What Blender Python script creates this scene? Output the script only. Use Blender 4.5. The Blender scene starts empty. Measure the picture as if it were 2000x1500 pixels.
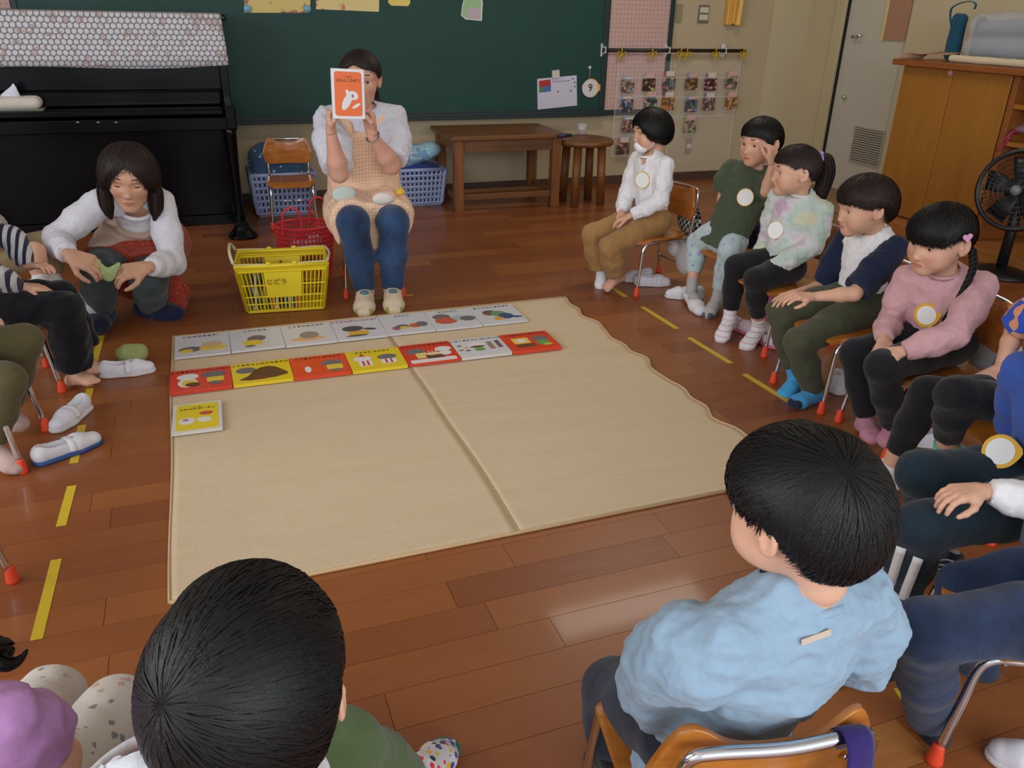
import bpy, math, random
import numpy as np
from mathutils import Vector, Matrix
S = bpy.context.scene
C = S.collection
rad = math.radians

# ---------------------------------------------------------------- camera
def cam_axes(yaw, pit, roll):
    yaw, pit, roll = rad(yaw), rad(pit), rad(roll)
    f = np.array([math.sin(yaw)*math.cos(pit), math.cos(yaw)*math.cos(pit), -math.sin(pit)])
    r = np.array([math.cos(yaw), -math.sin(yaw), 0.0])
    d = np.cross(f, r)
    return np.array([math.cos(roll)*r+math.sin(roll)*d, -math.sin(roll)*r+math.cos(roll)*d, f])
CM = cam_axes(21.0734, 24.7576, -1.3678)
CAMP = np.array([0, 0, 1.28]); FPX = 1595.0
cam = bpy.data.objects.new('camera', bpy.data.cameras.new('camera')); C.objects.link(cam)
cam.matrix_world = Matrix([[CM[0][i], -CM[1][i], -CM[2][i], CAMP[i]] for i in range(3)]+[[0, 0, 0, 1]])
cam.data.sensor_width = 36; cam.data.lens = FPX/2000*36; cam.data.clip_start = .02
S.camera = cam
def at(u, v, X=None, Y=None, Z=None, D=None):
    """the point of the room seen at (u, v) of the photograph, on the given plane"""
    d = CM.T@np.array([(u-1000)/FPX, (v-750)/FPX, 1.0])
    if Y is not None: t = Y/d[1]
    elif X is not None: t = X/d[0]
    elif D is not None: t = D
    else: t = ((Z or 0)-1.28)/d[2]
    return CAMP+t*d

# ---------------------------------------------------------------- world and light
S.view_settings.view_transform = 'Standard'; S.view_settings.look = 'None'
S.view_settings.gamma = 1; S.view_settings.use_curve_mapping = False
S.view_settings.exposure = 0.80
w = bpy.data.worlds.new('world'); S.world = w; w.use_nodes = True
bg = w.node_tree.nodes['Background']; bg.inputs[0].default_value = (.86, .92, 1.0, 1); bg.inputs[1].default_value = .55
def area(name, loc, target, size, size_y, power, col):
    l = bpy.data.lights.new(name, 'AREA'); l.shape = 'RECTANGLE'; l.size = size; l.size_y = size_y
    l.energy = power; l.color = col
    o = bpy.data.objects.new(name, l); C.objects.link(o); o.location = loc
    o.rotation_euler = (Vector(target)-Vector(loc)).to_track_quat('-Z', 'Y').to_euler()
    return o
area('window_daylight_left', (-3.0, 1.3, 1.75), (.6, 2.0, .3), 4.2, 1.5, 62, (.92, .95, 1.0))
area('window_daylight_behind', (1.0, -2.9, 1.9), (1.2, 2.6, .4), 5.0, 1.5, 70, (.90, .95, 1.0))
area('overhead_fill_far', (2.6, 4.2, 2.78), (2.6, 4.2, 0), 1.2, .3, 12, (1, .90, .76))  # added soft warm fill from overhead, stands for no known lamp

# ---------------------------------------------------------------- materials
MATS = {}
def mat(name, col=(.8, .8, .8), rough=.6, metal=0, spec=.5, **k):
    if name in MATS: return MATS[name]
    m = bpy.data.materials.new(name); m.use_nodes = True
    b = m.node_tree.nodes['Principled BSDF']
    b.inputs['Base Color'].default_value = (*col, 1); b.inputs['Roughness'].default_value = rough
    b.inputs['Metallic'].default_value = metal; b.inputs['Specular IOR Level'].default_value = spec
    if 'sheen' in k: b.inputs['Sheen Weight'].default_value = k['sheen']
    if 'sss' in k:
        b.inputs['Subsurface Weight'].default_value = k['sss']; b.inputs['Subsurface Radius'].default_value = (.012, .005, .003)
        b.inputs['Subsurface Scale'].default_value = 1.0
    if 'alpha' in k: b.inputs['Alpha'].default_value = k['alpha']
    if 'trans' in k: b.inputs['Transmission Weight'].default_value = k['trans']
    if 'coat' in k: b.inputs['Coat Weight'].default_value = k['coat']; b.inputs['Coat Roughness'].default_value = .08
    MATS[name] = m
    return m
class N:
    """small node-graph helper"""
    def __init__(s, m): s.t = m.node_tree; s.b = s.t.nodes['Principled BSDF']
    def n(s, typ, **k):
        x = s.t.nodes.new(typ)
        for a, b in k.items(): setattr(x, a, b)
        return x
    def l(s, a, b): s.t.links.new(a, b)
    def val(s, sock, v):
        if hasattr(v, 'is_output'): s.l(v, sock)
        else: sock.default_value = v
    def math(s, op, a, b=0.0, c=None):
        x = s.n('ShaderNodeMath', operation=op); s.val(x.inputs[0], a); s.val(x.inputs[1], b)
        if c is not None: s.val(x.inputs[2], c)
        return x.outputs[0]
    def mix(s, fac, a, b, blend='MIX'):
        x = s.n('ShaderNodeMix', data_type='RGBA', blend_type=blend)
        s.val(x.inputs[0], fac)
        s.val(x.inputs[6], (*a, 1) if isinstance(a, tuple) and len(a) == 3 else a)
        s.val(x.inputs[7], (*b, 1) if isinstance(b, tuple) and len(b) == 3 else b)
        return x.outputs[2]
    def coord(s, kind='Object'):
        return s.n('ShaderNodeTexCoord').outputs[kind]
    def mapping(s, vec, scale=(1, 1, 1), rot=(0, 0, 0), loc=(0, 0, 0)):
        x = s.n('ShaderNodeMapping'); s.l(vec, x.inputs[0])
        x.inputs['Scale'].default_value = scale; x.inputs['Rotation'].default_value = rot; x.inputs['Location'].default_value = loc
        return x.outputs[0]
    def noise(s, vec, scale=5, detail=2, rough=.5, out=0):
        x = s.n('ShaderNodeTexNoise'); s.l(vec, x.inputs['Vector'])
        x.inputs['Scale'].default_value = scale; x.inputs['Detail'].default_value = detail; x.inputs['Roughness'].default_value = rough
        return x.outputs[out]
    def ramp(s, fac, stops, mode='LINEAR'):
        x = s.n('ShaderNodeValToRGB'); s.l(fac, x.inputs[0]); x.color_ramp.interpolation = mode
        e = x.color_ramp.elements
        while len(e) < len(stops): e.new(.5)
        for el, (p, c) in zip(e, stops): el.position = p; el.color = (*c, 1) if len(c) == 3 else c
        return x.outputs[0]
    def voro(s, vec, scale=5, out=0, feature='F1', rnd=1.0):
        x = s.n('ShaderNodeTexVoronoi', feature=feature); s.l(vec, x.inputs['Vector']); x.inputs['Scale'].default_value = scale
        x.inputs['Randomness'].default_value = rnd
        return x.outputs[out]
    def bump(s, h, strength=.3, dist=.002):
        x = s.n('ShaderNodeBump'); s.l(h, x.inputs['Height']); x.inputs['Strength'].default_value = strength
        x.inputs['Distance'].default_value = dist
        s.l(x.outputs[0], s.b.inputs['Normal']); return x
    def col(s, c): s.l(c, s.b.inputs['Base Color'])
def srgb(r, g, b):
    f = lambda c: (c/255/12.92) if c <= 10 else ((c/255+.055)/1.055)**2.4
    return (f(r), f(g), f(b))
def cloth(name, rgb, rough=.9, wr=.5, fine=900, var=.10, sheen=.15):
    if name in MATS: return MATS[name]
    c = srgb(*rgb); m = mat(name, c, rough, 0, .25, sheen=sheen); n = N(m)
    o = n.coord()
    big = n.noise(o, 14, 3, .6); f = n.noise(o, fine, 1, .5)
    h = n.math('ADD', n.math('MULTIPLY', big, 1.0), n.math('MULTIPLY', f, .05))
    n.bump(h, wr, .012)
    n.col(n.mix(n.noise(o, 60, 3, .6), tuple(x*(1-var) for x in c), tuple(min(1, x*(1+var)) for x in c)))
    return m
def wood(name, dark, light, rough=.35, axis=0, scale=1.0, coat=0.0, grain=1.0):
    if name in MATS: return MATS[name]
    m = mat(name, srgb(*light), rough, coat=coat); n = N(m)
    sc = [14*scale]*3; sc[axis] = 1.2*scale
    v = n.mapping(n.coord(), tuple(sc))
    a = n.noise(v, 2.2, 4, .6); b = n.noise(v, 9, 3, .7)
    f = n.math('ADD', n.math('MULTIPLY', a, .7), n.math('MULTIPLY', b, .3))
    n.col(n.ramp(f, [(.5-.2*grain, srgb(*dark)), (.5+.2*grain, srgb(*light))]))
    n.bump(b, .08, .002)
    return m

# ---------------------------------------------------------------- mesh builder
class MB:
    def __init__(s): s.v = []; s.f = []; s.m = []; s.mi = 0
    def add(s, V, F):
        o = len(s.v); s.v += [tuple(map(float, p)) for p in V]
        for f in F: s.f.append(tuple(i+o for i in f)); s.m.append(s.mi)
        return s
    def box(s, a, b, R=None, T=None):
        x0, y0, z0 = a; x1, y1, z1 = b
        V = [(x0, y0, z0), (x1, y0, z0), (x1, y1, z0), (x0, y1, z0), (x0, y0, z1), (x1, y0, z1), (x1, y1, z1), (x0, y1, z1)]
        if R is not None: V = [tuple(np.array(R)@np.array(p)+(np.array(T) if T is not None else 0)) for p in V]
        elif T is not None: V = [tuple(np.array(p)+np.array(T)) for p in V]
        return s.add(V, [(0, 3, 2, 1), (4, 5, 6, 7), (0, 1, 5, 4), (1, 2, 6, 5), (2, 3, 7, 6), (3, 0, 4, 7)])
    def tube(s, P, r, n=10, closed=False, caps=True, flat=1.0, up=None):
        P = [np.array(p, float) for p in P]; k = len(P)
        rr = r if hasattr(r, '__len__') else [r]*k
        T = []
        for i in range(k):
            a = P[(i-1) % k] if (closed or i > 0) else P[i]; b = P[(i+1) % k] if (closed or i < k-1) else P[i]
            t = b-a; T.append(t/(np.linalg.norm(t)+1e-12))
        u = np.array(up, float) if up is not None else (np.array([0, 0, 1.]) if abs(T[0][2]) < .9 else np.array([1., 0, 0]))
        V = []
        for i in range(k):
            u = u-T[i]*(u@T[i]); u /= np.linalg.norm(u)+1e-12; w_ = np.cross(T[i], u)
            for j in range(n):
                a = 2*math.pi*j/n
                V.append(P[i]+rr[i]*(math.cos(a)*u*flat+math.sin(a)*w_))
        F = []
        for i in range(k if closed else k-1):
            for j in range(n):
                a = i*n+j; b = i*n+(j+1) % n; c = ((i+1) % k)*n+(j+1) % n; d = ((i+1) % k)*n+j
                F.append((a, b, c, d))
        if caps and not closed:
            F.append(tuple(reversed(range(n)))); F.append(tuple((k-1)*n+j for j in range(n)))
        return s.add(V, F)
    def lathe(s, prof, n=20, c=(0, 0, 0), axis=2, sx=1, sy=1):
        V = []
        for (r, z) in prof:
            for j in range(n):
                a = 2*math.pi*j/n; p = [r*math.cos(a)*sx, r*math.sin(a)*sy, z]
                if axis == 0: p = [z, p[0], p[1]]
                if axis == 1: p = [p[1], z, p[0]]
                V.append(np.array(p)+np.array(c))
        F = [(i*n+j, i*n+(j+1) % n, (i+1)*n+(j+1) % n, (i+1)*n+j) for i in range(len(prof)-1) for j in range(n)]
        F.append(tuple(reversed(range(n)))); F.append(tuple((len(prof)-1)*n+j for j in range(n)))
        return s.add(V, F)
    def prism(s, poly, fr, t):
        """poly 2D points; fr = (origin, ux, uy, un); extruded t along un"""
        o, ux, uy, un = [np.array(a, float) for a in fr]; n = len(poly)
        A = [o+ux*p[0]+uy*p[1] for p in poly]; B = [a+un*t for a in A]
        F = [tuple(reversed(range(n))), tuple(range(n, 2*n))]+[(i, (i+1) % n, n+(i+1) % n, n+i) for i in range(n)]
        return s.add(A+B, F)
    def ball(s, c, r, n=12, m=8):
        r = r if hasattr(r, '__len__') else (r, r, r)
        V = [(c[0]+r[0]*math.sin(math.pi*i/m)*math.cos(2*math.pi*j/n), c[1]+r[1]*math.sin(math.pi*i/m)*math.sin(2*math.pi*j/n), c[2]+r[2]*math.cos(math.pi*i/m)) for i in range(m+1) for j in range(n)]
        F = [(i*n+j, (i+1)*n+j, (i+1)*n+(j+1) % n, i*n+(j+1) % n) for i in range(m) for j in range(n)]
        return s.add(V, F)
    def build(s, name, mats, parent=None, smooth=False, bevel=0, world=False, seg=2, tri=False):
        V = np.array(s.v, float)
        if world and parent is not None: V = V-np.array(parent.location)
        me = bpy.data.meshes.new(name); me.from_pydata(V.tolist(), [], s.f)
        if not isinstance(mats, (list, tuple)): mats = [mats]
        for m in mats: me.materials.append(m)
        if len(mats) > 1: me.polygons.foreach_set('material_index', s.m)
        if smooth: me.polygons.foreach_set('use_smooth', [True]*len(me.polygons))
        me.update()
        o = bpy.data.objects.new(name, me); C.objects.link(o)
        if parent is not None: o.parent = parent
        if bevel:
            b = o.modifiers.new('bevel', 'BEVEL'); b.width = bevel; b.segments = seg; b.limit_method = 'ANGLE'
        if smooth == 2:
            pass
        return o
def fastmesh(name, V, F, mats, parent=None, smooth=True, mi=None, attrs=None):
    V = np.asarray(V, np.float32); F = np.asarray(F, np.int32)
    if parent is not None: V = V-np.array(parent.location, np.float32)
    me = bpy.data.meshes.new(name); k = F.shape[1]
    me.vertices.add(len(V)); me.vertices.foreach_set('co', V.ravel())
    me.loops.add(F.size); me.loops.foreach_set('vertex_index', F.ravel())
    me.polygons.add(len(F)); me.polygons.foreach_set('loop_start', np.arange(0, F.size, k, dtype=np.int32))
    me.polygons.foreach_set('loop_total', np.full(len(F), k, np.int32))
    for m in (mats if isinstance(mats, (list, tuple)) else [mats]): me.materials.append(m)
    if mi is not None: me.polygons.foreach_set('material_index', np.asarray(mi, np.int32))
    me.update(calc_edges=True); me.validate()
    if smooth: me.polygons.foreach_set('use_smooth', np.ones(len(me.polygons), bool))
    for an, (typ, dat) in (attrs or {}).items():
        a = me.attributes.new(an, typ, 'POINT'); a.data.foreach_set('value' if typ == 'FLOAT' else 'vector', np.asarray(dat, np.float32).ravel())
    o = bpy.data.objects.new(name, me); C.objects.link(o)
    if parent is not None: o.parent = parent
    return o
def tag(o, label=None, cat=None, group=None, kind=None):
    if label: o['label'] = label
    if cat: o['category'] = cat
    if group: o['group'] = group
    if kind: o['kind'] = kind
    return o
def thing(name, label, cat, loc=(0, 0, 0), rz=0, group=None):
    o = bpy.data.objects.new(name, None); C.objects.link(o); o.empty_display_size = .05
    o.location = tuple(map(float, loc)); o.rotation_euler = (0, 0, rz)
    return tag(o, label, cat, group)
def copy_tree(o, parent=None, skip=()):
    c = o.copy(); C.objects.link(c); c.parent = parent
    for ch in list(o.children):
        if ch.name.split('.')[0] in skip: continue
        copy_tree(ch, c)
    return c
def spline(P, n=8, closed=False):
    """Catmull-Rom through P"""
    P = np.array(P, float); k = len(P); out = []
    seg = k if closed else k-1
    for i in range(seg):
        p0 = P[(i-1) % k] if (closed or i > 0) else 2*P[0]-P[1]
        p1 = P[i]; p2 = P[(i+1) % k]
        p3 = P[(i+2) % k] if (closed or i < k-2) else 2*P[-1]-P[-2]
        for t in np.linspace(0, 1, n, endpoint=False):
            out.append(.5*((2*p1)+(-p0+p2)*t+(2*p0-5*p1+4*p2-p3)*t*t+(-p0+3*p1-3*p2+p3)*t**3))
    if not closed: out.append(P[-1])
    return np.array(out)
def text(name, s, size, fr, m, parent=None, depth=.0003, align='CENTER', world=False):
    """flat lettering; fr = (origin, ux, uy, un)"""
    cu = bpy.data.curves.new(name, 'FONT'); cu.body = s; cu.size = size; cu.align_x = align; cu.align_y = 'CENTER'
    cu.extrude = depth; cu.resolution_u = 3; cu.offset = size*.018
    tmp = bpy.data.objects.new(name, cu); C.objects.link(tmp)
    bpy.context.view_layer.update()
    me = bpy.data.meshes.new_from_object(tmp.evaluated_get(bpy.context.evaluated_depsgraph_get()))
    bpy.data.objects.remove(tmp); bpy.data.curves.remove(cu)
    o_, ux, uy, un = [Vector(a) for a in fr]
    for v in me.vertices: v.co = o_+ux*v.co[0]+uy*v.co[1]+un*v.co[2]
    if world and parent is not None:
        for v in me.vertices: v.co -= parent.location
    me.materials.clear(); me.materials.append(m)
    o = bpy.data.objects.new(name, me); C.objects.link(o)
    if parent is not None: o.parent = parent
    return o

# ---------------------------------------------------------------- implicit surfaces -> mesh
class SDF:
    def __init__(s): s.chains = []
    def chain(s, k=.01, join=.0, cuts=()):
        c = dict(p=[], k=k, join=join, cuts=list(cuts)); s.chains.append(c); return Chain(c)
    def mesh(s, cell, subs=()):
        lo = np.min([p['lo'] for c in s.chains for p in c['p'] if p['op'] > 0], 0)-3*cell
        hi = np.max([p['hi'] for c in s.chains for p in c['p'] if p['op'] > 0], 0)+3*cell
        n = np.ceil((hi-lo)/cell).astype(int)+1
        ax = [(lo[i]+cell*np.arange(n[i])).astype(np.float32) for i in range(3)]
        F = np.full(n, .05, np.float32)
        def rng(a, b, m):
            i0 = np.maximum(np.floor((a-m-lo)/cell).astype(int), 0); i1 = np.minimum(np.ceil((b+m-lo)/cell).astype(int)+1, n)
            return i0, i1
        for c in s.chains:
            cl = np.min([p['lo'] for p in c['p'] if p['op'] > 0], 0); ch = np.max([p['hi'] for p in c['p'] if p['op'] > 0], 0)
            m = max(c['k'], c['join'])+3*cell
            i0, i1 = rng(cl, ch, m)
            G = np.full(i1-i0, .05, np.float32)
            for p in c['p']:
                j0, j1 = rng(p['lo'], p['hi'], max(c['k'], p.get('k') or 0)+3*cell)
                j0 = np.maximum(j0, i0); j1 = np.minimum(j1, i1)
                if (j1 <= j0).any(): continue
                X = ax[0][j0[0]:j1[0], None, None]; Y = ax[1][None, j0[1]:j1[1], None]; Z = ax[2][None, None, j0[2]:j1[2]]
                d = p['fn'](X, Y, Z)
                sl = tuple(slice(j0[i]-i0[i], j1[i]-i0[i]) for i in range(3))
                g = G[sl]; k = p.get('k') or c['k']
                if p['op'] > 0: G[sl] = smin(g, d, k)
                else: G[sl] = -smin(-g, d, k)
            X = ax[0][i0[0]:i1[0], None, None]; Y = ax[1][None, i0[1]:i1[1], None]; Z = ax[2][None, None, i0[2]:i1[2]]
            for (q, nn) in c['cuts']:      # keep the side nn points away from
                G = np.maximum(G, (X-q[0])*nn[0]+(Y-q[1])*nn[1]+(Z-q[2])*nn[2])
            sl = tuple(slice(i0[i], i1[i]) for i in range(3))
            F[sl] = smin(F[sl], G, c['join'])
        for p in subs:
            j0, j1 = rng(p['lo'], p['hi'], 3*cell+.01)
            X = ax[0][j0[0]:j1[0], None, None]; Y = ax[1][None, j0[1]:j1[1], None]; Z = ax[2][None, None, j0[2]:j1[2]]
            if (j1 <= j0).any(): continue
            sl = tuple(slice(j0[i], j1[i]) for i in range(3))
            F[sl] = -smin(-F[sl], p['fn'](X, Y, Z), p.get('k') or .004)
        F[0] = F[-1] = .05; F[:, 0] = F[:, -1] = .05; F[:, :, 0] = F[:, :, -1] = .05
        return surfnet(F, lo, cell)
def smin(a, b, k):
    if k <= 1e-6: return np.minimum(a, b)
    h = np.maximum(k-np.abs(a-b), 0)/k
    return np.minimum(a, b)-h*h*(k*.25)
class Chain:
    def __init__(s, c): s.c = c
    def cone(s, a, b, ra, rb, flat=1.0, nrm=None, op=1, k=None):
        a = np.array(a, np.float32); b = np.array(b, np.float32); ab = b-a; L2 = float(ab@ab)+1e-12
        nv = None
        if nrm is not None and flat != 1.0:
            nv = np.array(nrm, np.float32); nv /= np.linalg.norm(nv)
        def fn(X, Y, Z):
            px, py, pz = X-a[0], Y-a[1], Z-a[2]
            t = np.clip((px*ab[0]+py*ab[1]+pz*ab[2])/L2, 0, 1)
            dx, dy, dz = px-t*ab[0], py-t*ab[1], pz-t*ab[2]
            d2 = dx*dx+dy*dy+dz*dz
            if nv is not None:
                dn = dx*nv[0]+dy*nv[1]+dz*nv[2]
                d2 = d2+dn*dn*(1/flat**2-1)
                return (np.sqrt(d2)-(ra+(rb-ra)*t))*(.5+.5*flat)
            return np.sqrt(d2)-(ra+(rb-ra)*t)
        m = max(ra, rb)
        s.c['p'].append(dict(fn=fn, lo=np.minimum(a, b)-m, hi=np.maximum(a, b)+m, op=op, k=k)); return s
    def poly(s, P, R, **k):
        for i in range(len(P)-1): s.cone(P[i], P[i+1], R[i], R[i+1], **k)
        return s
    def ell(s, c, r, R=None, op=1, k=None):
        c = np.array(c, np.float32); r = np.array(r if hasattr(r, '__len__') else (r, r, r), np.float32)
        R = None if R is None else np.array(R, np.float32)
        def fn(X, Y, Z):
            px, py, pz = X-c[0], Y-c[1], Z-c[2]
            if R is not None: px, py, pz = (px*R[0, i]+py*R[1, i]+pz*R[2, i] for i in range(3))
            k0 = np.sqrt((px/r[0])**2+(py/r[1])**2+(pz/r[2])**2)
            k1 = np.sqrt((px/r[0]**2)**2+(py/r[1]**2)**2+(pz/r[2]**2)**2)+1e-9
            return k0*(k0-1)/k1
        m = float(r.max()) if R is not None else r
        s.c['p'].append(dict(fn=fn, lo=c-m, hi=c+m, op=op, k=k)); return s
def prim(**k):
    """a free-standing primitive for subtraction"""
    c = dict(p=[]); Chain(c).ell(k['c'], k['r'], k.get('R')); p = c['p'][0]; p['k'] = k.get('k', .004); return p
def surfnet(F, lo, cell):
    sg = F < 0; n = F.shape
    c = np.zeros([i-1 for i in n], np.int8)
    for d in np.ndindex(2, 2, 2):
        c += sg[d[0]:n[0]-1+d[0], d[1]:n[1]-1+d[1], d[2]:n[2]-1+d[2]]
    act = np.argwhere((c > 0) & (c < 8)); ids = np.full(c.shape, -1, np.int32); ids[tuple(act.T)] = np.arange(len(act))
    acc = np.zeros((len(act), 3), np.float32); cnt = np.zeros(len(act), np.float32)
    corners = list(np.ndindex(2, 2, 2))
    vals = {d: F[act[:, 0]+d[0], act[:, 1]+d[1], act[:, 2]+d[2]] for d in corners}
    for d in corners:
        for a in range(3):
            if d[a] == 0:
                e = list(d); e[a] = 1; e = tuple(e); f0, f1 = vals[d], vals[e]
                cr = (f0 < 0) != (f1 < 0)
                t = np.where(cr, f0/np.where(cr, f0-f1, 1), 0)
                p = np.tile(np.array(d, np.float32), (len(act), 1)); p[:, a] += t
                acc += p*cr[:, None]; cnt += cr
    V = (act+acc/cnt[:, None])*cell+lo
    FF = []
    for a in range(3):
        b, g = (a+1) % 3, (a+2) % 3
        s0 = [slice(None)]*3; s1 = [slice(None)]*3; s0[a] = slice(0, n[a]-1); s1[a] = slice(1, n[a])
        A, B = sg[tuple(s0)], sg[tuple(s1)]
        E = np.argwhere(A != B)
        E = E[(E[:, b] > 0) & (E[:, g] > 0) & (E[:, b] < n[b]-1) & (E[:, g] < n[g]-1)]
        if not len(E): continue
        def cid(db, dg):
            q = E.copy(); q[:, b] += db; q[:, g] += dg; return ids[tuple(q.T)]
        Q = np.stack([cid(-1, -1), cid(0, -1), cid(0, 0), cid(-1, 0)], 1)
        fl = ~A[tuple(E.T)]
        Q[fl] = Q[fl][:, ::-1]
        FF.append(Q)
    return V.astype(np.float32), np.concatenate(FF)
def normals(V, F):
    a = V[F[:, 2]]-V[F[:, 0]]; b = V[F[:, 3]]-V[F[:, 1]]; fn = np.cross(a, b)
    nv = np.zeros_like(V)
    for i in range(3):
        nv[:, i] = sum(np.bincount(F[:, j], fn[:, i], len(V)) for j in range(4))
    return nv/(np.linalg.norm(nv, axis=1)[:, None]+1e-12)
def relax(V, F, it=1, lam=.5):
    for _ in range(it):
        A = np.zeros_like(V); c = np.zeros(len(V))
        for j in range(4):
            for q in (1, 3):
                o = F[:, (j+q) % 4]
                for i in range(3): A[:, i] += np.bincount(F[:, j], V[o, i], len(V))
                c += np.bincount(F[:, j], minlength=len(V))
        V = V+lam*(A/c[:, None]-V)
    return V.astype(np.float32)
def wrinkle(V, F, amp, freq, seed=0, dirn=None):
    r = np.random.RandomState(seed); nv = normals(V, F); s = np.zeros(len(V))
    W = V+.35/freq*np.stack([np.sin(V@r.randn(3)*freq*1.3+r.rand()*6) for _ in range(3)], 1)
    for i in range(5):
        k = r.randn(3); k /= np.linalg.norm(k)
        if dirn is not None:
            d = np.array(dirn)/np.linalg.norm(dirn); k = k-.75*d*(k@d); k /= np.linalg.norm(k)
        s += (1-2*np.abs(np.sin(W@k*freq*(.6+.9*r.rand())+r.rand()*6)))**1*(.5+.5*r.rand())
    return (V+nv*(amp*s/2.5)[:, None]).astype(np.float32)
def join(parts):
    Vs, Fs, o = [], [], 0
    for V, F in parts: Vs.append(V); Fs.append(F+o); o += len(V)
    return np.concatenate(Vs), np.concatenate(Fs)
# ================================================================ people
def unit(v): v = np.array(v, float); return v/(np.linalg.norm(v)+1e-12)
def headmat(f, roll=0):
    f = unit(f); r = unit(np.cross(f, [0, 0, 1])); u = np.cross(r, f); a = rad(roll)
    r2 = math.cos(a)*r+math.sin(a)*u; u2 = np.cross(r2, f)
    return np.stack([r2, f, u2], 1)
HEADS = {}
def head_template(kind):
    """skin of a head in its own frame: x right, y forwards, z up, origin mid-cranium"""
    if kind in HEADS: return HEADS[kind]
    ad = kind != 'kid'; open_ = kind != 'down'
    g = SDF(); c = g.chain(k=.022)
    fz = -.010 if ad else 0
    c.ell((0, -.006, .002), (.074, .090, .083))
    c.ell((0, .024, -.043+fz), (.056, .058, .060+(.008 if ad else 0)))
    c.ell((0, .050, -.030), (.053, .036, .040))
    c.cone((.030, .035, -.066+fz), (.012, .062, -.086+fz*1.6), .020, .016); c.cone((-.030, .035, -.066+fz), (-.012, .062, -.086+fz*1.6), .020, .016)
    c.ell((0, .066, -.086+fz*1.7), (.017, .015, .013))
    if not ad:
        for sx in (-1, 1): c.ell((sx*.036, .052, -.053), (.022, .022, .024))
    else:
        for sx in (-1, 1): c.ell((sx*.038, .050, -.040), (.018, .020, .018))
    c.ell((0, .072, .008), (.050, .013, .014), k=.02)                     # brow
    c.cone((0, .076, -.010), (0, .088, -.040+fz*.5), .006, .0075, k=.012)       # nose bridge
    c.ell((0, .0905, -.043+fz*.6), (.0085, .0085, .0075), k=.008)
    for sx in (-1, 1): c.ell((sx*.008, .085, -.045+fz*.6), (.006, .007, .0055), k=.006)
    mz = -.066+fz*1.0
    c.ell((0, .074, mz), (.020, .012, .014), k=.014)
    c.ell((0, .0835, mz+.0028), (.0165, .0052, .0032), k=.005); c.ell((0, .0828, mz-.0044), (.013, .0056, .0038), k=.005)
    c.cone((-.013, .0865, mz-.0004), (.013, .0865, mz-.0004), .0011, .0011, op=-1, k=.003)
    for sx in (-1, 1):
        c.ell((sx*.030, .094, -.013), (.017, .016, .012), op=-1, k=.014)   # socket
        c.ell((sx*.0295, .0635, -.0135), (.0150, .0142, .0142), k=.004)     # lids over the ball
        if open_: c.ell((sx*.0298, .0790, -.0138), (.0118, .0080, .0046), op=-1, k=.0015)
    for sx in (-1, 1):                                                     # ears
        e = g.chain(k=.006, join=.006)
        R = np.array([[math.cos(.35*sx), -math.sin(.35*sx), 0], [math.sin(.35*sx), math.cos(.35*sx), 0], [0, 0, 1]])
        e.ell((sx*.0775, -.006, -.016), (.0060, .017, .026), R)
        e.ell((sx*.0755, .000, -.034), (.006, .010, .011))
        e.ell((sx*.0835, -.004, -.013), (.0055, .0105, .017), R, op=-1, k=.003)
        e.ell((sx*.0775, .004, -.020), (.004, .005, .006))
    n = g.chain(k=.02, join=.018)
    n.cone((0, -.022, -.050), (0, -.026, -.098), .040 if not ad else .046, .031 if not ad else .040)
    V, F = g.mesh(.0024)
    V = relax(V, F, 1, .25)
    # keep only what shows: drop the inside bottom of the neck nothing, it plugs into the body
    lip = np.clip(1.2-np.sqrt((V[:, 0]/.0185)**2+((V[:, 2]-mz+.001)/.0075)**2+((V[:, 1]-.086)/.014)**2), 0, .35)/.35
    chk = .35*np.exp(-(((np.abs(V[:, 0])-.038)/.016)**2+((V[:, 2]+.045)/.016)**2))*(V[:, 1] > .03)
    HEADS[kind] = (V, F, np.maximum(lip, chk).astype(np.float32))
    return HEADS[kind]
def skin_mat(name, rgb):
    if name in MATS: return MATS[name]
    m = mat(name, srgb(*rgb), .52, 0, .35, sss=.12); n = N(m)
    a = n.n('ShaderNodeAttribute'); a.attribute_name = 'blush'
    c = srgb(*rgb); f = n.noise(n.coord(), 40, 3, .6)
    base = n.mix(f, tuple(x*.90 for x in c), tuple(min(1, x*1.07) for x in c))
    n.col(n.mix(n.math('MULTIPLY', a.outputs['Fac'], .62), base, srgb(170, 70, 66)))
    n.bump(n.noise(n.coord(), 500, 2), .05, .001)
    return m
def hair_mat(name='black_hair', rgb=(11, 9, 10)):
    if name in MATS: return MATS[name]
    m = mat(name, srgb(*rgb), .5, 0, .3); n = N(m)
    a = n.n('ShaderNodeAttribute'); a.attribute_name = 'flow'
    v = n.mapping(a.outputs['Vector'], (1, 1, 1))
    s1 = n.noise(v, 1.0, 4, .7)
    c = srgb(*rgb)
    n.col(n.mix(s1, tuple(x*.5 for x in c), tuple(x*1.9 for x in c)))
    n.l(n.math('ADD', n.math('MULTIPLY', s1, .35), .36), n.b.inputs['Roughness'])
    n.bump(s1, .8, .003)
    return m
def sstep(x): x = np.clip(x, 0, 1); return x*x*(3-2*x)
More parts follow.
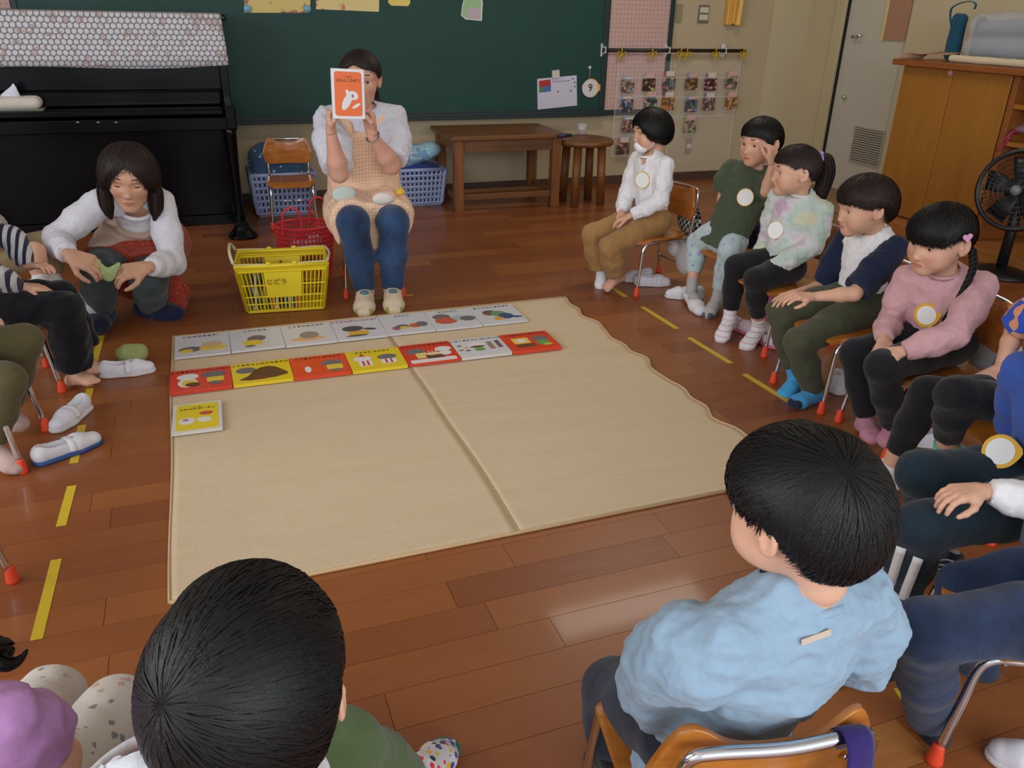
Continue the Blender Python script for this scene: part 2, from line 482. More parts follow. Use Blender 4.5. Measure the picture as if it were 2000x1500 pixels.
def cap_radius(d, st):
    """hair surface distance from the cranium origin in direction d (n,3)"""
    el = np.degrees(np.arcsin(np.clip(d[:, 2], -1, 1))); az = np.degrees(np.arctan2(d[:, 0], d[:, 1]))
    ez = np.where(d[:, 2] > 0, .086, .105)
    r = 1/np.sqrt((d[:, 0]/.077)**2+(d[:, 1]/.094)**2+(d[:, 2]/ez)**2)
    aa = np.abs(az)
    edge = np.interp(aa, st['az'], st['edge'])+2.2*np.sin(az*.9+st.get('ph', 0))*np.sin(az*.37)
    if 'part' in st:        # forehead shows around a parting
        edge = edge+st['part'][1]*np.exp(-((az-st['part'][0])/18)**2)
    m = sstep((el-edge)/st.get('w', 5)+.5)
    th = np.interp(aa, st['az'], st['th'])*(1+.0*el)
    th = th*(1+.35*sstep((25-el)/60)*st.get('flare', 0))*(st.get('rim', .42)+(1-st.get('rim', .42))*sstep((el-edge)/26))
    # whorl dimple
    return r, m, th, el, az, edge
def whorl_frame(st):
    a, e = st.get('whorl', (172, 62)); a, e = rad(a), rad(e)
    W = np.array([math.cos(e)*math.sin(a), math.cos(e)*math.cos(a), math.sin(e)])
    A = unit(np.cross(W, [1, 0, .01])); B = np.cross(W, A)
    return W, A, B
STY = {
 'boy':   dict(az=[0, 35, 55, 72, 88, 108, 125, 180], edge=[17, 16, 6, -14, 6, -2, -32, -44], th=[.014, .014, .012, .008, .010, .011, .012, .011]),
 'bowl':  dict(az=[0, 35, 55, 72, 90, 112, 130, 180], edge=[7, 6, 0, -20, 2, -16, -40, -50], th=[.016, .016, .016, .013, .013, .014, .015, .014]),
 'short': dict(az=[0, 35, 55, 72, 88, 108, 125, 180], edge=[30, 26, 10, -6, 10, -4, -34, -46], th=[.010, .010, .009, .006, .008, .010, .011, .010]),
 'bob':   dict(az=[0, 22, 40, 60, 80, 120, 180], edge=[16, 14, -8, -38, -50, -56, -60], th=[.014, .016, .018, .022, .024, .022, .018], flare=.5),
 'tied':  dict(az=[0, 30, 50, 66, 84, 100, 125, 180], edge=[16, 18, 16, 4, 10, -4, -28, -34], th=[.008, .008, .007, .006, .006, .007, .008, .008]),
 'bangs': dict(az=[0, 30, 44, 56, 84, 100, 125, 180], edge=[2, 1, -2, 2, 8, -6, -26, -32], th=[.017, .017, .015, .008, .007, .007, .008, .008]),
 'woman': dict(az=[0, 14, 30, 60, 80, 120, 180], edge=[40, 26, 4, -48, -60, -66, -68], th=[.006, .010, .015, .022, .024, .022, .018], flare=.5),
 'tiedw': dict(az=[0, 30, 50, 66, 84, 100, 125, 180], edge=[24, 22, 16, -2, 8, -10, -36, -40], th=[.010, .010, .009, .008, .008, .008, .009, .009]),
}
def hair(root, Hc, R, hs, style, m, strands=900, seed=1, fat=1.0, extra=None, name='hair'):
    st = dict(STY[style]); st.update(extra or {})
    W, A, B = whorl_frame(st)
    nu, nv_ = 150, 90
    # grid around the whorl axis so that strands run along it
    ps = np.linspace(0, 2*np.pi, nu, endpoint=False); th = np.linspace(.003, np.pi-.02, nv_)
    PS, TH = np.meshgrid(ps, th)
    def dirs(ps, th): return (np.cos(th)[..., None]*W+np.sin(th)[..., None]*(np.cos(ps)[..., None]*A+np.sin(ps)[..., None]*B))
    D = dirs(PS, TH).reshape(-1, 3)
    r, mk, tk, el, az, ed = cap_radius(D, st)
    rr = r+mk*tk*fat-(1-mk)*.014
    lock = np.sin(PS.ravel()*34+3*np.sin(TH.ravel()*5))*.5+np.sin(PS.ravel()*61+1.3*np.sin(TH.ravel()*9))*.5
    rr += mk*.0012*lock*np.minimum(1, TH.ravel()/.5)
    V = D*rr[:, None]
    i, j = np.meshgrid(np.arange(nv_-1), np.arange(nu), indexing='ij')
    F = np.stack([i*nu+j, (i+1)*nu+j, (i+1)*nu+(j+1) % nu, i*nu+(j+1) % nu], -1).reshape(-1, 4)
    flow = np.stack([np.cos(PS.ravel())*26, np.sin(PS.ravel())*26, TH.ravel()*1.2], 1)
    keep = (mk[F].max(1) > .02); F = F[keep]
    # strands
    g = np.random.RandomState(seed); ns = strands
    psi = g.rand(ns)*2*np.pi
    tt = np.linspace(.05, 2.7, 60)
    DD = dirs(np.repeat(psi[:, None], 60, 1), np.repeat(tt[None], ns, 0)).reshape(-1, 3)
    _, mm, _, _, _, _ = cap_radius(DD, st); mm = mm.reshape(ns, 60)
    endi = np.argmax(mm < .5, axis=1); endi = np.where(mm.min(1) > .5, 59, endi)
    tend = tt[endi]
    t0 = .03+(tend-.03)*g.rand(ns)**.7*.85
    t1 = np.minimum(tend+g.rand(ns)*.05-.02, t0+.45+.8*g.rand(ns))
    K = 8; u = np.linspace(0, 1, K)[None]
    T = t0[:, None]+(t1-t0)[:, None]*u
    P = psi[:, None]+(g.randn(ns)*.10)[:, None]*u*1.2+.03*np.sin(u*6+g.rand(ns)[:, None]*6)
    D2 = dirs(P, T); q = D2.reshape(-1, 3)
    r, mk2, tk, _, _, _ = cap_radius(q, st)
    lift = (g.rand(ns)[:, None]*.0022+.0004)*np.sin(np.pi*np.clip(u*.9+.1, 0, 1))+.0003*0*u
    rad_ = (r+tk*fat*np.maximum(mk2, .72)).reshape(ns, K)+lift
    X = D2*rad_[..., None]
    side = np.cross(D2, np.gradient(X, axis=1)); side /= np.linalg.norm(side, axis=2)[..., None]+1e-9
    wd = (.0011*(.6+.8*g.rand(ns)))[:, None]*np.sqrt(np.clip(1-u**3, .02, 1))*np.clip(u*5+.15, 0, 1)
    SV = np.stack([X-side*wd[..., None], X+side*wd[..., None]], 2).reshape(-1, 3)
    a = np.arange(ns)[:, None]*(2*K)+2*np.arange(K-1)[None]
    SF = np.stack([a, a+1, a+3, a+2], -1).reshape(-1, 4)
    sflow = np.repeat(np.stack([np.cos(P)*26+g.rand(ns)[:, None]*3, np.sin(P)*26, T*1.2], -1).reshape(-1, 3), 2, 0)
    VV = np.concatenate([V, SV]); FF = np.concatenate([F, SF+len(V)]); FL = np.concatenate([flow, sflow])
    if style in ('woman', 'bob'): pass
    Wd = np.array(Hc)+hs*(VV@R.T)
    return fastmesh(name, Wd, FF, m, root, attrs={'flow': ('FLOAT_VECTOR', FL)})
def tail(root, P, radii, m, name='ponytail', n=60, seed=3, braid=False, wisps=.3):
    """a bundle of hair along a guide"""
    P = spline(P, 6); k = len(P); rr = np.interp(np.linspace(0, 1, k), np.linspace(0, 1, len(radii)), radii)
    g = np.random.RandomState(seed); V = []; F = []; FL = []
    b = MB()
    if braid:
        for ph in range(3):
            Q = []
            for i in range(k*3):
                t = i/(k*3-1); p = np.array([np.interp(t, np.linspace(0, 1, k), P[:, c]) for c in range(3)]); r = np.interp(t, np.linspace(0, 1, k), rr)
                a = t*26+ph*2.094
                Q.append(p+np.array([math.sin(a)*r*.7, math.cos(a)*r*.3, math.sin(2*a)*r*.35]))
            b.tube(Q, [np.interp(i/(k*3-1), np.linspace(0, 1, k), rr)*.62 for i in range(k*3)], 8)
    else:
        b.tube(P, rr*.9, 14)
        for i in range(n):
            a = g.rand()*6.283; q = g.rand()*.25+.86; a2 = a+g.randn()*wisps
            L = int(k*(.75+.25*g.rand())); Q = []
            for j in range(L):
                t = j/(k-1); tn = unit(P[min(j+1, k-1)]-P[max(j-1, 0)]); u = unit(np.cross(tn, [.3, .9, .1])); v = np.cross(tn, u)
                an = a+(a2-a)*t; Q.append(P[j]+rr[j]*q*(math.cos(an)*u+math.sin(an)*v))
            b.tube(Q, [.0022*(1-.7*(j/L)**2) for j in range(L)], 4)
    o = b.build(name, m, root, smooth=True, world=True)
    return o
def eyes(root, Hc, R, hs, brow=True, look=(0, 0), lid=True, dark=None):
    white = mat('eye_white', srgb(205, 196, 190), .25); iris = mat('dark_iris', srgb(22, 12, 9), .12)
    dk = dark or mat('brow_hair', srgb(34, 24, 22), .7)
    for sx in (-1, 1):
        if lid:
            b = MB(); n, m = 16, 12
            c = np.array([sx*.0295, .0633, -.0138]); r = .0129
            gz = unit([look[0]-sx*.02, 1, look[1]])
            b.ball((0, 0, 0), r, n, m)
            V = np.array(b.v); cen = np.array([V[list(f)].mean(0) for f in b.f]); cen /= np.linalg.norm(cen, axis=1)[:, None]
            V = V@np.stack([unit(np.cross(gz, [0, 0, 1])), unit(np.cross(np.cross(gz, [0, 0, 1]), gz)), gz]) if 0 else V
            b.m = [1 if (q@gz) > .87 else 0 for q in cen]
            b.v = [tuple(p) for p in (np.array(Hc)+hs*((V+c)@R.T))]
            b.build('eye', [white, iris], root, smooth=True, world=True)
        b = MB()   # lash line
        Q = [(sx*(.0298+.0125*math.cos(t)), .0772+(0 if lid else .0019)-.006*math.cos(t)**2, -.0138+(.0050*math.sin(t) if lid else -.0030*math.sin(t))) for t in np.linspace(.15, math.pi-.15, 9)]
        b.tube([np.array(Hc)+hs*(R@np.array(q)) for q in Q], [hs*x*(1 if lid else 1.7) for x in (.0004, .0009, .0011, .0012, .0012, .0012, .0011, .0009, .0004)], 6)
        b.build('eyelash', dk, root, smooth=True, world=True)
        if brow:
            b = MB(); Q = []
            for t in np.linspace(-1, 1, 7):
                x = .030+.016*t; Q.append((sx*x, .0868-.010*(t*.5+.5)**2*1.25, .0125+.002*(1-t*t)))
            b.tube([np.array(Hc)+hs*(R@np.array(q)) for q in Q], [hs*x for x in (.0012, .0020, .0024, .0024, .0022, .0016, .0006)], 6)
            b.build('eyebrow', dk, root, smooth=True, world=True)
def hand_sdf(g, w, d, n, side, hl, curl=.5, spread=.10, thumb=.5, fl=(1, 1, 1, 1)):
    """side +1: the thumb lies towards cross(d, n)"""
    d = unit(d); n = unit(np.array(n)-d*(np.array(n)@d)); l = np.cross(d, n)*side; w = np.array(w, float)
    c = g.chain(k=.10*hl*.5, join=.006)
    kn = []
    for i in range(4):
        x = .17-.115*i
        kp = w+d*hl*(.50-.02*abs(i-1))+l*x*hl; kn.append(kp)
        c.cone(w+d*.04*hl+l*x*.55*hl, kp, .105*hl, .085*hl)
    c.cone(w+d*.08*hl+l*.08*hl, w+d*.26*hl+l*.20*hl+n*.05*hl, .09*hl, .10*hl)
    L = [.40, .45, .42, .33]
    for i in range(4):
        f = g.chain(k=.002, join=.003)
        cu = curl[i] if hasattr(curl, '__len__') else curl
        dd = unit(d+l*spread*(1.2-.8*i)); p = kn[i]; ang = 0; rr = [.062*hl, .056*hl, .050*hl, .043*hl]
        for j, (q, b) in enumerate(zip((.45, .31, .24), (.75, 1.1, .7))):
            ang += b*cu; v = dd*math.cos(ang)+n*math.sin(ang); p2 = p+v*L[i]*hl*q*fl[i]
            f.cone(p, p2, rr[j], rr[j+1]); p = p2
    f = g.chain(k=.004, join=.005)
    p = w+d*.20*hl+l*.19*hl+n*.04*hl; v = unit(d*.75+l*.65+n*(.15+.5*thumb))
    p2 = p+v*.22*hl; f.cone(p, p2, .075*hl, .062*hl)
    v = unit(d*.95+l*(.35-.5*thumb)+n*(.25+.6*thumb)); p3 = p2+v*.17*hl; f.cone(p2, p3, .062*hl, .056*hl)
    v = unit(d*1.0+l*(.15-.6*thumb)+n*(.2+.6*thumb)); p4 = p3+v*.13*hl; f.cone(p3, p4, .056*hl, .046*hl)
def foot_pts(ank, toe, s):
    ank = np.array(ank, float); toe = np.array(toe, float)
    return ank, toe
def foot_chain(c, ank, toe, s, e=0.0, toes=False, up=None):
    """ank: ankle joint, toe: tip of the foot; e inflates"""
    ank = np.array(ank, float); toe = np.array(toe, float); f = unit(toe-ank)
    side = unit(np.cross(f, [0, 0, 1])) if abs(f[2]) < .95 else unit(np.cross(f, [1, 0, 0])); up = np.cross(side, f)
    if up[2] < 0: up = -up
    L = np.linalg.norm(toe-ank)
    heel = ank-f*.026*s-np.array(up)*.030*s
    ball = ank+f*(L*.68)-up*.004*s
    c.cone(ank, heel, .021*s+e, .021*s+e); c.cone(heel, ball, .019*s+e, .017*s+e); c.cone(ank, ball, .022*s+e, .018*s+e)
    for q in (-1, 0, 1):
        c.cone(ank+f*.3*L+side*q*.006*s, ball+side*q*.014*s, .017*s+e, .014*s+e)
        if not toes: c.cone(ball+side*q*.014*s, toe-f*.010*s+side*q*.011*s-up*.003*s, .014*s+e, .010*s+e)
    if toes:
        for i in range(5):
            q = (i-2)*.0095*s
            c.cone(ball+side*q*1.05, toe+side*q*1.1-f*abs(i-1)*.004*s-up*.004*s, .0095*s, .0062*s if i else .008*s, k=.0025)
class Person:
    def __init__(s, name_label, base, sc=1.0, skin=(214, 165, 138), adult=False):
        s.sc = sc; s.root = thing('person', name_label, 'person', base); s.adult = adult; s.surf = []
        s.skin = skin_mat('skin_%d_%d_%d' % skin, skin); s.J = {}
    def pose(s, pel, nek, fwd, arms, legs, head=None, shw=None, hipw=None, shup=0.0):
        sc = s.sc; J = s.J; J['pel'] = np.array(pel, float); J['nek'] = np.array(nek, float)
        f = unit(fwd); up = unit(J['nek']-J['pel']); f = unit(f-up*(f@up)*.8); r = unit(np.cross(f, up))
        J['f'] = f; J['r'] = r; J['up'] = up
        shw = shw or .108*sc; hipw = hipw or .050*sc
        J['sh'] = [a.get('s') if a.get('s') is not None else J['nek']+r*sg*shw-up*(.030*sc-shup) for a, sg in zip(arms, (1, -1))]
        J['hip'] = [J['pel']+r*sg*hipw for sg in (1, -1)]
        J['arms'] = arms; J['legs'] = legs; J['head'] = head
        return s
    def body(s, cell=.0055, feet=(True, True), toes=(False, False), hands=(True, True), hl=None, fat=1.0, kind=None, arms=(True, True), headskin=True):
        J, sc = s.J, s.sc; g = SDF(); f, r, up = J['f'], J['r'], J['up']; hl = hl or .112*sc
        t = g.chain(k=.03*sc)
        q = .68
        t.cone(J['pel']+up*.02*sc, J['pel']+up*.09*sc, .074*sc*fat, .070*sc*fat, q, f)
        t.cone(J['pel']+up*.09*sc, J['nek']-up*.085*sc, .070*sc*fat, .080*sc*fat, q, f)
        t.cone(J['nek']-up*.085*sc, J['nek']-up*.04*sc, .080*sc*fat, .060*sc*fat, q, f)
        t.cone(J['sh'][0]-r*.02*sc, J['sh'][1]+r*.02*sc, .030*sc, .030*sc)
        if J['head']:
            Hc, hf, roll, hs = J['head']; R = headmat(hf, roll); nb = Hc+hs*(R@np.array([0, -.026, -.09]))
            t.cone(J['nek']-up*.02*sc, nb, .032*sc, .031*hs*(1.15 if s.adult else 1.0), k=.02)
        for i in (0, 1):
            a = J['arms'][i]; sh = J['sh'][i]
            if arms[i]:
                e, w_ = np.array(a['e']), np.array(a['w'])
                c = g.chain(k=.015*sc, join=.015*sc)
                c.poly([sh, sh+(e-sh)*.45, e], [.030*sc*fat, .028*sc*fat, .0235*sc*fat])
                c.poly([e, e+(w_-e)*.3, w_], [.0235*sc*fat, .0235*sc*fat, .0155*sc])
            l = J['legs'][i]
            if l:
                k_, an = np.array(l['k']), np.array(l['a']); c = g.chain(k=.02*sc, join=.015*sc)
                c.poly([J['hip'][i], J['hip'][i]+(k_-J['hip'][i])*.5, k_], [.052*sc*fat, .046*sc*fat, .036*sc])
                c.poly([k_, k_+(an-k_)*.35, an], [.035*sc, .034*sc, .021*sc])
                if feet[i] and 't' in l: foot_chain(g.chain(k=.012*sc, join=.008), an, l['t'], sc, toes=toes[i])
        parts = [g.mesh(cell*sc if sc > 1.3 else cell)]
        hg = SDF(); any_ = False
        for i in (0, 1):
            a = J['arms'][i]
            if hands[i] and arms[i]:
                e, w_ = np.array(a['e']), np.array(a['w']); d = np.array(a['d']) if 'd' in a else unit(w_-e)
                hg.chain(k=.006, join=.006).cone(w_-unit(w_-e)*.02*sc, w_+unit(d)*.012*sc, .0150*sc, .0150*sc)
                side = a.get('side', 1 if i == 1 else -1)
                hand_sdf(hg, w_+unit(d)*.004*sc, d, a.get('n', (0, 0, -1)), side, hl, a.get('c', .35), a.get('sp', .10), a.get('th', .4), a.get('fl', (1, 1, 1, 1)))
                any_ = True
        if any_: parts.append(hg.mesh(.0026 if not s.adult else .0032))
        parts = [(relax(V, F, 1, .3), F) for V, F in parts]
        bl = [np.zeros(len(p[0]), np.float32) for p in parts]
        if J['head'] and headskin:
            V, F, b = head_template(kind or ('adult' if s.adult else 'kid')); Hc, hf, roll, hs = J['head']; R = headmat(hf, roll)
            parts.append((np.array(Hc, np.float32)+(hs*(V@R.T)).astype(np.float32), F)); bl.append(b)
        V, F = join(parts)
        fastmesh('body', V, F, s.skin, s.root, attrs={'blush': ('FLOAT', np.concatenate(bl))})
        return s
    def top(s, m, sleeve=(1.0, 1.0), e=.013, hem=-.02, loose=1.0, cell=.0062, wr=.004, ring=True, neck=.045, seed=0, name='shirt', puff=0, cuff=.008, bell=0.0, neckdrop=0.0, vneck=0.0, extra=None, freq=62, belly=0.0, torso=True):
        J, sc = s.J, s.sc; g = SDF(); f, r, up = J['f'], J['r'], J['up']; q = .72
        E = e*sc
        if torso:
            c = g.chain(k=.03*sc, cuts=[(J['pel']+up*hem*sc, -up)])
            c.cone(J['pel']+up*(hem-.03)*sc, J['pel']+up*.09*sc, .080*sc*loose+E+bell*sc, .075*sc*loose+E, q, f)
            c.cone(J['pel']+up*.09*sc, J['nek']-up*.085*sc, .075*sc*loose+E, .082*sc*loose+E, q, f)
            c.cone(J['nek']-up*.085*sc, J['nek']-up*.03*sc, .082*sc*loose+E, .062*sc+E, q, f)
            c.cone(J['sh'][0]-r*.025*sc, J['sh'][1]+r*.025*sc, .030*sc+E, .030*sc+E)
        if belly: c.ell(J['pel']+up*.10*sc+f*.03*sc, (.085*sc+E, .085*sc+E, .09*sc))
        for i in (0, 1):
            L = sleeve[i]
            if L <= 0: continue
            a = J['arms'][i]; sh = J['sh'][i]; el, w_ = np.array(a['e']), np.array(a['w'])
            if L > .55:
                tt = (L-.5)*2; cu = el+(w_-el)*tt; dn = unit(w_-el)
                c = g.chain(k=.015*sc, join=.007*sc, cuts=[(cu, dn)])
                c.poly([sh, sh+(el-sh)*.5, el], [.031*sc+E, .030*sc+E*1.1+puff*sc, .026*sc+E*1.1])
                c.poly([el, el+(cu-el)*.5, cu+dn*.02*sc], [.026*sc+E*1.1, .025*sc+E+puff*sc, .018*sc+cuff*sc])
            else:
                cu = sh+(el-sh)*L*2; dn = unit(el-sh)
                c = g.chain(k=.015*sc, join=.007*sc, cuts=[(cu, dn)])
                c.poly([sh, sh+(cu-sh)*.5, cu+dn*.02*sc], [.031*sc+E, .031*sc+E*1.3+puff*sc, .029*sc+E*1.4+cuff*sc*.5])
        if extra: extra(g, J)
        subs = []
        if neck:
            nc = J['nek']+up*(.012-neckdrop)*sc+f*.012*sc
            subs.append(prim(c=nc, r=(neck*sc, neck*sc, .030*sc), R=np.stack([r, f, up], 1), k=.006))
            if vneck: subs.append(prim(c=nc+f*.035*sc-up*vneck*.5*sc, r=(neck*.45*sc, .05*sc, vneck*sc), R=np.stack([r, f, up], 1), k=.006))
        V, F = g.mesh(cell*(sc if sc > 1.3 else 1), subs)
        V = relax(V, F, 3, .5)
        V = wrinkle(V, F, wr*.62*sc, freq/sc, seed); V = wrinkle(V, F, wr*.30*sc, freq*2.1/sc, seed+9)
        o = fastmesh(name, V, F, m, s.root); s.surf.append((V, F))
        if neck and ring and torso:
            b = MB(); q0 = J['nek']+up*(.016-neckdrop)*sc+f*.012*sc
            b.tube([q0+neck*sc*(math.cos(a)*r*.97+math.sin(a)*f*.97)+up*(-.012*math.sin(a)-.004*abs(math.cos(a)))*sc for a in np.linspace(0, 2*math.pi, 33)[:-1]], .0060*sc, 8, closed=True, flat=1.0)
            b.build('collar', m, o, smooth=True).data.transform(Matrix.Translation(-s.root.location))
        return o
    def pants(s, m, length=(1.0, 1.0), e=.010, cell=.0065, wr=.003, seed=5, name='trousers', waist=.07, flare=0.0, knees=None, hipfat=1.0):
        J, sc = s.J, s.sc; g = SDF(); f, r, up = J['f'], J['r'], J['up']; E = e*sc
        c = g.chain(k=.03*sc)
        c.cone(J['pel'], J['pel']+up*waist*sc, .080*sc*hipfat+E, .072*sc*hipfat+E, .75, f)
        for i in (0, 1):
            l = J['legs'][i]
            if not l: continue
            k_, an = np.array(l['k']), np.array(l['a']); h = J['hip'][i]; L = length[i]
            if L > .5:
                cu = k_+(an-k_)*(L-.5)*2; dn = unit(an-k_)
                c = g.chain(k=.02*sc, join=.02*sc, cuts=[(cu, dn)])
                c.poly([h, h+(k_-h)*.5, k_], [.056*sc*hipfat+E, .050*sc*hipfat+E, .040*sc+E])
                c.poly([k_, k_+(cu-k_)*.5, cu+dn*.02*sc], [.040*sc+E, .037*sc+E+flare*.5*sc, .028*sc+E+flare*sc])
            else:
                cu = h+(k_-h)*L*2; dn = unit(k_-h)
                c = g.chain(k=.02*sc, join=.02*sc, cuts=[(cu, dn)])
                c.poly([h, h+(cu-h)*.5, cu+dn*.02*sc], [.056*sc+E, .052*sc+E*1.3, .048*sc+E*1.8+flare*sc])
        V, F = g.mesh(cell*(sc if sc > 1.3 else 1))
        V = relax(V, F, 3, .5)
        V = wrinkle(V, F, wr*.6*sc, 50/sc, seed); V = wrinkle(V, F, wr*.12*sc, 110/sc, seed+3); s.surf.append((V, F))
        return fastmesh(name, V, F, m, s.root)
    def sock(s, i, m, h=.05, e=.0035, name='sock', label=None):
        J, sc = s.J, s.sc; l = J['legs'][i]; k_, an = np.array(l['k']), np.array(l['a']); u = unit(k_-an); g = SDF()
        cu = an+u*h*sc
        c = g.chain(k=.014*sc)
        foot_chain(c, an, l['t'], sc, e*sc)
        c2 = g.chain(k=.01, join=.012*sc, cuts=[(cu, u)]); c2.cone(an, cu+u*.01, .023*sc+e*sc, .026*sc+e*sc)
        V, F = g.mesh(.0042)
        V = wrinkle(relax(V, F, 1, .3), F, .0008, 60, i)
        o = fastmesh(name, V, F, m, s.root)
        if label: o['label'] = label
        return o
    def hit(s, u, v):
        """where the line of sight through (u, v) meets the clothes"""
        from mathutils.bvhtree import BVHTree
        P, Nn = [], []
        d = CM.T@np.array([(u-1000)/FPX, (v-750)/FPX, 1.0]); best = None
        if not hasattr(s, 'bvh') or s.nb != len(s.surf): s.bvh = [BVHTree.FromPolygons(V.tolist(), F.tolist()) for V, F in s.surf]; s.nb = len(s.surf)
        for b in s.bvh:
            h = b.ray_cast(Vector(CAMP), Vector(d))
            if h[0] is not None and (best is None or h[3] < best[3]): best = h
        if best is None: return None
        n_ = Vector(best[1]); n_ = -n_ if n_.dot(Vector(d)) > 0 else n_
        return np.array(best[0]), np.array(n_)
    def seat_on(s, u, v, du=12):
        H = [h for h in (s.hit(u+a, v+b) for a, b in ((0, 0), (du, 0), (-du, 0), (0, du), (0, -du), (du*.7, du*.7), (-du*.7, -du*.7))) if h]
        n_ = unit(sum(h[1] for h in H)); c = H[0][0]
        off = max((h[0]-c)@n_ for h in H)
        return c+n_*(max(0, off)*.6+.002), n_
    def badge(s, u=0.0, w=-.10, size=.030, off=.012, rim=True, parent=None):
        """white name badge with a yellow rim on the chest"""
        J, sc = s.J, s.sc; p = J['nek']+J['up']*w*sc+J['r']*u*sc+J['f']*(.060+off)*sc
        return p
# ================================================================ the room
YW, XR = 5.98, 4.78
def struct(mb, name, m, **k): return tag(mb.build(name, m, **k), kind='structure')
Z3 = np.array([0, 0, 1.])
# --- floor: dark slab with planks let in
fl_base = struct(MB().box((-3.2, -1.0, -.10), (4.9, YW+.1, -.006)), 'floor', mat('floor_joint', srgb(74, 40, 22), .8))
mp = mat('floor_plank', (.3, .12, .05), .36, coat=.12); n = N(mp)
oi = n.n('ShaderNodeObjectInfo').outputs['Random']; ri = n.n('ShaderNodeNewGeometry').outputs['Random Per Island']
rnd = n.math('FRACT', n.math('ADD', n.math('MULTIPLY', oi, 7.31), n.math('MULTIPLY', ri, 3.77)))
cmb = n.n('ShaderNodeCombineXYZ'); n.l(n.math('MULTIPLY', rnd, 37.0), cmb.inputs[0]); n.l(n.math('MULTIPLY', rnd, 91.0), cmb.inputs[1])
va = n.n('ShaderNodeVectorMath', operation='ADD'); n.l(n.coord(), va.inputs[0]); n.l(cmb.outputs[0], va.inputs[1])
v = n.mapping(va.outputs[0], (1.6, 26, 10)); g1 = n.noise(v, 1.6, 4, .6); g2 = n.noise(v, 7, 3, .7)
tone = n.ramp(rnd, [(0, srgb(128, 68, 35)), (.25, srgb(150, 88, 43)), (.5, srgb(141, 80, 44)), (.75, srgb(160, 98, 48)), (.93, srgb(152, 88, 44)), (1, srgb(176, 116, 60))])
grain = n.math('ADD', n.math('MULTIPLY', g1, .65), n.math('MULTIPLY', g2, .35))
n.col(n.mix(n.math('MULTIPLY_ADD', grain, 1.6, -.45), n.mix(.42, tone, srgb(110, 58, 28)), tone))
n.l(n.math('MULTIPLY_ADD', grain, .22, .27), n.b.inputs['Roughness']); n.bump(g2, .05, .001)
PW = .1007; rs = random.Random(4); meshes = {}
stuff = MB()
row = -9; nplank = 0
while True:
    y = 2.463-PW*26+PW*row; row += 1
    if y > YW+.02: break
    x = -3.2-rs.random()*.5
    while x < XR:
        L = rs.choice((.45, .6, .75, .9)); y1 = min(y+PW, YW)
        # planks are parts where the photograph shows them large enough
        vis = y > .55 and y < 4.25 and x+L > -.75-.05*y and x < 1.35+.36*y
        if vis and nplank < 296:
            if L not in meshes: meshes[L] = MB().box((.0006, .0006, -.006), (L-.0006, PW-.0006, 0)).build('plank', mp, fl_base, bevel=0); o = meshes[L]
            else: o = meshes[L].copy(); C.objects.link(o)
            o.location = (x, y, 0); nplank += 1
        elif y1-y > .01: stuff.box((x+.0006, y+.0006, -.006), (min(x+L, XR)-.0006, y1-.0006, 0))
        x += L
b = MB()
k = 0
while True:
    y = 2.463-PW*24+PW*3*k; k += 1
    if y > YW: break
    b.box((-3.2, y-.0013, -.006), (XR, y+.0013, -.0012))
tag(b.build('pale_joint', mat('joint_pale', srgb(160, 112, 74), .6), fl_base), kind='stuff')
tag(stuff.build('far_planks', mp, fl_base), kind='stuff')
# --- walls
def plaster(name, rgb, s=.06):
    m = mat(name, srgb(*rgb), .85, spec=.25); n = N(m); o = n.coord(); c = srgb(*rgb)
    n.col(n.mix(n.noise(o, 2.2, 3), tuple(x*(1-s) for x in c), tuple(x*(1+s) for x in c))); n.bump(n.noise(o, 120, 3), .12, .003); return m
mw = plaster('cream_wall', (178, 162, 132)); mw2 = plaster('cream_wall_side', (188, 174, 142)); md = plaster('pale_door', (188, 182, 166), .03)
struct(MB().box((-3.2, YW, 0), (5.0, YW+.12, 2.9)), 'wall_back', mw)
struct(MB().box((4.43, YW-.05, 0), (XR, YW, 2.9)), 'trim_1', mw2)
w_r = MB().box((XR, 5.60, 0), (XR+.12, YW, 2.9)).box((XR, -1.0, 0), (XR+.12, 4.86, 2.9)).box((XR, 4.86, 2.1), (XR+.12, 5.60, 2.9))
struct(w_r, 'wall_right', mw2)
wl = MB().box((-3.3, -1.0, 0), (-3.2, YW, .9)).box((-3.3, -1.0, 2.3), (-3.2, YW, 2.9))
for y in (-1.0, 1.0, 3.0, 5.0): wl.box((-3.3, y, .9), (-3.2, y+.25 if y < 5 else YW, 2.3))
struct(wl, 'wall_left', mw2)
for i, y in enumerate((-.75, 1.25, 3.25)):
    f = MB(); y2 = y+1.75
    for a, b in (((-3.27, y, .9), (-3.23, y+.04, 2.3)), ((-3.27, y2-.04, .9), (-3.23, y2, 2.3)), ((-3.27, y, .9), (-3.23, y2, .94)), ((-3.27, y, 2.26), (-3.23, y2, 2.3)), ((-3.27, y+.85, .9), (-3.23, y+.90, 2.3))): f.box(a, b)
    struct(f, 'window_%d' % (i+1), mat('aluminium', (.6, .6, .6), .4, .8))
struct(MB().box((-3.3, -1.0, 2.9), (5.0, YW+.1, 3.0)), 'ceiling', mat('ceiling_white', srgb(214, 210, 200), .9))
mb_ = mat('dark_brown_skirting', srgb(74, 54, 40), .6)
struct(MB().box((-3.2, YW-.012, 0), (4.43, YW, .065)), 'baseboard_back', mb_, bevel=.002)
struct(MB().box((4.43, YW-.062, 0), (XR-.02, YW-.05, .065)), 'trim_2', mb_)
struct(MB().box((XR-.012, 5.60, 0), (XR, YW-.05, .065)), 'baseboard_right', mb_)
